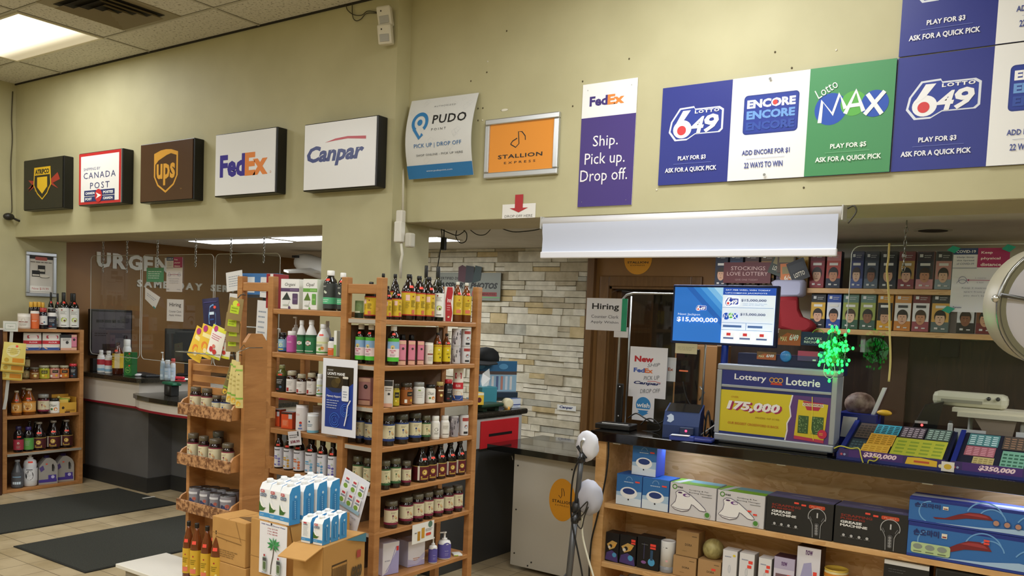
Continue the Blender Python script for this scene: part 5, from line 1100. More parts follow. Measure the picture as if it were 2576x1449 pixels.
for (x0, x1, yt, lab, glass, lid, d) in ((76, 97, 924, (.05, .6, '#8a5a2a', L_gold, 240), '#5a3212', '#5a5648', 'small brown jar, left end of its row'), (98, 123, 919, (.05, .74, '#b3ad2c', L_yel, 240), '#8a8a24', '#a09a80', 'lime labelled jar'), (124, 148, 919, (.05, .74, '#c98a7a', L_org, 240), '#8a4a3a', '#a09a80', 'rose labelled jar'), (149, 172, 919, (.05, .74, '#b8692a', L_org, 240), '#7a3c14', '#a09a80', 'orange labelled jar'), (174, 193, 915, (.05, .76, '#202026', L_dark, 240), '#1a1a1e', '#c0303a', 'black jar with red lid')):
    lrow('jar', 'jar', [(x0, x1, yt)], 2, d, 'on the third row '+CSH, 'mixed jars of the corner shelf', J(lab, glass, lid, 0, rough=.2))
for k in range(2):
    p, r, h = px_item(57, 74, 925, 'X', LXR-.06, ZL[2]); put(bottle(h, r, 'jar', '#4a3420', '#2a241a', (.05, .74, '#b9ab7a', L_cream('#6a5a2a'), 240)), 'jar', '%s jar of a dim stacked pair behind the yellow packets' % ('upper' if k else 'lower'), 'jar', p+Vector((0, 0, .001+k*(h+.001))), R(60), 'stacked pair of jars')
hon = B((.12, .52, '#d9a45a', L_honey, 240), 'juice', '#7a4416', '#b8a88a', .6)
lrow('cider_bottle', 'bottle', [(30, 53, 983), (56, 88, 977)], 3, 'amber cider bottle with orange and white label', 'on the corner shelf', 'cider bottles', hon)
lrow('cider_bottle', 'bottle', [(48, 70, 975)], 3, 'amber cider bottle in the rear row of the corner shelf', 'behind two others', None, hon, .13)
lrow('jar', 'jar', [(96, 122, 992)], 3, 'dark jam jar with cream label', 'beside the cider bottles', None, J((.14, .72, '#d9d0b0', L_wine, 240), '#2a0f12', '#8a8a84', 0, rough=.15))
lrow('jar', 'jar', [(123, 149, 1002)], 3, 'white coconut oil jar with black lid', 'on the corner shelf', None, J((.05, .76, '#efece4', L_coco, 240), '#e6e2da', '#1d1c1a', 0, rough=.3))
p0, p1 = on(150, 'X', SX-.02, ZL[3]), on(192, 'X', SX-.02, ZL[3])
t = thing('display_box', 'open yellow cardboard box of snack bars on the corner shelf', 'box', ((p0+p1)/2).to_tuple()[:2]+(ZL[3]+.001,), R(90)); w = (p1-p0).length
mb(mat('#c9952f', .6)).box(-w/2, 0, 0, w/2, .004, .1).box(-w/2, .15, 0, w/2, .154, .17).box(-w/2, .004, 0, -w/2+.004, .15, .14).box(w/2-.004, .004, 0, w/2, .15, .15).box(-w/2+.004, .004, 0, w/2-.004, .15, .004).build('tray', t)
A = Art(w, .1, '#d3a23a', 0); A.ell(.2, .5, .08, '#3a2a18'); A.rect(.36, .1, .9, .3, '#a87a24'); A.rect(.3, .0, .6, .12, '#4a2a18'); o = A.build('printed_front', t); o.location = (0, -.001, 0)
for k in range(6):
    b = mb(mat(['#d9bb5a', '#8aa03a', '#c9a24a', '#6a4a2a', '#b0b84a', '#e0c870'][k], .35)).bbox(-.05, -.012, -.03, .05, .012, .03, .006).build('snack_bar'); c = t.location; b.location = (c.x-.03-.02*k, c.y-.04+.02*(k % 4), ZL[3]+.10+.012*(k % 3)); b.rotation_euler = (.5*k, .2*(k % 2), R(70+18*k)); tag(b, ['pale yellow', 'olive green', 'tan', 'brown', 'lime', 'light gold'][k]+' wrapped snack bar in the yellow display box', 'snack bar', 'snack bars in the display box')
pom2 = B((.08, .46, '#4a1a1e', L_pom, 230), 'juice', '#150b0a', '#8a8070', .60)
lrow('juice_bottle', 'bottle', [(82, 114, 1062), (118, 150, 1058), (152, 182, 1056)], 4, 'dark juice bottle with gold emblem', 'in front on the corner shelf', 'juice bottles of the corner shelf', pom2)
lrow('juice_bottle', 'bottle', [(80, 100, 1060), (118, 140, 1056), (150, 170, 1055), (66, 82, 1058)], 4, 'dark juice bottle in the rear row', 'on the corner shelf', 'rear juice bottles of the corner shelf', B(None, 'juice', '#150b0a', '#6a6256', .66), .13)
lrow('concentrate_bottle', 'bottle', [(35, 58, 1073)], 4, 'black bottle with round red label', 'near the left post of the corner shelf', None, B((.1, .5, '#a83248', L_aloe if False else L_spice, 180), 'aloe', '#141014', '#2a2448', .58))
lrow('concentrate_bottle', 'bottle', [(59, 83, 1074)], 4, 'black bottle with green and white label', 'beside the round red labelled one', None, B((.08, .56, '#5a9a4a', L_white, 220), 'aloe', '#141014', '#3a2a6a', 0))
lrow('cleaner_bottle', 'bottle', [(30, 57, 1157)], 5, 'grey clear cleaner bottle with blue label', 'on the bottom of the corner shelf', None, B((.06, .56, '#54565c', L_clear, 260), 'juice', '#4e5054', '#8a8c90', 0, rough=.2))
lrow('dish_soap', 'bottle', [(59, 92, 1145)], 5, 'white dish soap bottle with black oval label', 'on the bottom of the corner shelf', None, B((.18, .58, '#d9dadd', lambda A: (A.ell(.5, .45, .13, '#1a1a1e', .38), A.lines(.42, .35, .58, .55, 2, '#b9bac0', .3), A.rect(.4, .88, .6, .94, '#4a4c54')), 240), 'soap', '#d9dadd', '#e2e3e4', .76, rough=.3))
def jug_parts(w, h):
    if 'jug' in KC: return KC['jug']
    m = mb(mat('#a9a6a2', .25)); d = w*.55
    prof = [(-.5, 0), (.5, 0), (.5, .55), (.47, .66), (.38, .76), (.22, .84), (.1, .88), (-.1, .88), (-.2, .82), (-.46, .62), (-.5, .5)]
    hole = [(.20, .42), (.32, .40), (.36, .5), (.33, .60), (.24, .68), (.19, .64)]
    P3 = [(x*w, -d/2, z*h) for x, z in prof]
    bm = bmesh.new(); vs = [bm.verts.new(p) for p in P3]; hv = [bm.verts.new((x*w, -d/2, z*h)) for x, z in hole]
    es = [bm.edges.new((vs[i], vs[(i+1) % len(vs)])) for i in range(len(vs))]+[bm.edges.new((hv[i], hv[(i+1) % len(hv)])) for i in range(len(hv))]
    bmesh.ops.triangle_fill(bm, use_beauty=True, edges=es)
    r = bmesh.ops.extrude_face_region(bm, geom=bm.faces[:]); bmesh.ops.translate(bm, vec=(0, d, 0), verts=[g for g in r['geom'] if isinstance(g, bmesh.types.BMVert)])
    bmesh.ops.recalc_face_normals(bm, faces=bm.faces[:]); m.bm(bm)
    parts = [('body', m.mesh('body'))]
    c = mb(mat('#5a4a9a', .4)).lathe([(.14*w, 0), (.15*w, .02), (.15*w, .06*h), (.12*w, .07*h)], 0, 0, .875*h, 14); parts.append(('cap', c.mesh('cap')))
    A = Art(w, h, '#fff', 0, back=False); A.rect(-.0, .06, .95, .16, '#4a3a9a'); A.rect(.5, .16, .92, .30, '#4a3a9a'); A.ell(.74, .23, .09, '#c9c4ea'); A.poly([(.02, .56), (.22, .64), (.30, .5), (.12, .42)], '#5a4a8a'); A.rect(.36, .66, .46, .70, '#f0503f')
    me = A.b.mesh('label'); me.transform(Matrix.Translation((0, -d/2-.0006, 0))); parts.append(('label', me)); KC['jug'] = parts; return parts
for i, (x0, x1) in enumerate(((94, 139), (138, 184))):
    p0, p1 = on(x0, 'X', SX-.09, ZL[5]), on(x1, 'X', SX-.09, ZL[5]); w = (p1-p0).length; h = at((x0+x1)/2, 1142 if i == 0 else 1138, 'X', SX-.09).z-ZL[5]
    put(jug_parts(w, h), 'cleaner_jug', 'cloudy handled jug with purple label on the corner shelf, %s' % ('beside the dish soap' if i == 0 else 'at the far end'), 'jug', (p0+p1)/2+Vector((-.02*i, 0, .001)), R(82), 'handled jugs')
# clip strip with yellow packets hung from the corner shelf post, and the unit further left
t = thing('hanging_strip', 'long white clip strip hanging before the corner shelf post', 'strip', at(29, 812, 'X', SX+.03))
P = [at(x, y, 'X', SX+.03)-t.location for x, y in ((31, 812), (27, 870), (22, 940), (15, 1005), (10, 1030))]
m = mb(mat('#c9c7c0', .4))
for a, b in zip(P, P[1:]):
    bb = m.add([a+Vector((0, -.015, 0)), a+Vector((0, .015, 0)), b+Vector((0, .015, 0)), b+Vector((0, -.015, 0))]); m.face([bb, bb+1, bb+2, bb+3]); 
m.build('strap', t); A = Art(.12, .095, '#d9dad2', .003); A.rrect(.12, .2, .88, .8, .06, '#b9c4b4'); A.rrect(.16, .26, .84, .74, .05, '#e2e2da'); A.text('Organic', .3, .42, .7, .58, '#6a7a6a'); o = A.build('header_card', t); o.rotation_euler = (0, 0, R(75)); o.location = (.004, -.01, -.08)
mb(mat('#9a9a94', .3, .8)).tube([(0, 0, 0), (-.03, 0, .01), (-.06, .0, .01)], .004, 6).build('hook', t)
def F_chip(A): A.rect(0, 0, 1, .06, '#c9a53a'); A.rect(.45, .1, .95, .3, '#d98f22'); A.ell(.45, .62, .3, '#e6dca0'); A.ell(.6, .84, .06, '#f0503f'); A.lines(.2, .5, .8, .75, 3, '#b8a850', .3); A.ell(.2, .2, .1, '#c9a53a')
for k, (x, yb) in enumerate(((33, 917), (30, 936), (26, 956))):
    c = at(x, yb, 'X', SX+.14-.036*k); put(pouch(.185, .20, F_chip, '#e0cf72', .022), 'yellow_packet', 'pale yellow snack packet on the clip strip, %s' % ('front one', 'middle one', 'rear one')[k], 'packet', c, R(62), 'yellow packets on the strip', ry=.08)
t = thing('side_cabinet', 'dark reddish wood cabinet cut off by the frame edge beside the corner shelf', 'cabinet', (-8.28, 3.45, 0))
mb(wood('mahogany', '#2a120a', '#3a1a10', '#472216', 2, (9, 9, 1), .4)).bbox(-.33, -.6, 0, 0, .395, 1.52, .006).build('body', t)
mb(mat('#d9d5cc', .5)).box(-.33, -.6, 1.52, .01, .405, 1.535).build('top', t); mb(mat('#3a1a10', .4)).bbox(0, -.5, .1, .012, .34, 1.4, .004).build('door', t)
A = Art(.16, .5, '#9ac24a', .002); A.rect(0, .6, 1, 1, '#c4d860'); o = A.build('printed_panel', t); o.rotation_euler = (0, 0, R(90)); o.location = (.016, .25, .7)
p = at(29, 815, 'X', -8.42); p.z = 1.5375; p = Vector((-8.42, 3.80, 1.536))
put(bottle(.13, .055, 'can', '#e2ddd2', '#d8d2c6', (.05, .9, '#e2ddd2', L_white, 300), 0, rough=.5), 'white_tub', 'white round tub under the red lidded one at the far left', 'tub', p, R(70))
put(bottle(.10, .055, 'jar', '#b9906a', '#b8262a', (.2, .62, '#c0392f', L_spice, 300), 0, rough=.3), 'peanut_jar', 'red lidded tub standing on a white tub at the far left', 'jar', p+Vector((0, 0, .1315)), R(70))
def F_lash(A): A.rect(0, .72, 1, .8, '#1a1a1c'); A.rect(0, 0, 1, .1, '#1f1f22'); A.arc(.45, .36, .28, 20, 160, .05, '#3a3432', 14); A.ell(.4, .32, .12, '#2a2422'); A.rect(.78, .72, .95, .98, '#17171a')
put(pouch(.2, .28, F_lash, '#dcdcdc', .04), 'product_bag', 'white and black bag standing on the dark cabinet', 'bag', (-8.36, 3.66, 1.536), R(75))
# ------------------------------------------------------------------ service booth on the left
GRAN = noisy('dark_granite', '#15140f', '#3a362f', 180, .18, lo=.42, hi=.62)
WLAM = mat('#d3ccc2', .4); REDT = mat('#8e1c2c', .4); GREYP = noisy('grey_laminate', '#5d5c5b', '#646362', 3, .5); KICK = mat('#2b2a28', .6)
def slab(pts, z0, z1, m, name, parent):
    o = mb(m).prism([(x, y, z0) for x, y in pts], (0, 0, z1-z0)).build(name, parent); return o
bc = thing('service_counter', 'white and grey service counter with dark granite top behind the entrance mats', 'counter', (-7.62, 4.78, 0))
def bl(pts): return [(x+7.62, y-4.78) for x, y in pts]
slab(bl([(-8.64, 4.74), (-7.60, 4.74), (-7.57, 4.77), (-7.57, 7.2), (-8.0, 7.2), (-8.0, 5.2), (-8.64, 5.2)]), 1.055, 1.098, GRAN, 'counter_top', bc)
slab(bl([(-8.63, 4.78), (-7.62, 4.78), (-7.62, 7.15), (-7.98, 7.15), (-7.98, 5.16), (-8.63, 5.16)]), .822, 1.055, WLAM, 'fascia_panel', bc)
slab(bl([(-8.63, 4.775), (-7.615, 4.775), (-7.615, 7.15), (-7.98, 7.15), (-7.98, 5.16), (-8.63, 5.16)]), .803, .822, REDT, 'red_trim', bc)
slab(bl([(-8.63, 4.82), (-7.52, 4.82), (-7.53, 5.08), (-6.2, 5.08), (-6.2, 5.6), (-8.0, 5.6), (-8.63, 5.16)]), .14, .803, GREYP, 'base_panel', bc)
slab(bl([(-8.63, 4.80), (-7.50, 4.80), (-7.51, 5.06), (-6.2, 5.06), (-6.2, 5.6), (-8.0, 5.6), (-8.63, 5.16)]), 0, .14, KICK, 'kick_board', bc)
led = [(-7.60, 4.86), (-7.68, 4.80), (-7.62, 4.72), (-7.45, 4.655), (-7.2, 4.615), (-6.9, 4.605), (-6.6, 4.63), (-6.35, 4.70), (-6.2, 4.80), (-6.2, 5.5), (-7.60, 5.5)]
def shrink(P, k): c = (-6.9, 5.2); return [(c[0]+(x-c[0])*k, c[1]+(y-c[1])*k) for x, y in P]
slab(bl(led), .915, .955, GRAN, 'ledge_top', bc); slab(bl(shrink(led, .975)), .835, .915, WLAM, 'ledge_fascia', bc); slab(bl(shrink(led, .98)), .815, .835, REDT, 'ledge_trim', bc)
ZC1 = 1.0985
def on_counter(x0, x1, yt, y, z=ZC1): return px_item(x0, x1, yt, 'Y', y, z)
def brow(name, cat, rows, desc, where, group, b, y=4.80):
    n = len(rows)
    for i, (x0, x1, yt) in enumerate(rows):
        p, r, h = on_counter(x0, x1, yt, y); put(b(h, r), name, desc+(', '+ordl(i, n) if n > 1 else '')+' '+where, cat, p+Vector((0, 0, .001)), R(25), group)
brow('lotion_bottle', 'bottle', [(245, 263, 881), (264, 282, 883)], 'white bottle with red and blue label', 'on the service counter', 'white bottles on the service counter', B((.1, .62, '#d9e4ec', lambda A: (A.rect(0, .5, 1, .95, '#b0303c'), A.rect(0, 0, 1, .2, '#8ab4d0')), 260), 'aloe', '#e6e6e4', '#ececec', 0, rough=.4))
brow('syrup_bottle', 'bottle', [(283, 309, 862)], 'large brown bottle with yellow label', 'on the service counter', None, B((.2, .66, '#d9b93a', lambda A: (A.rect(.5, 0, .72, 1, '#d9c9a0'), A.lines(.3, .2, .48, .8, 4, '#8a6a1a', .4)), 240), 'jug', '#4a1f10', '#3a1a10', .72), 4.81)
def F_grn(A): A.rect(0, 0, 1, 1, '#2f7a3c'); A.arc(.5, .5, .3, 0, 360, .05, '#8cc46a', 20); A.text('Eve', .34, .42, .66, .58, '#9ad07a', .02); A.rect(.6, .82, .8, .95, '#f0503f')
for k, (x0, x1, yt) in enumerate(((310, 337, 905), (310, 337, 878))):
    p, r, h = on_counter(310, 337, 906, 4.80); put(cart(2*r*.95, .07, .115, F_grn, '#2a6a34', '#245c2e', '#2f7a3c'), 'green_carton', '%s of two green cartons stacked on the service counter' % ('lower', 'upper')[k], 'carton', p+Vector((0, .02, .001+k*.117)), R(14), 'green cartons')
brow('vitamin_bottle', 'bottle', [(309, 329, 854)], 'white bottle behind the green cartons', 'on the service counter', None, B(None, 'pill', '#e6e6e2', '#ecece8', 0, rough=.4), 4.98)
brow('sanitizer_bottle', 'bottle', [(403, 414, 886)], 'slim clear pump bottle of sanitizer', 'on the service counter', None, B((.05, .5, '#9fb4c4', L_clear, 240), 'pump', '#a9b9c4', '#e9ecee', 0, rough=.2), 4.84)
for i, (x0, x1, yt, c1, lb) in enumerate(((414, 428, 906, '#8d99a4', 'grey clear bottle beside the sanitizer pump'), (429, 441, 902, '#c9d0d8', 'white and blue tube bottle beside the grey clear one'))):
    brow('lotion_bottle', 'bottle', [(x0, x1, yt)], lb, 'on the service counter', None, B((.1, .6, '#b4c4d4', L_clear, 240), 'pill', c1, '#c9ccd0' if i == 0 else '#b83a3c', 0, rough=.25), 4.84)
t = thing('stapler', 'red stapler on the service counter by the white papers', 'stapler', on(452, 'Y', 4.9, ZC1+.001), R(20))
mb(mat('#c8283c', .3)).bbox(-.05, -.016, .018, .05, .016, .045, .01).build('arm', t); mb(mat('#c8283c', .3)).bbox(-.055, -.018, 0, .055, .018, .012, .004).build('base', t); mb(mat('#2a2a2a', .4)).bbox(-.05, -.014, .012, -.03, .014, .02, .002).build('hinge', t)
t = thing('keyboard', 'black keyboard lying on the service counter', 'keyboard', on(366, 'Y', 5.0, ZC1+.001), R(-12))
mb(mat('#17171a', .4)).bbox(-.2, -.07, 0, .2, .07, .02, .005).build('case', t); m = mb(mat('#232326', .5))
for j in range(4):
    for i in range(14): m.box(-.188+i*.027, -.058+j*.029, .02, -.165+i*.027, -.034+j*.029, .024)
m.build('keys', t)
t = thing('mouse', 'grey computer mouse beside the black keyboard', 'mouse', on(349, 'Y', 4.9, ZC1+.001)); mb(mat('#b9b9b9', .4)).ball((0, 0, .012), .03, 14, 8, (.8, 1.4, .55)).build('shell', t); mb(mat('#7a7a7a', .4)).ball((0, -.02, .026), .005, 8, 6).build('wheel', t)
tag(mb(mat('#e9e7e2', .6)).box(-.11, -.08, 0, .11, .08, .004).build('paper_stack'), 'white papers on the service counter beside the red stapler', 'papers'); o = bpy.data.objects['paper_stack']; o.location = on(470, 'Y', 5.1, ZC1+.001); o.rotation_euler = (0, 0, .4)
t = thing('tape_dispenser', 'green and black tape dispenser on the curved ledge', 'dispenser', (-7.28, 4.9, .956), R(-10))
mb(mat('#1f1f1e', .4)).bbox(-.075, -.04, 0, .075, .04, .10, .006).build('base', t); mb(mat('#1f6a4c', .4)).bbox(-.12, -.045, .10, .12, .045, .125, .01).build('arm', t)
mb(mat('#3a3a38', .4)).lathe([(.03, -.04), (.03, .04)], 0, 0, 0, 16).build('roll', t).location = (.02, -.02, .05)
# wall mounted screen and desk monitor
pa, pb = at(228, 777, 'X', -8.52), at(332, 893, 'X', -8.52); W, H = pb.y-pa.y, pa.z-pb.z
t = thing('wall_monitor', 'dim grey display screen on the brown booth wall behind the clear sheet', 'monitor', (-8.52, (pa.y+pb.y)/2, pb.z), R(90))
mb(mat('#141416', .3)).bbox(-W/2, .0, 0, W/2, .05, H, .006).build('case', t)
A = Art(W*.93, H*.9, '#4f4a50', .002, rough=.25); A.lines(.1, .72, .95, .82, 1, '#2a282c', .7); A.lines(.06, .4, .4, .5, 2, '#2f2c31', .5); A.ell(.86, .38, .06, '#2c2a2f'); A.rect(.26, .05, .62, .22, '#1f1d21'); A.rect(.0, .55, 1, .56, '#5f5a60'); A.rect(.7, .75, .95, .9, '#3f3b40')  # bars and patches are dim reflections drawn onto the dark screen
o = A.build('screen', t); o.location = (0, -.003, H*.05)
mb(mat('#222226', .5)).box(-.1, .05, H*.3, .1, .125, H*.7).build('bracket', t)
p = on(380, 'Y', 5.55, ZC1+.001); p.x = min(p.x, -7.65); p = Vector((-7.83, 5.45, ZC1+.001))
t = thing('desk_monitor', 'black computer monitor seen at a slant on the service counter', 'monitor', p, R(52))
mb(mat('#17171a', .3)).bbox(-.22, -.02, .13, .22, .02, .47, .006).build('case', t); mb(mat('#2a2d30', .15)).box(-.205, -.0215, .145, .205, -.0205, .455).build('screen', t)
mb(mat('#1c1c1e', .4)).bbox(-.03, .0, .0, .03, .03, .2, .004).build('stand', t); mb(mat('#1c1c1e', .4)).bbox(-.1, -.08, 0, .1, .08, .012, .004).build('foot', t)
t = thing('wall_phone_box', 'small black box with a white label low on the brown wall', 'box', (-8.6, 4.95, ZC1+.001), R(90)); mb(mat('#1b1a19', .4)).bbox(-.09, -.03, 0, .09, .03, .13, .005).build('case', t); A = Art(.08, .06, '#c9c9c4', .001); A.rect(.3, .2, .7, .8, '#5a5a5a'); A.build('label', t).location = (.0, -.032, .04)
# raised letters
def letters(text, y0, ypitch, z0, z1, name, label, colr, stretch=1.):
    t = thing(name, label, 'lettering', (XW, y0, z0), R(90)); y = 0
    for ch in text:
        if ch == ' ': y += ypitch*.55; continue
        V, F = text_mesh(ch, .045, 0, 1); x0 = min(v[0] for v in V); x1 = max(v[0] for v in V); yy0 = min(v[1] for v in V); yy1 = max(v[1] for v in V)
        k = (z1-z0)/(yy1-yy0); kx = k*stretch; m = mb(mat(colr, .45))
        for dz, w in ((0, -.014),):
            b = m.add([((v[0]-x0)*kx+y, w, (v[1]-yy0)*k) for v in V]); [m.face([b+i for i in f]) for f in F]
            cnt = {}
            for f in F:
                for a, c in zip(f, f[1:]+f[:1]): cnt[(a, c)] = 1
            bb = m.add([((v[0]-x0)*kx+y, 0, (v[1]-yy0)*k) for v in V])
            for (a, c) in cnt:
                if (c, a) not in cnt: m.face([b+c, b+a, bb+a, bb+c])
        m.build('letter', t); y += (x1-x0)*kx+ypitch*.12
    return t
letters('URGENT', 4.93, .19, 2.165, 2.325, 'wall_letters', 'large white URGENT letters on the brown booth wall', '#e6e3da', 1.09)
letters('SAME DAY SERVICE', 5.38, .17, 1.99, 2.07, 'wall_letters', 'smaller white SAME DAY SERVICE letters on the brown booth wall', '#dcd8ce', 1.2)
# framed price poster beside the opening
c, W, H = sheet([(65, 633), (143, 637), (140, 748), (64, 745)], 'X', XW+.012)
t = thing('framed_picture', 'silver framed product poster on the wall beside the corner shelf', 'picture', c+Vector((.004, 0, 0)), R(90)); f = mb(mat('#b9bcc0', .3, .8))
for (x0, z0, x1, z1) in ((-W/2, 0, W/2, .035), (-W/2, H-.035, W/2, H), (-W/2, .035, -W/2+.035, H-.035), (W/2-.035, .035, W/2, H-.035)): f.bbox(x0, -.008, z0, x1, .014, z1, .005)
f.build('frame', t); A = Art(W-.06, H-.06, '#dcd8d0', .004); A.rect(.0, .9, 1, 1, '#2a2626'); A.rrect(.25, .87, .75, .96, .05, '#b0564a'); A.lines(.06, .8, .96, .84, 1, '#77706a', .6)
A.rect(.36, .52, .66, .74, '#26221f'); A.rect(.38, .58, .64, .64, '#d9d4c8'); A.rect(.12, .44, .44, .60, '#1c1a18'); A.rect(.14, .46, .42, .5, '#d9d4c8'); A.ell(.64, .44, .2, '#26221f', .03); A.ell(.64, .46, .2, '#e9e4d8', .04)
A.rrect(.02, .06, .9, .2, .04, '#f1efe9'); A.text('Now $19.99', .12, .09, .8, .16, '#c0504a'); A.build('print', t).location = (0, .004, .03)
# clear sheets on chains
CLEAR = glass_mat('clear_acrylic', '#f2f4f2', .85); EDGE = mat('#c9ccc8', .25, spec=.8)
def pane(name, label, x0, x1, z0, z1, y, group, r=.05):
    t = thing(name, label, 'screen', ((x0+x1)/2, y, z0), 0, group); w, h = x1-x0, z1-z0; pts = []
    for (cx, cz, a) in ((w/2-r, r, -90), (w/2-r, h-r, 0), (-w/2+r, h-r, 90), (-w/2+r, r, 180)):
        for i in range(5): pts.append((cx+r*math.cos(R(a+22.5*i)), 0, cz+r*math.sin(R(a+22.5*i))))
    m = mb(CLEAR); b = m.add(pts); m.face([b+i for i in range(len(pts))]); m.build('sheet', t)
    mb(EDGE).tube([Vector(p) for p in pts], .0026, 6, True).build('edge', t); return t
PB = 4.745
for i, (x0, x1) in enumerate(((228, 353), (357, 536), (540, 702))):
    a, b = on(x0, 'Y', PB, 1.8), on(x1, 'Y', PB, 1.8); pane('acrylic_screen', 'clear hanging acrylic screen over the service counter, %s' % ('left of the three' if i == 0 else 'middle one bearing the papers' if i == 1 else 'partly behind the tray rack'), a.x, b.x, 1.29, 2.265, PB, 'acrylic screens of the booth')
def chain(name, label, p, L, group, lk=.035):
    m = mb(mat('#9a9a96', .25, .9)); n = max(2, int(L/(lk*.8)))
    for k in range(n):
        z = -k*lk*.8; pts = [(.008*math.cos(a)*(1 if k % 2 else 0), .008*math.cos(a)*(0 if k % 2 else 1), z-lk/2+lk/2*math.sin(a)) for a in [2*math.pi*i/10 for i in range(10)]]
        m.tube([Vector(q) for q in pts], .0028, 5, True)
    o = m.build(name); o.location = p; tag(o, label, 'chain', group); return o
for i, (x, yb) in enumerate(((261, 690), (321, 690), (398, 672), (494, 672), (583, 668), (666, 668))):
    q = at(x, yb, 'Y', PB); q2 = on(x, 'Y', PB, ZI-.005); chain('chain', 'thin steel chain holding the booth screens, %s' % ordl(i, 6), (q2.x, PB-.004, ZI-.0005), ZI-q.z, 'chains of the booth screens')
def paper(corners, label, fn, y, bg='#e6e4e2', ax='Y', name='paper_notice', tape=None, warp=None):
    c, W, H = sheet(corners, ax, y); A = Art(W, H, bg, .001); fn(A)
    if tape:
        for (u, v) in tape: A.poly([(u-.12, v-.02), (u+.08, v-.05), (u+.12, v+.02), (u-.08, v+.05)], '#2a9a84')
    o = A.build(name); o.location = c-Vector((0, .003, 0)); tag(o, label, 'notice'); return o
paper([(368, 673), (413, 674), (412, 709), (371, 710)], 'small green notice taped on the hanging screen', lambda A: (A.rect(0, 0, 1, 1, '#4f8f6a'), A.lines(.1, .2, .9, .8, 4, '#cfe0d2', .3)), PB-.006, '#4f8f6a')
def f_cov(A):
    A.rect(.0, .90, .44, 1, '#2b3f6e'); A.text('COVID-19', .05, .925, .40, .97, '#e6e9f2', .02); A.rect(.44, .70, 1, 1, '#a02a62')
    for k, s in enumerate(('Keep', 'physical', 'distance')): A.text(s, .50, .90-.09*k, .50+(.2, .34, .36)[k], .95-.09*k, '#f6e6ec', .02)
    for k, s in enumerate(('Help Stop', 'the Spread', 'of COVID-19')): A.text(s, .07, .84-.05*k, .38, .87-.05*k, '#5a6788')
    A.rect(0, .685, .44, .692, '#5a6788')
    for u in (.2, .84): A.arc(u, .50, .07, 0, 360, .008, '#5a5f88', 16); A.arc(u, .42, .11, 20, 160, .008, '#5a5f88', 10)
    A.rect(.32, .495, .72, .503, '#a02a62'); A.poly([(.32, .485), (.27, .5), (.32, .515)], '#a02a62'); A.poly([(.72, .485), (.77, .5), (.72, .515)], '#a02a62'); A.text('2 metres', .42, .525, .62, .545, '#8a8aa0'); A.text('6 feet', .46, .455, .58, .475, '#8a8aa0')
    for k, s in enumerate(('Keep 2 metres/6 feet', 'apart from people', "you don't live with")): A.text(s, .2+.04*(k > 0), .36-.06*k, .84-.04*(k > 0), .39-.06*k, '#6a7088')
    A.text('Toronto', .06, .06, .22, .085, '#3a4a78', .03); A.rect(.72, .065, .92, .075, '#9a9eb0')
paper([(420, 648), (460, 646), (459, 735), (419, 733)], 'tall pink and blue distancing notice on the booth screen', f_cov, PB-.006, '#dcd6d8')
def f_hire(A): A.text('Hiring', .16, .62, .86, .84, '#38363a', .01); A.text('Counter Clerk', .14, .40, .88, .50, '#77757c'); A.text('Apply Within', .14, .22, .88, .32, '#77757c')
paper([(421, 752), (463, 754), (461, 810), (420, 807)], 'small white hiring notice on the booth screen', f_hire, PB-.006, '#e4e2e6')
c, W, H = sheet([(366, 722), (404, 724), (402, 764), (364, 762)], 'Y', PB-.01)
A = Art(W, H*.75, '#e2e0e2', .001, warp=lambda u, v, w: ((u-.5)*W, -(w+.05*(1-v)*u), v*H*.75-(u-.2)*.09), nu=6, nv=6); A.lines(.15, .4, .85, .7, 2, '#8a90a8', .3); A.rect(.8, .0, 1, .1, '#2a8a8a'); o = A.build('paper_notice'); o.location = c+Vector((0, 0, .02)); tag(o, 'curling white slip slipping off the booth screen', 'notice')
# model airplane, blue boxed racks and white sheets seen past the shelving end
AY = 6.6; a0, a1 = at(745, 655, 'Y', AY), at(850, 690, 'Y', AY)
t = thing('model_airplane', 'large white model airplane hanging behind the tan pillar', 'model airplane', a0); m = mb(mat('#d9d6ce', .3)); L = (a1-a0).length*1.5; dirv = (a1-a0).normalized()
m.tube([dirv*(L*f) for f in (0, .02, .06, .12, .2, .5, .8, 1)], [.01, .05, .085, .105, .115, .115, .09, .03], 16); m.build('fuselage', t)
mb(mat('#cfccc4', .3)).prism([dirv*L*.35+Vector((0, -.1, -.03)), dirv*L*.5+Vector((0, -.1, -.03)), dirv*L*.75+Vector((0, -.75, -.02)), dirv*L*.68+Vector((0, -.75, -.02))], (0, 0, .02)).build('wing', t)
mb(mat('#cfccc4', .3)).prism([dirv*L*.35+Vector((0, .1, -.03)), dirv*L*.5+Vector((0, .1, -.03)), dirv*L*.75+Vector((0, .75, -.02)), dirv*L*.68+Vector((0, .75, -.02))], (0, 0, .02)).build('wing', t)
mb(mat('#2a2a2c', .2)).box(.06, -.115, .02, .10, -.085, .045).box(.11, -.12, .02, .15, -.09, .045).build('cockpit_window', t)
mb(mat('#9a9a96', .3)).tube([dirv*L*.4+Vector((0, 0, .1)), Vector((dirv.x*L*.4, 0, ZI-a0.z))], .002, 5).build('hanging_line', t)
def F_blue(A): A.rect(0, .0, 1, 1, '#3f76b4'); A.rect(.12, .2, .36, .85, '#dfe6ee'); A.rect(.55, .2, .8, .85, '#d9e0ea'); A.rect(0, 0, 1, .12, '#2b2f38'); A.rect(.16, .3, .32, .45, '#c98a6a'); A.rect(.6, .3, .74, .5, '#b0886a')
zb = at(650, 740, 'Y', 3.7).z
t = thing('card_rack', 'wire rack of blue packs and white sheets behind the end frame', 'rack', on(650, 'Y', 3.85, 0))
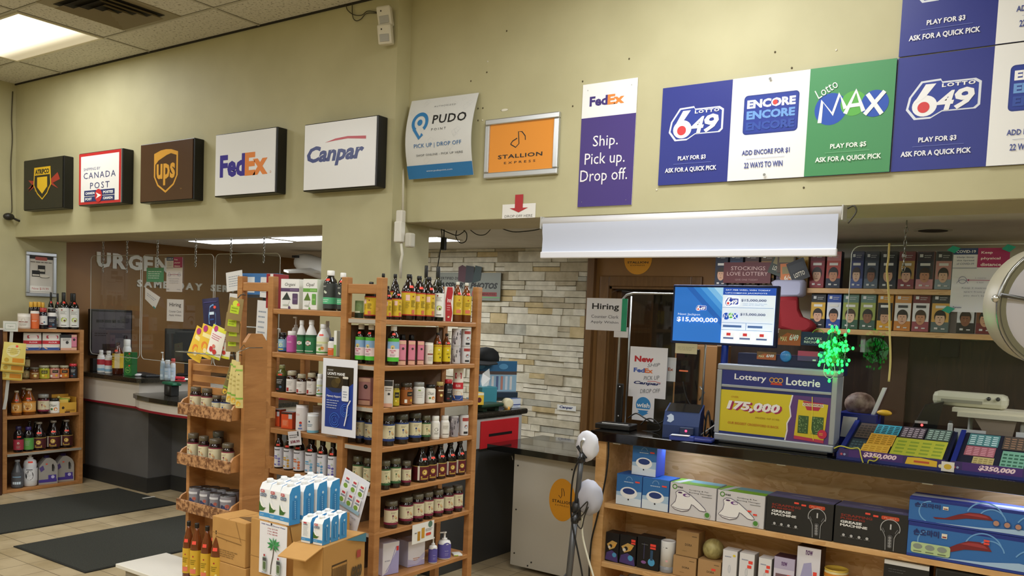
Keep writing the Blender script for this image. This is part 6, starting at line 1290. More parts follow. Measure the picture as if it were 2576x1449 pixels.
mb(mat('#8a8a86', .3, .8)).tube([(0, 0, 0), (0, 0, zb+.05)], .012, 8).build('pole', t); mb(mat('#77777a', .4)).lathe([(.2, 0), (.19, .02), (.02, .03)], n=20).build('foot', t)
A = Art(.36, .16, '#3f76b4', .04); F_blue(A); A.build('blue_pack', t).location = (.02, -.06, zb-.02)
for k, (dx, z, w, h) in enumerate(((-.17, zb+.02, .17, .13), (-.17, zb-.2, .12, .2), (.14, zb-.02, .09, .13), (.12, zb-.32, .11, .28), (.12, zb-.56, .12, .22))):
    A = Art(w, h, '#e4e4e6', .002); A.lines(.15, .2, .85, .8, 5, '#9aa4b4', .3); o = A.build('card', t); o.location = (dx, -.11-.004*k, z); o.rotation_euler = (0, -.12 if k == 0 else .05, 0)
mb(mat('#c9ccd0', .3, .6)).tube([(-.22, -.05, zb-.22), (.22, -.05, zb-.22), (.22, -.05, zb-.6), (-.22, -.05, zb-.6)], .005, 6, True).build('wire_frame', t)

# ------------------------------------------------------------------ side counter with the red drawer
RX = -3.72
rc = thing('side_counter', 'grey counter with a red slotted panel and black rounded top', 'counter', (RX, 5.0, 0))
ye = at(1335, 1030, 'X', RX).y
zt = at(1335, 1026, 'X', RX).z
m = mb(GRAN).bbox(-.6, -.45, zt-.045, .0, ye-5.0-.03, zt, .015); m.build('counter_top', rc)
ya, yb2, yr = at(1212, 1061, 'X', RX).y, at(1307, 1049, 'X', RX).y, at(1316, 1060, 'X', RX).y
mb(mat('#a9a7a2', .45)).bbox(-.6, -.42, .855, -.012, yr-5.0, zt-.045, .004).build('fascia_panel', rc)
zr0, zr1 = at(1215, 1130, 'X', RX).z, at(1212, 1061, 'X', RX).z
o = mb(mat('#c0272d', .35)).bbox(-.013, ya-5, zr0, .0-.004, yb2-5, zr1, .003).build('red_panel', rc)
mb(mat('#120a0a', .6)).box(-.004, ya-5+.1, zr0+.085, -.003, yb2-5-.09, zr0+.105).build('slot', rc)
mb(mat('#3a3b3c', .5)).bbox(-.6, -.42, .0, -.02, yr-5-.02, .855, .004).build('base_panel', rc)
def rcp(x, y, dx=-.12): p = at(x, y, 'X', RX+dx); p.z = zt+.001; return p
t = thing('hanging_card', 'blue backing card of small tools standing on the side counter', 'card', on(1240, 'X', RX-.50, zt+.001), R(60)); zc = at(1240, 908, 'X', RX-.50).z-zt
A = Art(.42, zc, '#9cc0d6', .01); A.rect(0, .74, 1, 1, '#2f6a94'); A.rect(0, .66, 1, .74, '#5a4a44')
for k in range(9): A.rect(.05+.1*k, .28, .10+.1*k, .62, ['#e6e2de', '#5a6a94', '#c98a7a', '#dfe4ea'][k % 4]); A.lay -= 1
A.lay += 1; A.ell(.2, .86, .1, '#5a9ac4', .07); A.ell(.7, .86, .1, '#5a9ac4', .07); A.build('backing_card', t); m = mb(mat('#2a3a4a', .4)).bbox(-.2, -.06, zc*.1, .2, -.012, zc*.24, .004); m.build('ledge', t); mb(mat('#7a8a94', .4)).box(-.2, .0, 0, .2, .1, .02).build('foot', t)
p = on(1218, 'X', RX-.25, zt+.001); t = thing('tissue_box', 'teal tissue box with a white tissue pulled up', 'tissue box', p, R(75)); mb(mat('#3f8a98', .5)).bbox(-.075, -.06, 0, .075, .06, .16, .004).build('box', t); mb(mat('#7ab0ba', .5)).poly if False else None
m = mb(mat('#ecebe8', .7)); b = m.add([(-.03, 0, .16), (.03, .01, .16), (.05, 0, .22), (.02, -.02, .30), (-.02, .01, .26), (-.05, -.01, .2)]); c0_ = m.add([(0, .03, .21)]); [m.face([b+i, b+(i+1) % 6, c0_]) for i in range(6)]; m.face([b+i for i in range(6)][::-1]); m.build('tissue', t)
p = on(1222, 'X', RX-.085, zt+.001); t = thing('green_tray', 'dark green postal scale platform on the side counter', 'scale', p, R(90)); mb(mat('#23402f', .4)).bbox(-.14, -.07, .03, .14, .07, .055, .01).build('platform', t); mb(mat('#1c3325', .4)).bbox(-.1, -.05, 0, -.05, .05, .03, .004).bbox(.05, -.05, 0, .1, .05, .03, .004).build('feet', t)
p = on(1203, 'X', RX-.04, zt+.056); put(cart(.08, .08, .09, lambda A: (A.ell(.5, .4, .25, '#5a1f2a'), A.rect(0, .8, 1, 1, '#e6e0c8')), '#e0b93a', '#d9ad2a', '#e0b93a'), 'yellow_box', 'small yellow box on the green scale', 'box', p+Vector((-.02, 0, .001)), R(70))
p = on(1292, 'X', RX-.08, zt+.001); put(cart(.10, .05, .075, lambda A: (A.rect(0, .3, 1, .4, '#2a3a7a'), A.lines(.2, .1, .8, .28, 2, '#8a94b4', .4)), '#3a5a94', '#1f2f5a', '#c9d0da'), 'blue_box', 'low blue and white box at the end of the side counter', 'box', p, R(80))
p = on(1276, 'X', RX-.05, zt+.001); t = thing('tape_roll', 'cream tape roll on the side counter', 'tape', p, R(70)); mb(mat('#e3d9b4', .5)).lathe([(.022, -.02), (.042, -.02), (.042, .02), (.022, .02)], n=20).build('roll', t).rotation_euler = (R(90), 0, 0); bpy.data.objects[t.children[0].name].location = (0, 0, .043); mb(mat('#d99a2a', .5)).lathe([(.018, -.021), (.0225, -.021), (.0225, .021), (.018, .021)], n=16).build('core', t); t.children[1].rotation_euler = (R(90), 0, 0); t.children[1].location = (0, 0, .043)
t = thing('baseball_cap', 'black cap resting on top of the blue tool card', 'cap', on(1222, 'X', RX-.50, zt+zc+.002), R(30)); mb(mat('#101214', .8)).lathe([(.11, 0), (.112, .03), (.1, .075), (.06, .105), (.001, .115)], n=20).build('crown', t); mb(mat('#0d0e10', .8)).prism([(-.09, -.09, 0), (.09, -.09, 0), (.12, -.2, -.015), (.05, -.26, -.025), (-.05, -.26, -.025), (-.12, -.2, -.015)], (0, 0, .008)).build('brim', t)
# low gate counter
gc = thing('gate_counter', 'low white counter with black top and an orange oval sticker', 'counter', (-3.1, 5.1, 0))
slab([(x+3.1, y-5.1) for x, y in ((-3.68, 5.06), (-2.70, 5.02), (-2.70, 5.8), (-3.68, 5.8))], .855, .897, mat('#0e0e0e', .12, coat=.4), 'counter_top', gc)
o = mb(mat('#c4bfb4', .4)).bbox(-.385, .03, .03, .40, .06, .85, .004).build('front_panel', gc)
o = mb(mat('#a9a59c', .5)).bbox(-.38, .06, .03, .40, .66, .85, .003).build('body', gc)
m = mb(mat('#1c1c1a', .4))
for (x, z) in ((-.35, .76), (-.35, .44), (-.35, .12), (-.2, .08), (-.23, .03+.02), (.1, .79)): m.ball((x, .029, z), .006, 8, 6)
m.build('screws', gc)
A = Art(.215, .30, '#e09a26', 0, back=False); A.ell(.5, .5, .5, '#e09a26', .5, 32); A.line([(.36, .60), (.44, .54), (.48, .60), (.465, .77), (.52, .765), (.57, .68), (.575, .6)], .022, '#2a2420'); A.text('STALLION', .13, .42, .87, .49, '#2a2420', .02, 0, 1.1); A.text('EXPRESS', .25, .35, .75, .385, '#2a2420', 0, 0, 1.5)
q = at(1414, 1258, 'Y', 5.127); o = A.build('oval_sticker', gc); o.location = (q.x+3.1, .0285, q.z-.15); mb(mat('#c9c4ba', .5)).tube([(0, 0, 0), (.01, 0, -.03)], .003, 5).build('wall_hook', gc).location = (-.42, .05, .82)

# ------------------------------------------------------------------ signs on the stone and brown walls
c, W, H = sheet([(1098, 686), (1262, 686), (1259, 755), (1096, 755)], 'Y', YB-.045)
A = Art(W, H, '#7f8278', .01); A.text('CERTIFIED DIGITAL', .05, .74, .5, .84, '#1e1e1c', .02, .1); A.text('PASSPORT  PHOTOS', .03, .42, .96, .64, '#141412', .05, .25); A.rect(.62, .16, .95, .3, '#8a2a26'); A.text('IN MINUTES', .65, .19, .93, .27, '#5a1c1a', .03); A.rect(.5, .1, 1, .13, '#6aa860'); A.arc(.66, .24, .07, 0, 360, .02, '#a8343a', 16)
A.poly([(.36, .70), (.46, .64), (.54, 1.1), (.42, 1.28), (.36, 1.2)], '#4a1f2a'); A.poly([(.47, .62), (.6, .66), (.6, 1.22), (.48, 1.26)], '#24262c'); A.poly([(.58, .62), (.70, .72), (.72, 1.2), (.62, 1.26)], '#1f3534')
o = A.build('wall_sign'); o.location = c-Vector((0, .01, 0)); tag(o, 'grey passport photos board on the stone wall', 'sign')
flat_sign('wall_sticker', 'tiny white courier sticker low on the stone wall', 'sticker', [(1403, 1019), (1450, 1020), (1449, 1033), (1402, 1032)], YB-.042, '#e4e4e0', lambda A: A.text('Canpar', .12, .2, .85, .85, '#26346a', .04, .2), t=.002)
q = at(1605, 652, 'Y', YB-.002); A = Art(.26, .26, '#e09a26', 0, back=False); A.ell(.5, .5, .5, '#e09a26', .5, 32); A.text('STALLION', .12, .36, .88, .43, '#3a2a16', .03); A.text('EXPRESS', .24, .28, .76, .32, '#3a2a16'); o = A.build('round_sticker'); o.location = (q.x, YB-.002, q.z-.13); tag(o, 'round orange sticker above the brown doorway', 'sticker')
# cords under the soffit
for i, (lb, pp, th) in enumerate((('black cord looping under the soffit beside the pillar', ((1108, 576), (1130, 586), (1150, 592), (1165, 584), (1172, 576)), .0035), ('wide black cord loop hanging under the soffit', ((1150, 576), (1147, 596), (1158, 611), (1172, 606), (1174, 588), (1165, 578)), .0035), ('thin black cord drooping toward the white blind', ((1180, 576), (1200, 590), (1220, 590), (1235, 576)), .003), ('long sagging black cord ending at the white blind', ((1265, 576), (1290, 583), (1320, 582), (1350, 578), (1368, 572)), .0035), ('black power cord dropping down beside the stone wall', ((1110, 578), (1112, 600), (1106, 640), (1098, 690)), .004))):
    tag(mb(mat('#17150f', .5)).tube([at(x, y, 'Y', 4.78+.05*i) for x, y in pp], th, 6).build('cord'), lb, 'cord')
t = thing('power_brick', 'black plug block hanging on its lead from the soffit', 'adapter', at(1116, 615, 'Y', 4.8)); mb(mat('#121212', .4)).bbox(-.018, -.015, -.04, .018, .015, .05, .005).build('body', t); mb(mat('#121212', .4)).tube([(0, 0, .05), (.0, 0, ZI-t.location.z)], .005, 6).build('lead', t)
# ------------------------------------------------------------------ roller blind
BYp = YR-.045
a, b = at(1368, 565, 'Y', BYp), at(2121, 532, 'Y', BYp); zr = (a.z+b.z)/2; zb = (at(1368, 649, 'Y', BYp).z+at(2117, 649, 'Y', BYp).z)/2
t = thing('roller_blind', 'white roller blind hanging from the fascia above the lottery counter', 'blind', ((a.x+b.x)/2, BYp, zb)); W = b.x-a.x; Hh = zr-zb
FAB = mat('#c6cde0', .6)
mb(mat('#e6e6ea', .3)).tube([(-W/2, 0, Hh), (W/2, 0, Hh)], .032, 20).build('roller', t)
m = mb(FAB); n = 16; prof = [(-.031, Hh), (-.031, Hh*.75), (-.024, Hh*.55), (-.026, Hh*.3), (-.028, .035)]
bb = m.add([(x, y, z) for (y, z) in prof for x in (-W/2+.012, W/2-.012)]); bt = m.add([(x, y+.0015, z) for (y, z) in prof for x in (-W/2+.012, W/2-.012)])
for k in range(4): m.face([bb+2*k+1, bb+2*k, bb+2*k+2, bb+2*k+3], True); m.face([bt+2*k, bt+2*k+1, bt+2*k+3, bt+2*k+2], True)
m.build('fabric', t); mb(mat('#e4e6f0', .35)).bbox(-W/2+.008, -.04, 0, W/2-.008, -.018, .038, .006).build('bottom_bar', t)
for s in (-1, 1):
    o = mb(mat('#b9b9b4', .4)).bbox(s*(W/2+.004)-.004, -.03, Hh-.035, s*(W/2+.004)+.004, .043, Hh+.035, .002).build('bracket', t)
m = mb(mat('#3a362c', .5)).tube([(W/2+.02, 0, Hh+.02), (W/2+.05, -.01, Hh+.03), (W/2+.06, -.01, Hh-.0), (W/2+.03, -.02, Hh-.05)], .004, 6); m.build('control_cord', t)
# ------------------------------------------------------------------ lottery counter
CYF, ZT = 4.86, 1.118
CX0, CX1 = -2.72, 1.6
PLY = wood('plywood_panel', '#cf9c64', '#e6bd88', '#f0cd9c', 1.1, (1.2, 5, 5), .4, True)
PLYS = wood('pale_pine_shelf', '#c4925a', '#d9ab72', '#e4bb86', 2, (2, 9, 9), .4)
lc = thing('lottery_counter', 'pine shelf counter with a thick black top stacked with boxed goods', 'counter', (CX0, CYF, 0))
mb(mat('#0b0b0b', .12, coat=.4)).bbox(0, 0, ZT-.066, CX1-CX0, .62, ZT, .006).build('counter_top', lc)
xs = at(1503, 1250, 'Y', 4.89).x-CX0
ZH = [.655, .268, .03]
mb(PLYS).bbox(xs-.03, .035, 0, xs+.045, .42, ZT-.066, .003).build('side_panel', lc)
mb(PLYS).bbox(CX1-CX0-.08, .035, 0, CX1-CX0-.01, .42, ZT-.066, .003).build('side_panel', lc)
mb(PLY).bbox(xs+.045, .36, 0, CX1-CX0-.08, .38, ZT-.066, .002).build('back_panel', lc)
for z in ZH: mb(PLYS).bbox(xs+.045, .04, z-.032, CX1-CX0-.08, .36, z, .003).build('shelf', lc)
m = mb(mat('#e9e9e6', .4))
for u in (.09, .95, 1.14, 1.9, 2.5): m.box(xs+u, .036, ZT-.076, xs+u+.05, .06, ZT-.066)
m.build('clips', lc)
LEDB = mat('#cfe0ff', .4, emit=30)
t = thing('led_strip', 'short blue white light strip fixed under the black top at the pine post', 'light strip', (CX0+.55, CYF+.2, ZT-.0665)); mb(mat('#d9d9d9', .4)).box(-.16, -.012, -.012, .16, .012, 0).build('housing', t); mb(LEDB).box(-.15, -.01, -.016, .15, .01, -.012).build('diffuser', t)
t = thing('led_strip', 'blue white light strip fixed under the black top over the massager boxes', 'light strip', (-.15, CYF+.2, ZT-.0665)); mb(mat('#d9d9d9', .4)).box(-.32, -.012, -.012, .32, .012, 0).build('housing', t); mb(LEDB).box(-.31, -.01, -.016, .31, .01, -.012).build('diffuser', t)
def gbox(x0, x1, yt, z, fy, d, fn, name, label, cat, top, side, bg, group=None, rz=0, sidefn=None, topfn=None, dh=0.):
    a, b = on(x0, 'Y', fy, z), on(x1, 'Y', fy, z); h = at((x0+x1)/2, yt, 'Y', fy).z-z+dh; h = min(h, .34 if z < .5 else .37); w = b.x-a.x
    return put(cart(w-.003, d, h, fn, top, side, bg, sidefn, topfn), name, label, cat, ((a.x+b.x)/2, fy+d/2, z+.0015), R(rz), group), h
def F_san(A): A.rect(0, .0, 1, 1, '#2f6db0'); A.poly([(0, 0), (1, 0), (1, .5), (0, .42)], '#a9c6e2'); A.poly([(0, 0), (1, 0), (1, .25), (0, .3)], '#dbe6f2'); A.ell(.5, .42, .34, '#f2f4f6', .19); A.ell(.5, .47, .24, '#263c7c', .10); A.lines(.3, .74, .68, .8, 1, '#bcd2ea', .4); A.arc(.5, .84, .12, 0, 180, .02, '#7fa9d8', 12); A.rect(.74, .78, .92, .83, '#f0503f'); A.ell(.5, .2, .03, '#2a2a30')
def T_blue(A): A.rect(0, 0, 1, 1, '#2f74c8')
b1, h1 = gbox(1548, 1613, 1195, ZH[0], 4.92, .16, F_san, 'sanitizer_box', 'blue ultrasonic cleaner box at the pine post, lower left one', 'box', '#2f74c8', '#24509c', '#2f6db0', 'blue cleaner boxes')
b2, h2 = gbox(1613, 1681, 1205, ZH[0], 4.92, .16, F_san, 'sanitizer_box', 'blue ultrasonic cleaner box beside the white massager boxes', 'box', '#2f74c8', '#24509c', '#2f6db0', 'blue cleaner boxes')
gbox(1588, 1650, 1122, ZH[0]+max(h1, h2)+.003, 4.95, .13, F_san, 'sanitizer_box', 'blue ultrasonic cleaner box standing on top of the other two', 'box', '#3f86e0', '#3a5ac0', '#2f6db0', 'blue cleaner boxes')  # brighter top and side colours carry the light strip's blue glow
def F_mas(stk):
    def f(A):
        A.rect(0, 0, 1, 1, '#d6d4d8'); A.text('mas', .16, .855, .28, .91, '#2a2a2c', .03); A.arc(.10, .885, .045, 0, 360, .02, '#4a8a2a', 16); A.rect(.55, .86, .56, .865, '#6a6a6e')
        A.text('Scraping & Fat', .42, .82, .84, .87, '#4a4a4e'); A.text('Burning Massager', .42, .74, .92, .79, '#4a4a4e'); A.rect(.7, .68, .92, .70, '#8a8a8e')
        body = [(.06, .28), (.14, .42), (.16, .56), (.14, .66), (.19, .72), (.28, .73), (.44, .64), (.62, .46), (.72, .34), (.75, .28), (.70, .26), (.62, .27), (.50, .38), (.46, .40), (.44, .30), (.40, .22), (.28, .17), (.14, .20)]
        body = [((u-.4)*1.12+.42, (v-.42)*1.2+.42) for u, v in body]
        A.poly(body, '#f2f1f2'); A.line(body, .012, '#4a4058', True); A.ell(.37, .66, .08, '#6a3a86', .05); A.ell(.39, .66, .05, '#e6e2ea', .035); A.ell(.23, .72, .05, '#4a2a5c', .025)
        A.arc(.27, .27, .2, 200, 340, .012, '#8a8490', 12, .08); A.ell(.84, .12, .07, '#b9bcb4'); A.ell(.84, .14, .05, '#4f8f3a')
        if stk: A.rect(.66, .46, .74, .51, '#f0483a'); A.rect(.78, .38, .86, .43, '#f0483a')
    return f
FM1, FM2 = F_mas(0), F_mas(1)
def T_green(A): A.rect(0, 0, 1, 1, '#8ec83a'); A.rect(.3, .45, 1, 1, '#8fc4cc'); A.poly([(.06, 0), (.2, 0), (.3, 1), (.16, 1)], '#e9ece6')
gbox(1682, 1799, 1221, ZH[0], 4.91, .17, FM1, 'massager_box', 'white fat burning massager box beside the blue cleaner boxes', 'box', '#8ec83a', '#cfcdd2', '#d6d4d8', 'white massager boxes', topfn=T_green)
gbox(1801, 1921, 1240, ZH[0], 4.91, .17, FM2, 'massager_box', 'white fat burning massager box beside the black grease machine box', 'box', '#8ec83a', '#cfcdd2', '#d6d4d8', 'white massager boxes', topfn=T_green)
def F_gre(A):
    A.rect(0, 0, 1, 1, '#1f1f20'); A.text('SCRAPPING', .08, .74, .52, .81, '#8a2a1e', .03); A.text('PUSHING', .08, .66, .42, .72, '#8a2a1e', .03); A.text('GREASE', .08, .56, .38, .63, '#ececec', .04); A.text('MACHINE', .08, .47, .46, .54, '#ececec', .04)
    A.rrect(.64, .82, .88, .92, .02, '#c8482a'); A.text('PL-007', .68, .85, .84, .89, '#e8a890'); A.rect(.42, .88, .49, .93, '#f0503f'); A.rect(.53, .85, .60, .90, '#f0503f')
    A.arc(.77, .60, .13, -20, 200, .01, '#b9b9bb', 22); A.line([(.66, .55), (.69, .45), (.71, .36), (.72, .02)], .01, '#9a9a9c'); A.line([(.89, .55), (.85, .45), (.83, .36), (.83, .02)], .01, '#9a9a9c'); A.rect(.765, .58, .785, .72, '#c9c9cb')
    A.rrect(.74, .08, .81, .44, .03, '#4a4a4c'); A.line([(.655, .56), (.68, .47), (.70, .5), (.67, .6)], .008, '#7a7a7c', True); A.line([(.885, .56), (.86, .47), (.84, .5), (.87, .6)], .008, '#7a7a7c', True)
    for k in range(4): A.ell(.775, .14+.075*k, .02, '#8a8a8c'); A.ell(.14+.11*k, .24, .02, '#b9b9bb'); A.rect(.1+.11*k, .19, .18+.11*k, .2, '#7a7a7c')
def T_lil(A): A.rect(0, 0, 1, 1, '#6f6c96'); A.poly([(.28, .5), (.36, .62), (.56, .62), (.64, .5), (.56, .56), (.36, .56)], '#dadae6'); A.rect(.7, .2, .9, .26, '#b9b9d0')
gbox(1924, 2093, 1258, ZH[0], 4.91, .17, F_gre, 'grease_machine_box', 'black grease machine box beside the white massager boxes', 'box', '#6f6c96', '#161617', '#1f1f20', 'black grease machine boxes', topfn=T_lil)
gbox(2095, 2281, 1284, ZH[0], 4.91, .17, F_gre, 'grease_machine_box', 'black grease machine box beside the stacked blue massager boxes', 'box', '#6f6c96', '#161617', '#1f1f20', 'black grease machine boxes', topfn=T_lil)
def F_dol(stk):
    def f(A):
        A.rect(0, 0, 1, 1, '#2f6db4'); A.rect(0, .9, 1, 1, '#1a2f86'); A.rect(0, 0, 1, .08, '#1f3a94')
        for (u, v, r0, a0, a1) in ((.16, .5, .14, 90, 250), (.55, .5, .22, 20, 160), (.6, .45, .16, 10, 170), (.9, .2, .24, 60, 150)): A.arc(u, v, r0*.6, a0, a1, .010, '#6fa6dc', 16)
        A.poly([(.2, .08), (.55, .16), (.8, .3), (1, .2), (1, .08)], '#a9c8e8')
        d = [(.18, .30), (.27, .33), (.36, .55), (.44, .70), (.52, .72), (.58, .66), (.61, .50), (.52, .48), (.42, .44), (.32, .30), (.2, .24)]; A.poly(d, '#7a1f26'); A.poly([((u-.42)*.8+.43, (v-.5)*.5+.56) for u, v in d[2:7]], '#a23a3e')
        A.text('손오마미', .04, .64, .23, .84, '#1f2a6a', .03); A.rect(.25, .66, .29, .80, '#e9e2d0'); A.rect(.255, .68, .285, .72, '#8a2a2a')
        if stk: A.rrect(.03, .12, .32, .44, .02, '#b9cf9a'); [(A.ell(.08+.09*k, .32, .035, '#8a948a', .08), A.rect(.05+.09*k, .16, .11+.09*k, .19, '#6a7a5a')) for k in range(3)]; A.rect(.55, .76, .59, .82, '#f0503f'); A.rect(.55, .68, .59, .74, '#f0503f')
        else:
            for k in range(5): A.ell(.63+.075*k, .42-.01*k, .026, '#24508c'); A.ell(.63+.075*k, .42-.01*k, .02, '#b98a74')
            A.text('mas', .90, .16, .97, .24, '#1f2a2a', .02); A.arc(.875, .2, .018, 0, 360, .008, '#3f8a3a', 14); A.rect(.86, .62, .99, .74, '#e2e6ee')
    return f
FD1, FD2 = F_dol(1), F_dol(0)
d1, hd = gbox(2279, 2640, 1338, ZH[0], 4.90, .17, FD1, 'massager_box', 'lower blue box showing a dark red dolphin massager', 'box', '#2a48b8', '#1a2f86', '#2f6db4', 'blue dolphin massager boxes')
def T_shine(A): A.rect(0, 0, 1, 1, '#4a5ac8'); A.poly([(0, .2), (.4, .35), (.8, .2), (1, .3), (1, .7), (.6, .6), (0, .75)], '#e9ecf8')  # pale band is the light strip's shine painted on the blue top
a_, b_ = on(2284, 'Y', 4.90, ZH[0]+hd), on(2645, 'Y', 4.90, ZH[0]+hd); hu = at(2284, 1250, 'Y', 4.90).z-(ZH[0]+hd)
put(cart(b_.x-a_.x, .17, hu, FD2, '#4a5ac8', '#1a2f86', '#2f6db4', None, T_shine), 'massager_box', 'upper blue dolphin massager box with a shiny lit top', 'box', ((a_.x+b_.x)/2, 4.90+.085, ZH[0]+hd+.0035), 0, 'blue dolphin massager boxes')
# lower shelf
def F_purp(A): A.rect(0, 0, 1, 1, '#121014'); A.poly([(.0, .05), (1, .0), (.9, .3), (.5, .4), (.1, .3)], '#4a3a78'); A.ell(.7, .25, .16, '#4f9ac8'); A.poly([(.1, .6), (.5, .75), (.9, .7), (.7, .5), (.3, .4)], '#c9a25a'); A.ell(.4, .55, .12, '#1a1a1c'); A.ell(.7, .6, .1, '#e0a040'); A.ell(.3, .5, .1, '#d9d2c4')
def F_lamp(A): A.rect(0, 0, 1, 1, '#111013'); A.rect(.3, .3, .34, .8, '#3a3a5a'); A.ell(.32, .2, .12, '#8a5a9a', .05); A.ell(.68, .24, .16, '#4fa0d0', .12); A.rect(.62, .3, .74, .62, '#2a4a6a'); A.rect(.6, .74, .86, .82, '#f0483a'); A.rect(.6, .66, .86, .72, '#f0483a'); A.rect(.2, .76, .5, .78, '#6a6a6a')
def F_pst(A): F_purp(A); A.rect(.72, .82, .98, .9, '#f0483a'); A.rect(.72, .74, .98, .8, '#f0483a')
for (x0, x1, yt, fn, lb) in ((1521, 1555, 1341, F_purp, 'first black diffuser box, next to the pine post'), (1556, 1598, 1347, F_pst, 'middle black diffuser box with red stickers'), (1600, 1656, 1352, F_lamp, 'last black diffuser box with a blue lamp picture')):
    gbox(x0, x1, yt, ZH[1], 4.94, .09, fn, 'diffuser_box', lb+' on the lower shelf', 'box', '#1a1a1c', '#0f0f10', '#121014', 'black diffuser boxes')
p, r, h = px_item(1659, 1697, 1359, 'Y', 4.94, ZH[1]); t = thing('humidifier', 'white cylindrical humidifier with grey foot on the lower shelf', 'humidifier', p+Vector((0, 0, .001)))
mb(mat('#e3e3e4', .3)).lathe([(r, h*.2), (r, h*.97), (r*.95, h), (r*.8, h), (r*.78, h*.97), (.001, h*.97)], n=24).build('body', t); mb(mat('#8f8f92', .3)).lathe([(r*.97, 0), (r, .005), (r, h*.2)], n=24).build('foot', t); A = Art(r, h*.5, '#fff', 0, back=False, warp=lambda u, v, w: ((r+.001)*math.sin((u-.5)*1.2), -(r+.001)*math.cos((u-.5)*1.2), h*(.3+.6*v))); A.ell(.3, .85, .03, '#4a4a4c'); A.rect(.55, .82, .75, .86, '#4a4a4c'); A.rect(.6, .1, .85, .2, '#e8b4b4'); A.build('marks', t)
def F_kraft(A): A.text('DORA', .4, .42, .72, .52, '#4a3a28', .02); A.rect(.7, .82, .92, .85, '#6a5438'); A.rect(.3, .2, .5, .22, '#8a7048')
def F_kr2(A): F_kraft(A); A.rect(.6, .56, .78, .66, '#f0483a')
K1, hk = gbox(1691, 1750, 1401, ZH[1]-.0, 4.95, .10, F_kraft, 'kraft_box', 'brown kraft box under another kraft box beside the humidifier', 'box', '#b08a5c', '#96744a', '#b48e60', 'kraft boxes')
gbox(1753, 1812, 1410, ZH[1], 4.95, .10, F_kr2, 'kraft_box', 'brown kraft box under the yellow ball', 'box', '#b08a5c', '#96744a', '#b48e60', 'kraft boxes')
gbox(1699, 1756, 1337, ZH[1]+hk+.003, 4.955, .10, F_kraft, 'kraft_box', 'brown kraft box on top beside the yellow ball', 'box', '#a58257', '#8a6a42', '#a98557', 'kraft boxes')
a = on(1789, 'Y', 5.0, ZH[1]+.1); rr = .06
t = thing('wood_ball', 'greenish yellow ribbed ball lamp on a kraft box', 'lamp', (on(1790, 'Y', 5.01, ZH[1]).x, 5.01, ZH[1]+hk+.004)); m = mb(noisy('ball_grain', '#8f8350', '#b3a76c', 12, .5, dist=2)); m.ball((0, 0, .064), .064, 24, 16); m.build('shade', t); mb(mat('#6a5a34', .5)).lathe([(.03, 0), (.028, .006)], n=16).build('foot', t)
def F_wb(st):
    def f(A): A.ell(.5, .5, .1, '#d9d9dc', .12); A.arc(.5, .5, .08, 0, 360, .02, '#b9bcc4', 14, .1); A.lines(.15, .8, .6, .86, 1, '#8a90a8', .4); A.lines(.15, .16, .7, .24, 1, '#9a9aa2', .4); st == 0 and A.ell(.8, .88, .1, '#e8d03a', .03); st and (A.rect(.62, .74, .9, .82, '#f0483a'), A.rect(.55, .62, .83, .7, '#f0483a'))
    return f
W0_, W1_ = F_wb(0), F_wb(1)
for (x0, x1, yt, fn, lb) in ((1813, 1851, 1384, W0_, 'white boxed gadget with a yellow dot beside the ball lamp'), (1855, 1894, 1392, W1_, 'white boxed gadget, middle one of three'), (1903, 1937, 1404, W1_, 'white boxed gadget beside the purple oil box')):
    gbox(x0, x1, yt, ZH[1], 4.93, .08, fn, 'white_box', lb, 'box', '#d9d6d4', '#a9a6a6', '#e4e2e4', 'white gadget boxes')
def F_now(A): A.rect(0, 0, 1, 1, '#d5cfe0'); A.rect(0, .72, 1, 1, '#b9b0cc'); A.text('now', .36, .80, .64, .90, '#5a2a6a', .03); A.rect(.1, .1, .8, .6, '#7a5a62'); A.rect(.66, .5, .92, .6, '#f0483a')
def F_now2(A): A.rect(0, 0, 1, 1, '#e2e0ea'); A.text('now', .36, .86, .66, .95, '#5a2a6a', .03); A.poly([(.3, .7), (.62, .74), (.72, .4), (.66, .16), (.28, .12), (.16, .4)], '#a9a6cf'); A.rect(.72, .5, .88, .58, '#f0483a'); A.rect(0, 0, 1, .08, '#7a5a9a')
gbox(1941, 1995, 1402, ZH[1], 4.93, .10, F_now, 'oil_diffuser_box', 'lilac essential oil box with dark purple top', 'box', '#3a1f30', '#4a2a44', '#d5cfe0')
gbox(1997, 2058, 1376, ZH[1]+.0, 4.95, .10, F_now2, 'oil_diffuser_box', 'taller lilac diffuser box beside the lilac oil box', 'box', '#2a1a24', '#2f1c28', '#e2e0ea')
p, r, h = px_item(2066, 2130, 1428, 'Y', 4.93, ZH[1]); put(bottle(max(h, .12), r*.9, 'can', '#d9c98a', '#d9b84a', (.1, .9, '#e6dca8', L_honey, 300), 0, rough=.35), 'candle_jar', 'pale yellow jar between the lilac box and black boxes', 'jar', p+Vector((0, 0, .001)))
def F_bk(A): A.rect(0, 0, 1, .93, '#151516'); A.rect(0, .93, 1, 1, '#e4e4e4'); A.rect(.72, .68, .86, .78, '#f0483a'); A.ell(.5, .6, .2, '#5a2a6a', .05); A.lines(.1, .8, .5, .88, 2, '#4a4a4c', .3)
def F_bk2(A): A.rect(0, 0, 1, 1, '#161616'); A.line([(.02, .02), (.98, .02), (.98, .98), (.02, .98)], .01, '#5a5a5a', True)
gbox(2213, 2328, 1412, ZH[1], 4.93, .14, F_bk, 'black_box', 'black box with a white top band on the lower shelf', 'box', '#e2e2e2', '#0f0f10', '#151516')
gbox(2341, 2470, 1424, ZH[1], 4.93, .14, F_bk2, 'black_box', 'plain black box beside the white banded one on the lower shelf', 'box', '#1c1c1c', '#101010', '#161616')
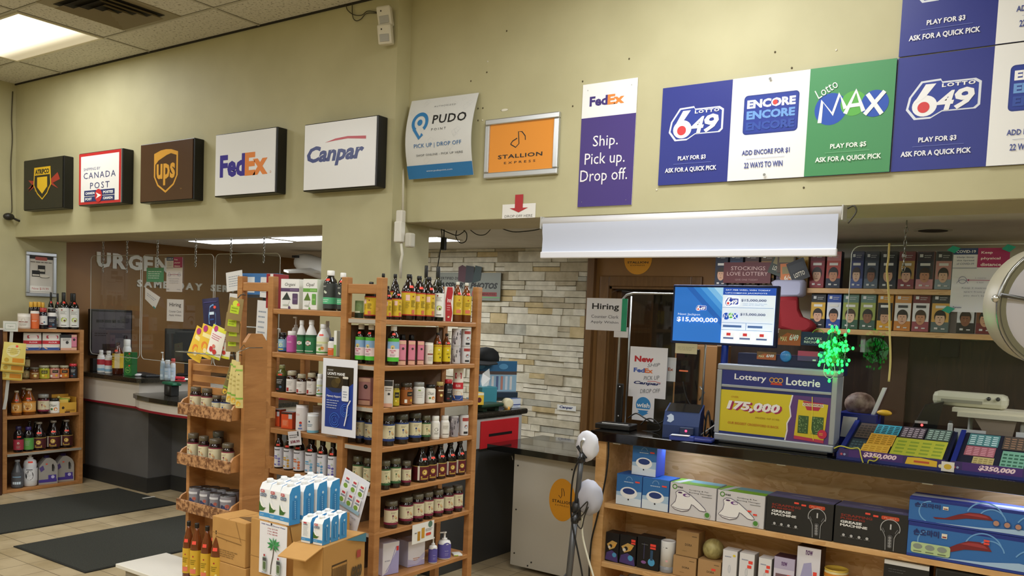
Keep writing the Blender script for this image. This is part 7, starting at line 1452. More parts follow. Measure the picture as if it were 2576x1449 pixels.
t = thing('plastic_bag', 'crumpled grey plastic bag under the lower shelf by the pine post', 'bag', (-2.38, 5.0, .075)); rd = random.Random(4); m = mb(mat('#a9aab0', .3)); bm = bmesh.new(); bmesh.ops.create_icosphere(bm, subdivisions=3, radius=.1)
for v in bm.verts: v.co = Vector((v.co.x*1.5, v.co.y*.9, (v.co.z+.1)*.62))*(1+rd.uniform(-.12, .12))
m.bm(bm, False); m.build('film', t); mb(mat('#8a3a5a', .4)).bbox(-.05, -.06, .02, .06, .05, .1, .01).build('contents', t)
# ---- on the black top
def onc(x, y, dz=.0015): p = on(x, 'Y', y, ZT+dz); return p
t = thing('lottery_lightbox', 'silver framed lottery poster box with blue header on the black counter', 'sign', (0, 0, 0))
c, W, H = sheet([(1806, 913), (2113, 935), (2092, 1138), (1795, 1108)], 'Y', 4.99); t.location = c; D = .12
S = mat('#aab1bd', .35, .5)
m = mb(S); bt_, sd, mid0, mid1 = .045, .03, H*.66, H*.695
m.bbox(-W/2, -.005, 0, W/2, D, bt_, .008).bbox(-W/2, -.005, H-.035, W/2, D, H, .008).bbox(-W/2, -.005, bt_, -W/2+sd, D, H-.035, .004).bbox(W/2-sd, -.005, bt_, W/2, D, H-.035, .004).bbox(-W/2+sd, -.002, mid0+.02, W/2-sd, D, mid1+.02, .003); m.build('frame', t)
mb(mat('#1f2f7c', .4)).box(-W/2+.01, D-.01, .02, W/2-.01, D+.005, H-.02).build('back_panel', t)
hh = H-.035-mid1-.02; A = Art(W-2*sd, hh, '#262f7e', .004); A.text('Lottery', .12, .26, .42, .78, '#f1f1f6', .02); A.text('Loterie', .60, .26, .90, .78, '#f1f1f6', .02)
for k, u in enumerate((.47, .51, .55)): A.arc(u, .52, .02, 0, 360, .008, '#d9a04a', 12)
A.poly([(.46, .2), (.57, .2), (.56, .34), (.47, .34)], '#c8402e'); o = A.build('header', t); o.location = (0, .002, mid1+.02)
hp = mid0+.02-bt_; A = Art(W-2*sd, hp, '#d9c62c', .004); A.rect(0, .94, 1, 1, '#1f2a6a'); A.rect(0, 0, 1, .05, '#22307c')
A.poly([(.62, .0), (1, 0), (1, .94), (.66, .94), (.64, .7), (.66, .5), (.63, .3)], '#5f3a7e'); A.line([(.62, .0), (.635, .2), (.63, .35), (.66, .5), (.645, .7), (.665, .94)], .012, '#ece6ea')
for dx, dy, cc in ((.018, -.02, '#a8285a'), (.009, -.01, '#a8285a'), (0, 0, '#f4f0f2')): A.text('175,000', .06+dx, .50+dy, .56+dx, .72+dy, cc, .05, .18)
A.text('OVER', .10, .78, .17, .82, '#c98a2a'); A.text('PRIZES OF $100', .34, .38, .56, .42, '#b89a24', .02); A.text('OUR BIGGEST CROSSWORD IS BACK', .08, .22, .56, .27, '#c9822a', .02)
A.poly([(.70, .12), (.96, .08), (.98, .80), (.72, .86)], '#d9c02c'); A.poly([(.70, .12), (.96, .08), (.96, .02), (.70, .05)], '#c03a5a'); A.poly([(.76, .84), (.94, .82), (.90, .66), (.80, .66)], '#b8324a'); A.rect(.76, .74, .94, .80, '#e9e2d0'); A.text('CROSSWORD', .765, .75, .935, .79, '#8a2a2a', .03)
for (u0, u1) in ((.73, .82), (.85, .95)):
    A.rect(u0, .18, u1, .54, '#3a5a30'); rd = random.Random(int(u0*100))
    for k in range(40): uu, vv = rd.uniform(u0, u1-.01), rd.uniform(.19, .52); A.rect(uu, vv, uu+.008, vv+.016, '#8aa870'); A.lay -= 1
    A.lay += 1
A.ell(.945, .2, .04, '#c8284a'); A.lines(.92, .17, .97, .23, 2, '#e9c23e', .4); A.line([(.84, .94), (.85, .6), (.845, .3), (.875, .06)], .006, '#e9d84a')
o = A.build('poster', t); o.location = (0, .004, bt_)
mb(mat('#0f0f10', .4)).bbox(-W/2+.03, .0, ZT-c.z+.001, W/2-.03, D, 0, .003).build('stand', t)
# display TV on a blue pole
c, W, H = sheet([(1690, 715), (1958, 720), (1953, 875), (1690, 863)], 'Y', 5.2)
t = thing('display_screen', 'flat lottery jackpot screen on a blue pole behind the poster box', 'screen', c); mb(mat('#16254f', .3)).bbox(-W/2, 0, 0, W/2, .04, H, .006).build('case', t)
def scr(h, e): return mat(h, .3, emit=e)
A = Art(W-.03, H-.03, '#2f74c8', .002, rough=.3); E_ = .75
def er(u0, v0, u1, v1, c_): A.col(c_, E_); A.b.use(mat(c_, .3, emit=E_))
def erect(u0, v0, u1, v1, c_):
    w_ = A.up(); A.b.use(mat(c_, .3, emit=E_)); b = A.b.add([A._p(u0, v0, w_), A._p(u1, v0, w_), A._p(u1, v1, w_), A._p(u0, v1, w_)]); A.b.face([b, b+1, b+2, b+3])
class EArt(Art):
    def col(s, c_, emit=0.): s.b.use(mat(c_, .3, emit=E_))
A = EArt(W-.03, H-.03, '#2f74c8', 0, back=False); A.rect(0, 0, 1, 1, '#2a6fc4')
for k, cc in enumerate(('#2460b4', '#2f7ccc', '#4a96dc', '#7ab8e8', '#a6d4f2')): A.poly([(.12+.07*k, 1), (.495, 1), (.495, .30+.13*k)], cc)
A.rect(.495, 0, 1, 1, '#dfe8f2'); A.rect(.495, .87, 1, 1, '#2450b0'); A.text('SAT FEB WED, WIN TODAY', .52, .945, .95, .97, '#e6eef8', .02); A.text('UPCOMING JACKPOTS', .52, .89, .92, .915, '#e6eef8', .02)
logo649(Sub(A, .22, .56, .34, .68)); A.text('Next Jackpot', .05, .47, .28, .52, '#e6f0fa'); A.text('$15,000,000', .04, .35, .46, .45, '#f2f8ff', .03)
logo649(Sub(A, .51, .66, .66, .84)); A.text('$15,000,000', .68, .75, .92, .80, '#2a3a6a', .02); logo_max(Sub(A, .51, .42, .66, .58)); A.text('$15,000,000', .68, .5, .92, .55, '#2a3a6a', .02)
for v in (.64, .37, .24): A.rect(.505, v, .99, v+.008, '#7a9ac8')
A.rect(.74, .25, .745, .37, '#7a9ac8'); A.lines(.70, .68, .94, .73, 2, '#9ab0d0', .3); A.rect(.52, .29, .70, .33, '#4a6aa0'); A.rect(.76, .29, .9, .33, '#4a6aa0')
for k in range(3): A.rect(.52+.16*k, .04, .64+.16*k, .2, '#eef2f8'); A.rect(.56+.16*k, .14, .6+.16*k, .19, '#c83a3a'); A.rect(.53+.16*k, .08, .63+.16*k, .11, '#5a6a94')
o = A.build('display', t); o.location = (0, -.002, .015)
mb(mat('#1f3a9a', .35)).tube([(.02, .02, 0), (.02, .02, ZT-c.z+.001)], .022, 14).build('pole', t)
A = Art(.15, .065, '#d9d2b0', .001); A.lines(.1, .3, .9, .7, 3, '#b0a884', .3); o = A.build('note'); q = at(1718, 890, 'Y', 5.15); o.location = (q.x, 5.196, q.z); tag(o, 'cream note hanging under the jackpot screen', 'note')
# dispenser ledge with scratch cards above the poster box
t = thing('card_dispenser', 'navy card dispenser ledge with a round blue dial above the poster box', 'dispenser', at(1990, 930, 'Y', 5.16)); q = t.location; xa, xb = at(1858, 930, 'Y', 5.16).x-q.x, at(2122, 930, 'Y', 5.16).x-q.x
mb(mat('#15204a', .35)).bbox(xa, -.03, -.02, xb, .1, .085, .006).build('housing', t); mb(mat('#18234e', .35)).bbox(-.12, .06, ZT-q.z+.001, .12, .1, -.02, .004).build('leg', t)
m = mb(mat('#3f86cc', .25)).lathe([(.032, 0), (.034, .004), (.026, .012), (.001, .014)], n=24); o = m.build('dial', t); o.rotation_euler = (R(90), 0, 0); o.location = (at(1977, 897, 'Y', 5.13).x-q.x, -.03, at(1977, 897, 'Y', 5.13).z-q.z)
def mini(x0, y0, x1, y1, y, name, label, fn, bg, d=.006):
    a, b = at(x0, y0, 'Y', y), at(x1, y1, 'Y', y); A = Art(b.x-a.x, a.z-b.z, bg, d); fn(A); o = A.build(name); o.location = ((a.x+b.x)/2, y-d, b.z); return tag(o, label, name.replace('_', ' '))
def F_649c(A): A.rect(0, 0, 1, 1, '#b8623a'); A.poly([(0, .4), (.4, .8), (1, .6), (1, 1), (0, 1)], '#7a5a3a'); A.text('6/49', .5, .3, .9, .7, '#e9eef6', .03, .2); A.text('MAX', .1, .25, .4, .55, '#e6d9a8', .03)
def F_cart(A): A.rect(0, 0, 1, 1, '#16355e'); A.text('CARTES', .1, .42, .62, .6, '#e6eef4', .02); A.text('RECHARGE', .1, .16, .72, .34, '#e6eef4', .02); A.arc(.5, .78, .18, 20, 160, .02, '#8ac04a', 10)
mini(1960, 828, 2014, 870, 5.16, 'gift_card', 'orange lottery gift card above the round dial', F_649c, '#b8623a'); mini(2017, 834, 2100, 872, 5.16, 'gift_card', 'navy recharge card sign behind the green lights', F_cart, '#16355e')
for nm in ('gift_card', 'gift_card.001'): bpy.data.objects[nm].location.z = max(bpy.data.objects[nm].location.z, q.z+.0855)
mini(1905, 884, 1952, 906, 5.125, 'lottery_card', 'small orange lottery card on the navy ledge below the screen', F_649c, '#b8623a', .003); mini(2008, 882, 2058, 910, 5.125, 'lottery_card', 'pink and violet lottery card on the navy ledge', lambda A: (A.rect(0, 0, 1, .5, '#5a4a78'), A.rect(0, .5, 1, 1, '#b8486a'), A.rect(.74, .05, .9, .2, '#e6e6e6')), '#b8486a', .003); mini(2062, 884, 2108, 914, 5.125, 'lottery_card', 'teal and lime lottery card under the green lights', lambda A: (A.rect(0, 0, .35, 1, '#3f9ab4'), A.rect(.35, 0, 1, 1, '#8ac24a')), '#3f9ab4', .003)
# green string lights
t = thing('string_lights', 'tangled bundle of glowing green string lights beside the poster box', 'string lights', at(2098, 882, 'Y', 4.94)); q = t.location; rd = random.Random(9); pts = []
for k in range(100): a = rd.uniform(0, 6.28); rr = .1*rd.random()**.6; pts.append((rr*math.cos(a)*.85+(k % 5 == 0)*rd.uniform(0, .03), rd.uniform(-.03, .03), rr*math.sin(a)*1.25))
mb(mat('#2f7a3a', .4)).tube(pts, .0018, 4).build('wire', t)
GL = mat('#22ff55', .3, emit=3.2)
for k in range(92): b = mb(GL).ball((0, 0, 0), .0075, 8, 6, (1, 1, 1.3)); o = b.build('bulb', t); o.location = Vector(pts[k])*1.05+Vector((0, -.01, 0))
l = bpy.data.lights.new('string_light_glow', 'POINT'); l.energy = .9; l.specular_factor = .2; l.color = (.2, 1, .35); l.shadow_soft_size = .08; o = bpy.data.objects.new('string_light_glow', l); col.objects.link(o); o.location = q+Vector((0, -.05, 0))
mb(mat('#c9d0c9', .4)).tube([at(x, y, 'Y', 4.93)-q for x, y in ((2075, 915), (2072, 935), (2078, 948), (2090, 952), (2100, 940), (2098, 915))], .0018, 5).build('wire_loop', t); mb(GL).ball(at(2086, 958, 'Y', 4.925)-q, .008, 8, 6, (1, 1, 1.3)).build('bulb', t); mb(GL).ball(at(2077, 932, 'Y', 4.925)-q, .008, 8, 6, (1.4, 1, 1)).build('bulb', t)
mb(mat('#3a4a3a', .4)).tube([(0, .0, .0), (0, .09, .02), (0, .1, -.0)], .004, 5).build('hook', t)
# ticket checker, modem, antenna, cables
t = thing('ticket_checker', 'navy ticket scanner with a red light on the black counter', 'scanner', onc(1712, 4.96), R(14))
m = mb(mat('#223a70', .35)); m.prism([(-.11, -.02, 0), (-.11, .18, 0), (-.11, .18, .20), (-.11, .03, .16), (-.11, -.02, .08)], (.22, 0, 0)); m.build('body', t)
m = mb(mat('#0e0f12', .2)); bb = m.add([(-.1, .028, .161), (.1, .028, .161), (.1, .168, .201), (-.1, .168, .201)]); m.face([bb, bb+1, bb+2, bb+3]); m.build('glass', t)
mb(mat('#18294f', .35)).bbox(-.0, -.06, .03, .085, -.0, .075, .005).build('scan_slot', t); mb(mat('#ff2a4a', .3, emit=6)).ball((.04, -.061, .055), .007, 8, 6).build('indicator', t)
A = Art(.06, .06, '#c9d2e0', 0, back=False); A.poly([(.2, .1), (.6, 0), (.9, .3), (.8, .8), (.5, 1), (.1, .7), (.3, .5)], '#b4c0d4'); o = A.build('emblem', t); o.location = (-.07, -.012, .095); o.rotation_euler = (R(-32), 0, 0)
mb(mat('#2a3f9a', .35)).bbox(-.05, -.12, 0, .1, -.06, .03, .006).build('ticket_tray', t); mb(mat('#d9dce0', .5)).box(-.04, -.13, .031, .07, -.07, .033).build('ticket', t)
t = thing('ticket_tray', 'low navy plastic tray beside the ticket scanner', 'tray', onc(1765, 4.93), R(10)); mb(mat('#1f2f8a', .35)).bbox(-.07, -.05, 0, .07, .05, .022, .008).build('base', t); mb(mat('#1a2878', .35)).bbox(-.055, -.035, .022, .055, .035, .026, .003).build('pad', t)
t = thing('modem', 'flat black modem with a white stripe at the counter end', 'modem', onc(1550, 5.06), R(8)); mb(mat('#151516', .35)).bbox(-.12, -.08, 0, .12, .08, .035, .006).build('case', t); mb(mat('#d9d9d6', .4)).bbox(-.08, -.06, .035, .1, -.045, .038, .001).build('stripe', t)
zz = at(1560, 966, 'Y', 5.18).z-ZT; t = thing('antenna', 'upright black antenna standing behind the modem', 'antenna', onc(1556, 5.2)); mb(mat('#141415', .35)).bbox(-.022, -.01, 0, .022, .01, zz, .006).build('mast', t); m = mb(mat('#c9c9c9', .3)); m.ball((0, -.011, zz-.02), .005, 8, 6).ball((0, -.011, .07), .005, 8, 6); m.build('rivets', t); mb(mat('#141415', .4)).bbox(-.06, -.03, 0, .06, .03, .012, .003).build('foot', t)
for i, (lb, pp) in enumerate((('black cable curling over the counter from the modem', ((1580, 1052), (1600, 1040), (1622, 1052), (1650, 1066), (1668, 1060))), ('second black cable arching between modem and scanner', ((1612, 1068), (1628, 1054), (1645, 1056), (1662, 1075), (1650, 1085), (1600, 1084))), ('thin black cable hanging behind the ticket scanner', ((1718, 960), (1724, 990), (1735, 1015), (1752, 1030), (1768, 1040), (1775, 1060))))):
    tag(mb(mat('#121213', .4)).tube([at(x, y, 'Y', 5.12+.06*(i == 2)) for x, y in pp], .0045, 6).build('cable'), lb, 'cable')
t = thing('cable_tangle', 'knot of dark cables between scanner and poster box', 'cables', onc(1787, 5.1)); m = mb(mat('#17171a', .4)); rd = random.Random(2)
m.tube([(rd.uniform(-.05, .05), rd.uniform(-.03, .06), .012+abs(rd.gauss(0, .045))) for k in range(26)], .006, 6); m.build('cord', t); mb(mat('#d9d9d6', .4)).tube([(-.07, -.02, .01), (-.03, -.03, .04), (.03, -.02, .09), (.06, .0, .12)], .004, 6).build('white_cord', t)
# chrome edged acrylic stand with the notices
xa, xb = on(1558, 'Y', 5.28, 1.7).x, on(1775, 'Y', 5.28, 1.7).x; zt_ = at(1620, 738, 'Y', 5.28).z
t = thing('acrylic_screen', 'chrome edged acrylic screen with taped notices at the counter end', 'screen', ((xa+xb)/2, 5.28, ZT+.001)); hw = (xb-xa)/2; hz = zt_-ZT-.001
P = [(-hw, 0, 0), (-hw, 0, hz-.09), (-hw+.012, 0, hz-.04), (-hw+.04, 0, hz-.012), (-hw+.09, 0, hz), (hw, 0, hz), (hw, 0, 0)]
mb(mat('#b9bcbc', .25, .7)).tube([Vector(p) for p in P], .008, 8).build('frame', t); m = mb(CLEAR); bb = m.add(P); m.face([bb+i for i in range(len(P))]); m.build('sheet', t); mb(mat('#a9acac', .3, .7)).tube([(-hw+.06, .03, 0), (-hw+.06, .03, hz-.02)], .006, 8).build('upright', t)
NY = 5.268
def note(corners, label, fn, y=NY, bg='#e4e4ec', **k): return paper(corners, label, fn, y, bg, **k)
def f_hire2(A): A.text('Hiring', .14, .60, .80, .84, '#1c1a20', .02); A.text('Counter Clerk', .13, .38, .80, .48, '#5a5a62'); A.text('Apply Within', .12, .20, .80, .30, '#5a5a62'); A.rect(.87, .0, 1.0, 1.0, '#1f9a72')
note([(1478, 748), (1581, 753), (1575, 834), (1473, 829)], 'hiring notice with green tape on the chrome edged screen', f_hire2)
note([(1545, 822), (1581, 824), (1580, 850), (1545, 848)], 'blank white slip under the hiring notice', lambda A: A.rect(.0, .8, 1, 1, '#d0d0d8'), NY-.008+.014)
def f_new(A):
    A.text('New', .13, .70, .64, .82, '#b8242e', .05); A.text('Fed', .12, .49, .42, .58, '#3a5ab0', .04); A.text('Ex', .42, .49, .64, .58, '#d9703a', .04); A.text('Canpar', .14, .24, .86, .32, '#22306a', .04, .25); A.line([(.5, .325), (.7, .335), (.86, .31)], .012, '#c8484a')
    A.text('SHIP', .48, .62, .82, .69, '#6a6c74', -.01, .3, 1, .1); A.text('PICK UP', .40, .36, .82, .44, '#6a6c74', -.01, .3, 1, .1); A.text('DROP OFF', .32, .10, .86, .18, '#6a6c74', -.01, .3, 1, .1)
note([(1587, 871), (1680, 876), (1675, 1004), (1580, 997)], 'courier notice headed New on the chrome edged screen', f_new)
note([(1676, 899), (1702, 900), (1699, 960), (1676, 959)], 'white sheet with orange letters half behind the courier notice', lambda A: A.text('Ex', .2, .44, .75, .58, '#a8543a', .03), NY+.03)
def f_wish(A): A.ell(.5, .66, .34, '#2f86c8'); A.poly([(.16, .50), (.84, .50), (.84, .44), (.16, .44)], '#e6e8ee'); A.text('wish', .2, .56, .8, .76, '#eef2f8', .03, .1); A.poly([(.24, .34), (.5, .20), (.76, .34), (.62, .38), (.38, .38)], '#2f86c8')
note([(1592, 998), (1646, 1000), (1645, 1060), (1590, 1056)], 'small white notice with a round blue logo standing on the counter', f_wish, NY-.004)
# stocking display
mini(1822, 660, 1938, 713, 6.338, 'banner', 'dark red stockings love lottery banner above the jackpot screen', lambda A: (A.text('STOCKINGS', .16, .62, .88, .80, '#d9b8b0'), A.text('LOVE LOTTERY', .08, .36, .94, .54, '#d9b8b0'), A.text('GIVE ONE TODAY', .26, .12, .74, .2, '#b08a84')), '#5f1a20', .004)
for k, (x, y, rot, c1, lb) in enumerate(((1952, 668, .35, '#2f3a2c', 'green'), (1978, 662, .0, '#4a3520', 'brown'), (1988, 690, -.08, '#c9702c', 'orange'), (2018, 680, -.4, '#16171a', 'black'))):
    q = at(x, y, 'Y', 6.325-.006*k); A = Art(.13, .15, c1, .003); A.rect(.1, .5, .9, .85, '#8a7a4a' if k != 3 else '#2a2c30'); A.text('6/49' if k == 2 else 'LOTTO', .2, .2, .8, .42, '#e6dcc4', .02); o = A.build('lottery_ticket'); o.location = (q.x, q.y, q.z-.07); o.rotation_euler = (0, rot, 0); tag(o, '%s lottery ticket poking out of the red stocking' % lb, 'ticket', 'tickets in the stocking')
def pp(pts, y): return [at(a, b, 'Y', y) for a, b in pts]
SYp = 6.302
t = thing('christmas_stocking', 'red Christmas stocking with white cuff in front of the boxed portraits', 'stocking', at(1985, 760, 'Y', SYp)); q = t.location
def puff(pts, th, m_, name):
    P = [p-q for p in pp(pts, SYp)]; c = sum(P, Vector())/len(P); mm = mb(m_); n = len(P)
    inner = [c+(p-c)*.75 for p in P]; rings = [[p+Vector((0, th*.9, 0)) for p in P], P, [p+Vector((0, -th, 0)) for p in inner]]
    ids = [mm.add(r_) for r_ in rings]
    for a, b in zip(ids, ids[1:]):
        for i in range(n): mm.face([a+i, a+(i+1) % n, b+(i+1) % n, b+i], True)
    mm.face([ids[0]+i for i in range(n)][::-1]); mm.face([ids[2]+i for i in range(n)]); return mm.build(name, t)
puff([(1955, 745), (1960, 742), (2006, 742), (2008, 775), (2018, 797), (2040, 806), (2052, 818), (2050, 830), (2036, 840), (2005, 841), (1975, 832), (1958, 826)], .03, mat('#8f1a22', .8), 'sock'); puff([(1940, 710), (1950, 704), (2022, 704), (2026, 710), (2024, 742), (2016, 748), (1958, 748)], .04, mat('#b4b4cc', .9), 'cuff')
# back shelves and the boxed portraits
SBY = 6.34
sh = thing('wall_shelf', 'long wooden wall shelf, lower of the two, holding boxed portraits', 'shelf', (-1.75, SBY, 1.80)); mb(PLYS).bbox(-.16, 0, 0, 5.1, .36, .036, .003).build('board', sh); mb(mat('#8a8a86', .4)).box(.3, .05, -.12, .33, .36, 0).box(2.2, .05, -.12, 2.23, .36, 0).build('bracket', sh)
sh2 = thing('wall_shelf', 'long wooden wall shelf, upper of the two, holding boxed portraits', 'shelf', (-1.75, SBY, 2.085)); mb(PLYS).bbox(-.86, 0, 0, 5.1, .36, .036, .003).build('board', sh2); mb(mat('#8a8a86', .4)).box(.3, .05, -.12, .33, .36, 0).box(2.2, .05, -.12, 2.23, .36, 0).build('bracket', sh2)
def F_face(bg1, bg2, top, skin, hair, seed):
    def f(A):
        rd = random.Random(seed); A.rect(0, 0, 1, .72, bg1); A.rect(0, 0, 1, .26, bg2); A.rect(0, .75, 1, 1, top); A.rect(.14, .85, .34, .93, '#d9d9d6'); A.lines(.42, .82, .86, .92, 2, '#b9b9b6', .35)
        A.rect(.2, .62, .8, .69, '#e6e2d8' if bg1 not in ('#e4dfd6', '#e9e6e0') else '#3a3a3c')
        A.ell(.5, .40, .34, hair, .175); A.ell(.5, .34, .285, skin, .17); A.poly([(.22, .43), (.78, .43), (.7, .53), (.5, .56), (.3, .53)], hair)
        A.rect(.36, .37, .45, .385, '#2a1f1a'); A.rect(.55, .37, .64, .385, '#2a1f1a'); A.rect(.485, .29, .515, .35, '#b08060'); A.rect(.42, .245, .58, .26, '#8a4a40'); A.rect(.2, .07, .4, .12, '#d9d6d0'); A.rect(.6, .07, .82, .1, '#d0ccc6')
    return f
def boxrow(cols, yt, z, fy, where, dark=False):
    for i, (x0, x1, b1, b2, tp, lb) in enumerate(cols):
        a, b = on(x0, 'Y', fy, z), on(x1, 'Y', fy, z); h = at((x0+x1)/2, yt, 'Y', fy).z-z; sk = ['#d9a98a', '#c98f6a', '#e0b898', '#8a5a3f', '#d0a07c'][i % 5]; hr = ['#2a1c14', '#1c1614', '#3f2a1a', '#17120f'][i % 4]
        key = F_face(b1, b2, tp, sk, hr, i); put(cart(b.x-a.x-.004, .07, h, key, tp, b2, b1), 'portrait_box', lb+' portrait box on the '+where, 'box', ((a.x+b.x)/2, fy+.035, z+.0015), 0, 'boxed portraits on the '+where); KC[('keep', id(key))] = key
boxrow([(2036, 2074, '#d9ab3a', '#26262a', '#1c1c1e', 'yellow and black'), (2076, 2113, '#dfe0e4', '#2a4a9a', '#2a4a9a', 'white and blue'), (2116, 2157, '#98a24a', '#2f5a44', '#5a7a6c', 'olive and green'), (2160, 2200, '#9aa650', '#3a5a4c', '#5f7f74', 'second olive and green, beside the yellow cord,'), (2203, 2243, '#1a1a1c', '#d9a032', '#c98f2c', 'black with amber foot'), (2246, 2289, '#e4dfd6', '#c97f34', '#c98a44', 'cream and orange'), (2291, 2335, '#e9e6e0', '#9a4a54', '#6f2a30', 'cream and rose'), (2339, 2385, '#d9a850', '#5a6a68', '#2f3436', 'amber and slate'), (2403, 2449, '#d9d9d6', '#1c1c1e', '#2a2a2c', 'black and white striped'), (2452, 2498, '#7a4a2a', '#6f1c24', '#4a2a1a', 'brown and maroon')], 739, 1.8375, SBY+.03, 'lower wall shelf')
boxrow([(2034, 2072, '#8f2a30', '#8f2a30', '#6a1c22', 'plain maroon'), (2075, 2113, '#b84a3a', '#20263a', '#c87f7a', 'red and navy'), (2135, 2169, '#2a2f6a', '#4a5a94', '#22264a', 'navy blue'), (2171, 2207, '#3a4250', '#5a6674', '#262a36', 'slate blue'), (2210, 2253, '#201f22', '#2a2c34', '#1a1a1c', 'charcoal'), (2256, 2298, '#b08a44', '#8a3f44', '#7a3a3e', 'gold and rose'), (2301, 2346, '#2c2c36', '#c98a8a', '#3a3038', 'black and pink'), (2349, 2391, '#c98f84', '#8a9a9c', '#2a2c34', 'salmon and grey'), (2400, 2446, '#3a4a6a', '#6a7a94', '#262a36', 'steel blue')], 633, 2.1225, SBY+.03, 'upper wall shelf')
boxrow([(1796, 1828, '#1c2238', '#20283f', '#1a1e30', 'very dark navy'), (1832, 1866, '#2f4a6a', '#3a3a44', '#24304a', 'dusky blue'), (1870, 1906, '#7a4a3a', '#3a2a2a', '#4a3030', 'dusky brown'), (1910, 1946, '#b0803a', '#4a3a2a', '#5a4424', 'dusky gold'), (1950, 1990, '#4a3a5a', '#2a2434', '#30283e', 'dusky plum'), (1994, 2030, '#c98f3a', '#d9b88a', '#c9a24a', 'sandy gold')], 636, 2.1225, SBY+.03, 'upper wall shelf')
# acrylic screens, chain, cord and notice on the right
SYr = 5.42
pane('acrylic_screen', 'clear acrylic screen over the ticket trays', on(2129, 'Y', SYr, 1.8).x, on(2700, 'Y', SYr, 1.8).x, at(2300, 1092, 'Y', SYr).z, at(2300, 617, 'Y', SYr).z, SYr, None)
q = at(2272, 690, 'Y', SYr); chain('chain', 'steel chain above the ticket trays holding the clear screen', (q.x, SYr-.004, ZI-.0005), ZI-q.z, None, .045)
tag(mb(mat('#d9c27a', .5)).tube([at(x, y, 'Y', SYr-.02) for x, y in ((2237, 612), (2235, 650), (2231, 680), (2234, 715), (2237, 760), (2238, 830), (2240, 905), (2236, 960))], .006, 6).build('cord'), 'pale yellow cord hanging before the boxed portraits', 'cord')
bpy.data.objects['cord'].name
def f_cov2(A):
    f_cov(A)
    for (u, v) in ((.0, .98), (.97, .99), (-.02, .03)): A.poly([(u-.12, v-.01), (u+.02, v-.06), (u+.13, v+.02), (u-.02, v+.06)], '#1f9a84')
paper([(2398, 626), (2542, 622), (2530, 786), (2390, 786)], 'large pink and blue distancing notice with teal tape over the ticket trays', f_cov2, SYr-.006, '#d6d8e4')
t = thing('ceiling_speaker', 'round recessed speaker grille in the low ceiling', 'speaker', at(2347, 579, 'Z', ZI)); mb(mat('#b9b3a6', .6)).lathe([(.11, -.004), (.11, 0)], n=28).build('rim', t); mb(mat('#2f2a24', .8)).lathe([(.085, -.006), (.085, -.004)], n=28).build('grille', t)
# scratch ticket trays
ta, tb = at(2108, 1143, 'Y', 4.90), at(2560, 1213, 'Y', 4.90); zf = ZT+.03
TYF, TYB, RISE = 4.905, 5.29, .155
def tp(x, f): return (x, TYF+(TYB-TYF)*f, zf+RISE*f)
xl, xm, xr = on(2104, 'Y', TYF, zf).x, on(2385, 'Y', TYF, zf).x, on(2690, 'Y', TYF, zf).x
NAVY = mat('#1d2a78', .3)
def ticket_tray(x0, x1, label, cols):
    t = thing('ticket_tray', label, 'ticket tray', (x0, TYF, ZT+.001), 0, 'scratch ticket trays'); o_ = Vector(t.location); w = x1-x0
    mb(mat('#151b3a', .4)).prism([(0, 0, 0), (0, TYB-TYF, 0), (0, TYB-TYF, zf+RISE-o_.z-.012), (0, 0, zf-o_.z-.012)], (w, 0, 0)).build('body', t)
    A = Art(w, .06, '#3a2a6a', .004); A.rect(0, 0, 1, .3, '#1d2a78'); A.rect(.1, .3, .62, 1, '#4a2a7a'); A.text('$350,000', .24, .4, .56, .9, '#f2d9e6', .05, .25); A.poly([(.64, .3), (.93, .3), (.93, .8), (.78, .95), (.66, .9)], '#e6c03a'); A.rect(.72, .5, .86, .68, '#c85a3a'); A.ell(.03, .5, .012, '#c85a6a'); A.ell(.06, .5, .012, '#9aa8d0'); A.ell(.96, .45, .018, '#e6e0b0')
    o = A.build('front_banner', t); o.location = (w/2, -.006, -.0); 
    ang = math.atan2(RISE, TYB-TYF); Ls = math.hypot(RISE, TYB-TYF)
    A = Art(w-.03, Ls, '#12162a', 0); rd = random.Random(int(abs(x0)*100))
    nx = 4
    for (u0, v0, u1, v1, c_, k) in cols:
        A.rect(u0, v0, u1, v1, c_)
        for j in range(5):
            for i in range(4):
                a = u0+(u1-u0)*(.06+.24*i); b = v0+(v1-v0)*(.1+.17*j); A.rect(a, b, a+(u1-u0)*.17, b+(v1-v0)*.08, k); A.lay -= 1
        A.lay += 1
    o = A.build('tickets', t); o.rotation_euler = (-R(90)+ang, 0, 0); o.location = (w/2, 0, zf-o_.z-.009); 
    mb(NAVY).prism([(-.012, 0, 0), (-.012, TYB-TYF, 0), (-.012, TYB-TYF, zf+RISE-o_.z+.004), (-.012, 0, zf-o_.z+.004)], (.024, 0, 0)).build('divider', t)
    return t
ticket_tray(xl+.013, xm-.014, 'scratch ticket tray with yellow and teal tickets beside the poster box', [(.02, .55, .2, .98, '#5a4a44', '#3a3432'), (.02, .05, .18, .5, '#2f3a44', '#4a5a64'), (.2, .70, .46, .98, '#3f9ab4', '#1f2a34'), (.18, .38, .45, .70, '#d99f3a', '#a87a24'), (.16, .06, .44, .38, '#e0ac44', '#c98f2c'), (.48, .66, .72, .98, '#4a3f48', '#b9a8b4'), (.74, .66, .98, .98, '#4a5a54', '#a9c0b4'), (.46, .08, .98, .64, '#b4b43a', '#8a9a34')])
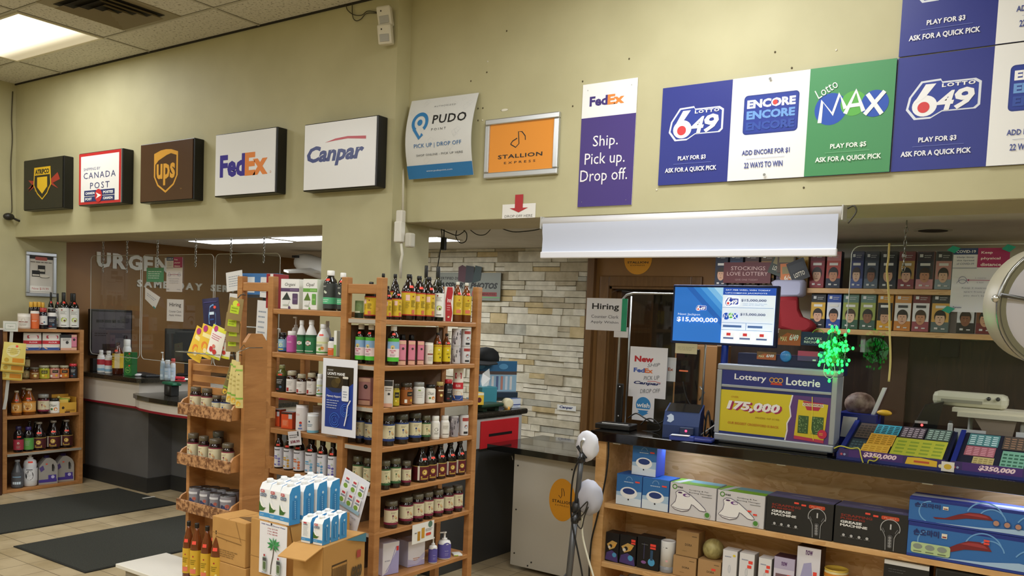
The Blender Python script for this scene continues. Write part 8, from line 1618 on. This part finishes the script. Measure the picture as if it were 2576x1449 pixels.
ticket_tray(xm+.014, xr, 'scratch ticket tray with teal and rose tickets at the frame edge', [(.04, .66, .34, .98, '#4a7a7c', '#b9d0d0'), (.04, .38, .33, .64, '#9a5a64', '#c98f98'), (.14, .06, .34, .36, '#b0a06a', '#8a7a4a'), (.38, .62, .64, .98, '#4a4038', '#8a6a54'), (.40, .06, .62, .58, '#6a9a84', '#2f5a48'), (.66, .5, .98, .98, '#c98a6a', '#d9a88a'), (.66, .05, .98, .46, '#b89a5a', '#8a6a34')])
xg = on(2290, 'Y', 4.9, ZT).x
t = thing('badge', 'round yellow and white badge stuck where the two ticket trays meet', 'badge', (xm, TYF-.012, ZT+.004)); A = Art(.06, .05, '#e6e6e0', .003); A.rrect(.0, .0, 1, 1, .2, '#eae8e2'); A.ell(.5, .5, .3, '#d9b83a', .28); A.build('plate', t)
tag(mb(mat('#c9c24a', .5)).tube([at(x, y, 'Y', 4.885) for x, y in ((2098, 1128), (2115, 1122), (2140, 1128), (2160, 1128), (2166, 1148), (2172, 1165), (2182, 1168), (2186, 1158), (2200, 1160), (2208, 1152), (2196, 1150))], .0035, 6).build('yellow_string'), 'yellow string trailing over the front of the ticket trays', 'string')
# coin bucket, cards, scanner, laminator, papers behind the trays
t = thing('coin_tub', 'navy tub with a bag of coins beside the poster box', 'tub', onc(2150, 5.36)); q = t.location; m = mb(NAVY).prism([(-.1, -.06, 0), (.12, -.06, 0), (.12, .16, 0), (-.1, .16, 0)], (0, 0, .22)); m.build('box', t); mb(noisy('coin_bag', '#5a4038', '#8a7468', 30, .6)).ball((0, .06, .27), .09, 14, 10, (1, .8, .8)).build('coin_bag', t); mb(mat('#d9d6d8', .4)).prism([(-.07, -.075, .08), (.0, -.075, .08), (.02, -.075, .2), (-.06, -.075, .2)], (0, .004, 0)).build('card', t); mb(mat('#dcdae0', .4)).prism([(.07, .0, .2), (.09, .0, .2), (.15, .0, .38), (.13, .0, .38)], (0, .03, 0)).build('white_handle', t); mb(mat('#d9a82c', .5)).ball((.15, .0, .235), .03, 12, 8, (1.4, .8, .6)).build('sponge', t)
bp = thing('back_desk', 'low dark desk behind the ticket trays', 'desk', (-.4, 5.95, 0)); mb(mat('#1d1a17', .4)).bbox(-1.1, -.48, .86, 1.9, .3, .9, .004).build('desk_top', bp)
for x in (-1.05, 1.8): mb(mat('#171513', .5)).bbox(x, -.28, 0, x+.05, .28, .86, .003).build('leg', bp)
LY = 5.75
def onb(x, y, z): return on(x, 'Y', y, z)
a, b = at(2346, 982, 'Y', LY), at(2532, 1034, 'Y', LY); zl_ = b.z
t = thing('laminator', 'cream laminating machine resting on a pile of papers', 'laminator', ((a.x+b.x)/2, LY, zl_)); w = b.x-a.x; h = a.z-b.z
m = mb(mat('#cfcbb4', .4)); m.bbox(-w/2, 0, 0, w/2, .14, h, .03); m.build('case', t); mb(mat('#8f8c7c', .4)).box(-w/2+.05, -.002, h*.28, w*.18, .002, h*.5).build('feed_slot', t); m = mb(mat('#2a2a28', .4)); m.ball((w*.26, -.001, h*.7), .012, 8, 6).ball((w*.38, -.001, h*.72), .012, 8, 6); m.build('switches', t)
t = thing('paper_pile', 'sagging pile of cream papers on a white stand under the laminator', 'papers', ((a.x+b.x)/2+.12, LY+.05, .901)); zt2 = zl_-.901
m = mb(mat('#d9d2bc', .7)); m.box(-w*.5, -.1, zt2-.025, w*.75, .16, zt2-.001).box(-w*.42, -.12, zt2-.05, w*.7, .12, zt2-.026); m.build('sheets', t); mb(mat('#8a7a6a', .6)).prism([(-w*.2, -.11, zt2-.05), (w*.35, -.11, zt2-.05), (w*.3, -.11, zt2-.16), (.0, -.11, zt2-.17)], (0, .01, 0)).build('folder', t); mb(mat('#b8344a', .5)).prism([(.06, -.115, zt2-.17), (.13, -.115, zt2-.15), (.12, -.115, zt2-.24)], (0, .004, 0)).build('red_tab', t)
m = mb(mat('#cfcfca', .4)).tube([(w*.42, -.06, 0), (w*.42, -.06, zt2-.05)], .014, 8).tube([(-w*.3, .1, 0), (-w*.3, .1, zt2-.05)], .014, 8).tube([(w*.6, .1, 0), (w*.6, .1, zt2-.05)], .014, 8); m.build('stand', t)
t = thing('barcode_scanner', 'black desk scanner with a small red light behind the tray', 'scanner', (onb(2312, 5.72, .901).x, 5.72, .901), R(10)); zz = at(2312, 1075, 'Y', 5.72).z-.901; m = mb(mat('#141416', .3)); m.bbox(-.05, -.05, 0, .05, .05, max(.05, zz), .008); m.build('base', t); mb(mat('#17181c', .3)).prism([(-.06, -.05, zz), (.07, -.05, zz), (.10, -.05, zz+.17), (.0, -.05, zz+.14)], (0, .09, 0)).build('head', t); mb(mat('#ff3a3a', .3, emit=6)).ball((-.01, -.055, zz+.02), .007, 8, 6).build('indicator', t); mb(mat('#c9c9cc', .3)).box(-.05, -.053, zz+.03, .02, -.05, zz+.045).build('label', t)
for i, (x0, x1, y0, y1) in enumerate(((2400, 2478, 1077, 1112), (2556, 2640, 1087, 1135))):
    A_, B_ = at(x0, y0, 'Y', 5.345), at(x1, y1, 'Y', 5.345); w = B_.x-A_.x; z0_ = ZT+.001; h = A_.z-z0_; A = Art(w, h, '#c9cdd4', .004, rough=.3)
    for k in range(3): A.line([(.2, .78-.1*k), (.5, .75-.1*k), (.8, .78-.1*k)], .015, '#7a8088')
    o = A.build('price_board'); o.location = ((A_.x+B_.x)/2, 5.345, z0_); tag(o, ('pale grey plastic card standing behind the tray divider', 'second pale grey plastic card cut off at the frame edge')[i], 'card')
for (x, y, w_, h_, cc, nm, lb) in ((2240, 1096, .03, .03, '#c9c98a', 'eraser', 'small cream eraser behind the teal tickets'), (2345, 1098, .08, .025, '#d0c6a4', 'roll', 'cream paper roll behind the ticket tray'), (2378, 1080, .025, .08, '#e6e6e4', 'glue_stick', 'white glue bottle behind the ticket tray')):
    q = on(x, 'Y', 5.62, .901); zz = max(.02, at(x, y, 'Y', 5.62).z-.901); t = thing(nm, lb, nm.replace('_', ' '), q); mb(mat(cc, .5)).bbox(-w_/2, -.015, 0, w_/2, .015, zz+h_*.5, .006).build('body', t); mb(mat('#3a3a3a', .5)).bbox(-w_/3, -.01, zz+h_*.5, w_/3, .01, zz+h_*.5+.012, .002).build('top', t)
t = thing('wood_cabinet', 'tan framed cabinet with a black glass door behind the courier notice', 'cabinet', (on(1745, 'Y', 6.0, 1.0).x, 6.0, 0)); xa, xb = on(1696, 'Y', 6.0, 1.3).x-t.location.x, on(1795, 'Y', 6.0, 1.3).x-t.location.x; zt_ = at(1745, 868, 'Y', 6.0).z
mb(mat('#7d5730', .45)).bbox(xa-.02, .02, 0, xb, .3, zt_, .004).build('body', t); mb(mat('#0c0c0e', .15)).bbox(xa+.0, .0, .12, xb-.13, .02, zt_-.03, .003).build('door', t); mb(mat('#c8623a', .5)).box(xa+.03, -.002, zt_-.2, xa+.1, 0, zt_-.19).build('label', t); mb(mat('#8a8a86', .3, .8)).tube([(xb-.1, -.02, zt_-.3), (xb-.06, -.03, zt_-.34), (xb-.1, -.02, zt_-.4)], .006, 6).build('handle', t)
# dark shelves below, cabinets seen through the screen
for i, (x, cc) in enumerate(((2245, '#4a2f1c'), (2390, '#1c2026'))):
    A_ = at(x-22, 845, 'Y', YB-.08); B_ = at(x+22, 900 if i else 1150, 'Y', YB-.08); o = mb(mat(cc, .5)).bbox(A_.x, YB-.1, B_.z, B_.x, YB-.061, A_.z, .004).build('panel_strip'); tag(o, ('brown vertical board on the dark wall behind the yellow cord', 'black hanging pouch under the lower wall shelf')[i], ('board', 'pouch')[i])
# ------------------------------------------------------------------ clamp pole wrapped with white cloth, large dish on the right
q0 = at(1425, 1449, 'Y', 4.55); xp = on(1452, 'Y', 4.55, 1.0).x; z1 = at(1462, 1135, 'Y', 4.55).z
t = thing('light_stand', 'grey telescopic lamp stand with white wrapped clamp lamps', 'stand', (q0.x-.03, 4.55, 0)); top = at(1464, 1140, 'Y', 4.55)-t.location; bot = at(1432, 1440, 'Y', 4.55)-t.location; mid_ = top*.55+bot*.45
dirp = (bot-top).normalized(); foot = top+dirp*(top.z/abs(dirp.z))
mb(mat('#6a6c70', .35, .6)).tube([foot, mid_], .020, 12).build('lower_tube', t); mb(mat('#5c5e62', .35, .6)).tube([mid_, top], .016, 12).build('upper_tube', t); mb(mat('#2a2a2c', .4)).tube([mid_-dirp*.03, mid_+dirp*.03], .027, 12).build('collar', t)
m = mb(mat('#3a3a3c', .4))
for a in (0, 2.1, 4.2): m.tube([foot+Vector((0, 0, .25)), foot+Vector((.28*math.cos(a), .28*math.sin(a)*.6, .012))], .01, 8)
m.build('tripod_base', t)
for k, (x, y, s) in enumerate(((1478, 1122, .085), (1482, 1252, .10))):
    c = at(x, y, 'Y', 4.60)-t.location; bm = bmesh.new(); bmesh.ops.create_icosphere(bm, subdivisions=3, radius=s); rd = random.Random(k)
    for v in bm.verts: v.co = Vector((v.co.x*.85, v.co.y*.7, v.co.z*1.1))*(1+rd.uniform(-.07, .07))+c
    mb(mat('#d9d9e2' if k == 0 else '#b4b4c0', .8)).bm(bm, True).build('wrapped_lamp', t)
    p1 = top+dirp*(.04 if k == 0 else .42); m = mb(mat('#1a1a1b', .4)); m.tube([p1, p1+Vector((.03, .0, .01)), c+Vector((-.04, -.05, 0))], .012, 8); m.ball(p1, .026, 10, 8); m.build('clamp', t)
mb(mat('#b9bcbe', .25, .8)).tube([top+Vector((0, 0, -.02)), top+Vector((-.0, -.01, .07)), top+Vector((.02, -.02, .09))], .009, 8).build('clamp_screw', t)
tag(mb(mat('#141415', .5)).tube([at(x, y, 'Y', 4.53) for x, y in ((1466, 1150), (1450, 1170), (1440, 1210), (1436, 1270), (1440, 1320), (1452, 1380), (1462, 1430), (1468, 1470))], .006, 6).build('cable'), 'black cord winding down the grey lamp stand', 'cord')
tag(mb(mat('#e0dcc8', .5)).tube([at(x, y, 'Y', 4.6) for x, y in ((1464, 1300), (1466, 1350), (1478, 1400), (1490, 1440), (1500, 1475))], .007, 6).build('cable'), 'cream cord hanging beside the pine post', 'cord')
tag(mb(mat('#121213', .5)).tube([at(x, y, 'Y', 4.885) for x, y in ((1531, 1112), (1530, 1150), (1524, 1200), (1512, 1260), (1500, 1310), (1488, 1360), (1483, 1420), (1482, 1460))], .006, 6).build('cable'), 'black cord running down the pine post of the lottery counter', 'cord')
m = mb(mat('#2a2823', .5)); P_ = [at(x, y, 'Y', 4.52) for x, y in ((1440, 1300), (1455, 1285), (1478, 1262), (1470, 1290), (1450, 1310), (1462, 1330), (1470, 1300), (1480, 1275))]; tag(m.tube(P_, .004, 5).build('wire'), 'tangled dark wire around the clamp of the lamp stand', 'wire')
cd = at(2664, 770, 'Y', 3.9); rD = 154/FPX*proj(cd)[2]
t = thing('round_dish', 'large round pale dish with silver rim cut off by the frame edge', 'dish', cd); N_ = Vector((.50, -.85, -.06)).normalized(); rot = N_.to_track_quat('Z', 'Y').to_matrix().to_4x4()
def dish(prof, m_, name): mm = mb(m_).lathe(prof, n=56); o = mm.build(name, t); o.matrix_local = rot; return o
dish([(rD*.5, -.19), (rD*.86, -.17), (rD*.97, -.12), (rD*1.0, -.05), (rD*1.02, .0), (rD*1.02, .02), (rD*.985, .026), (rD*.985, .0)], noisy('dish_shell', '#a09a88', '#aea893', 3, .4), 'shell'); dish([(rD*1.0, .018), (rD*1.03, .018), (rD*1.03, .034), (rD*.98, .034), (rD*.98, .024)], mat('#9a9a96', .25, .9), 'rim')
dish([(rD*.98, .012), (rD*.98, .016), (rD*.8, .03), (rD*.5, .045), (rD*.2, .052), (.001, .054)], mat('#c4c2ca', .5), 'cover'); m = mb(mat('#5a5a58', .3, .8)); m.tube([(-rD*1.0, .06, .045), (0, 0, .075), (rD*1.0, -.06, .045)], .007, 8); o = m.build('cross_rod', t); o.matrix_local = rot @ Matrix.Rotation(R(6), 4, 'Z')
mb(mat('#c9c9c4', .25, .9)).ball((-rD*1.04, .02, .02), .016, 10, 8).build('bolt', t).matrix_local = rot
mb(mat('#7a7a76', .35, .6)).tube([Vector((.05, .16, 0)), Vector((.18, .26, -.2)), Vector((.25, .3, -.9)), Vector((.25, .3, -cd.z+.01))], .022, 10).build('stand_pole', t); mb(mat('#3a3a38', .5)).lathe([(.22, 0), (.2, .03), (.03, .04)], .25, .3, -cd.z+.001, 24).build('foot', t)
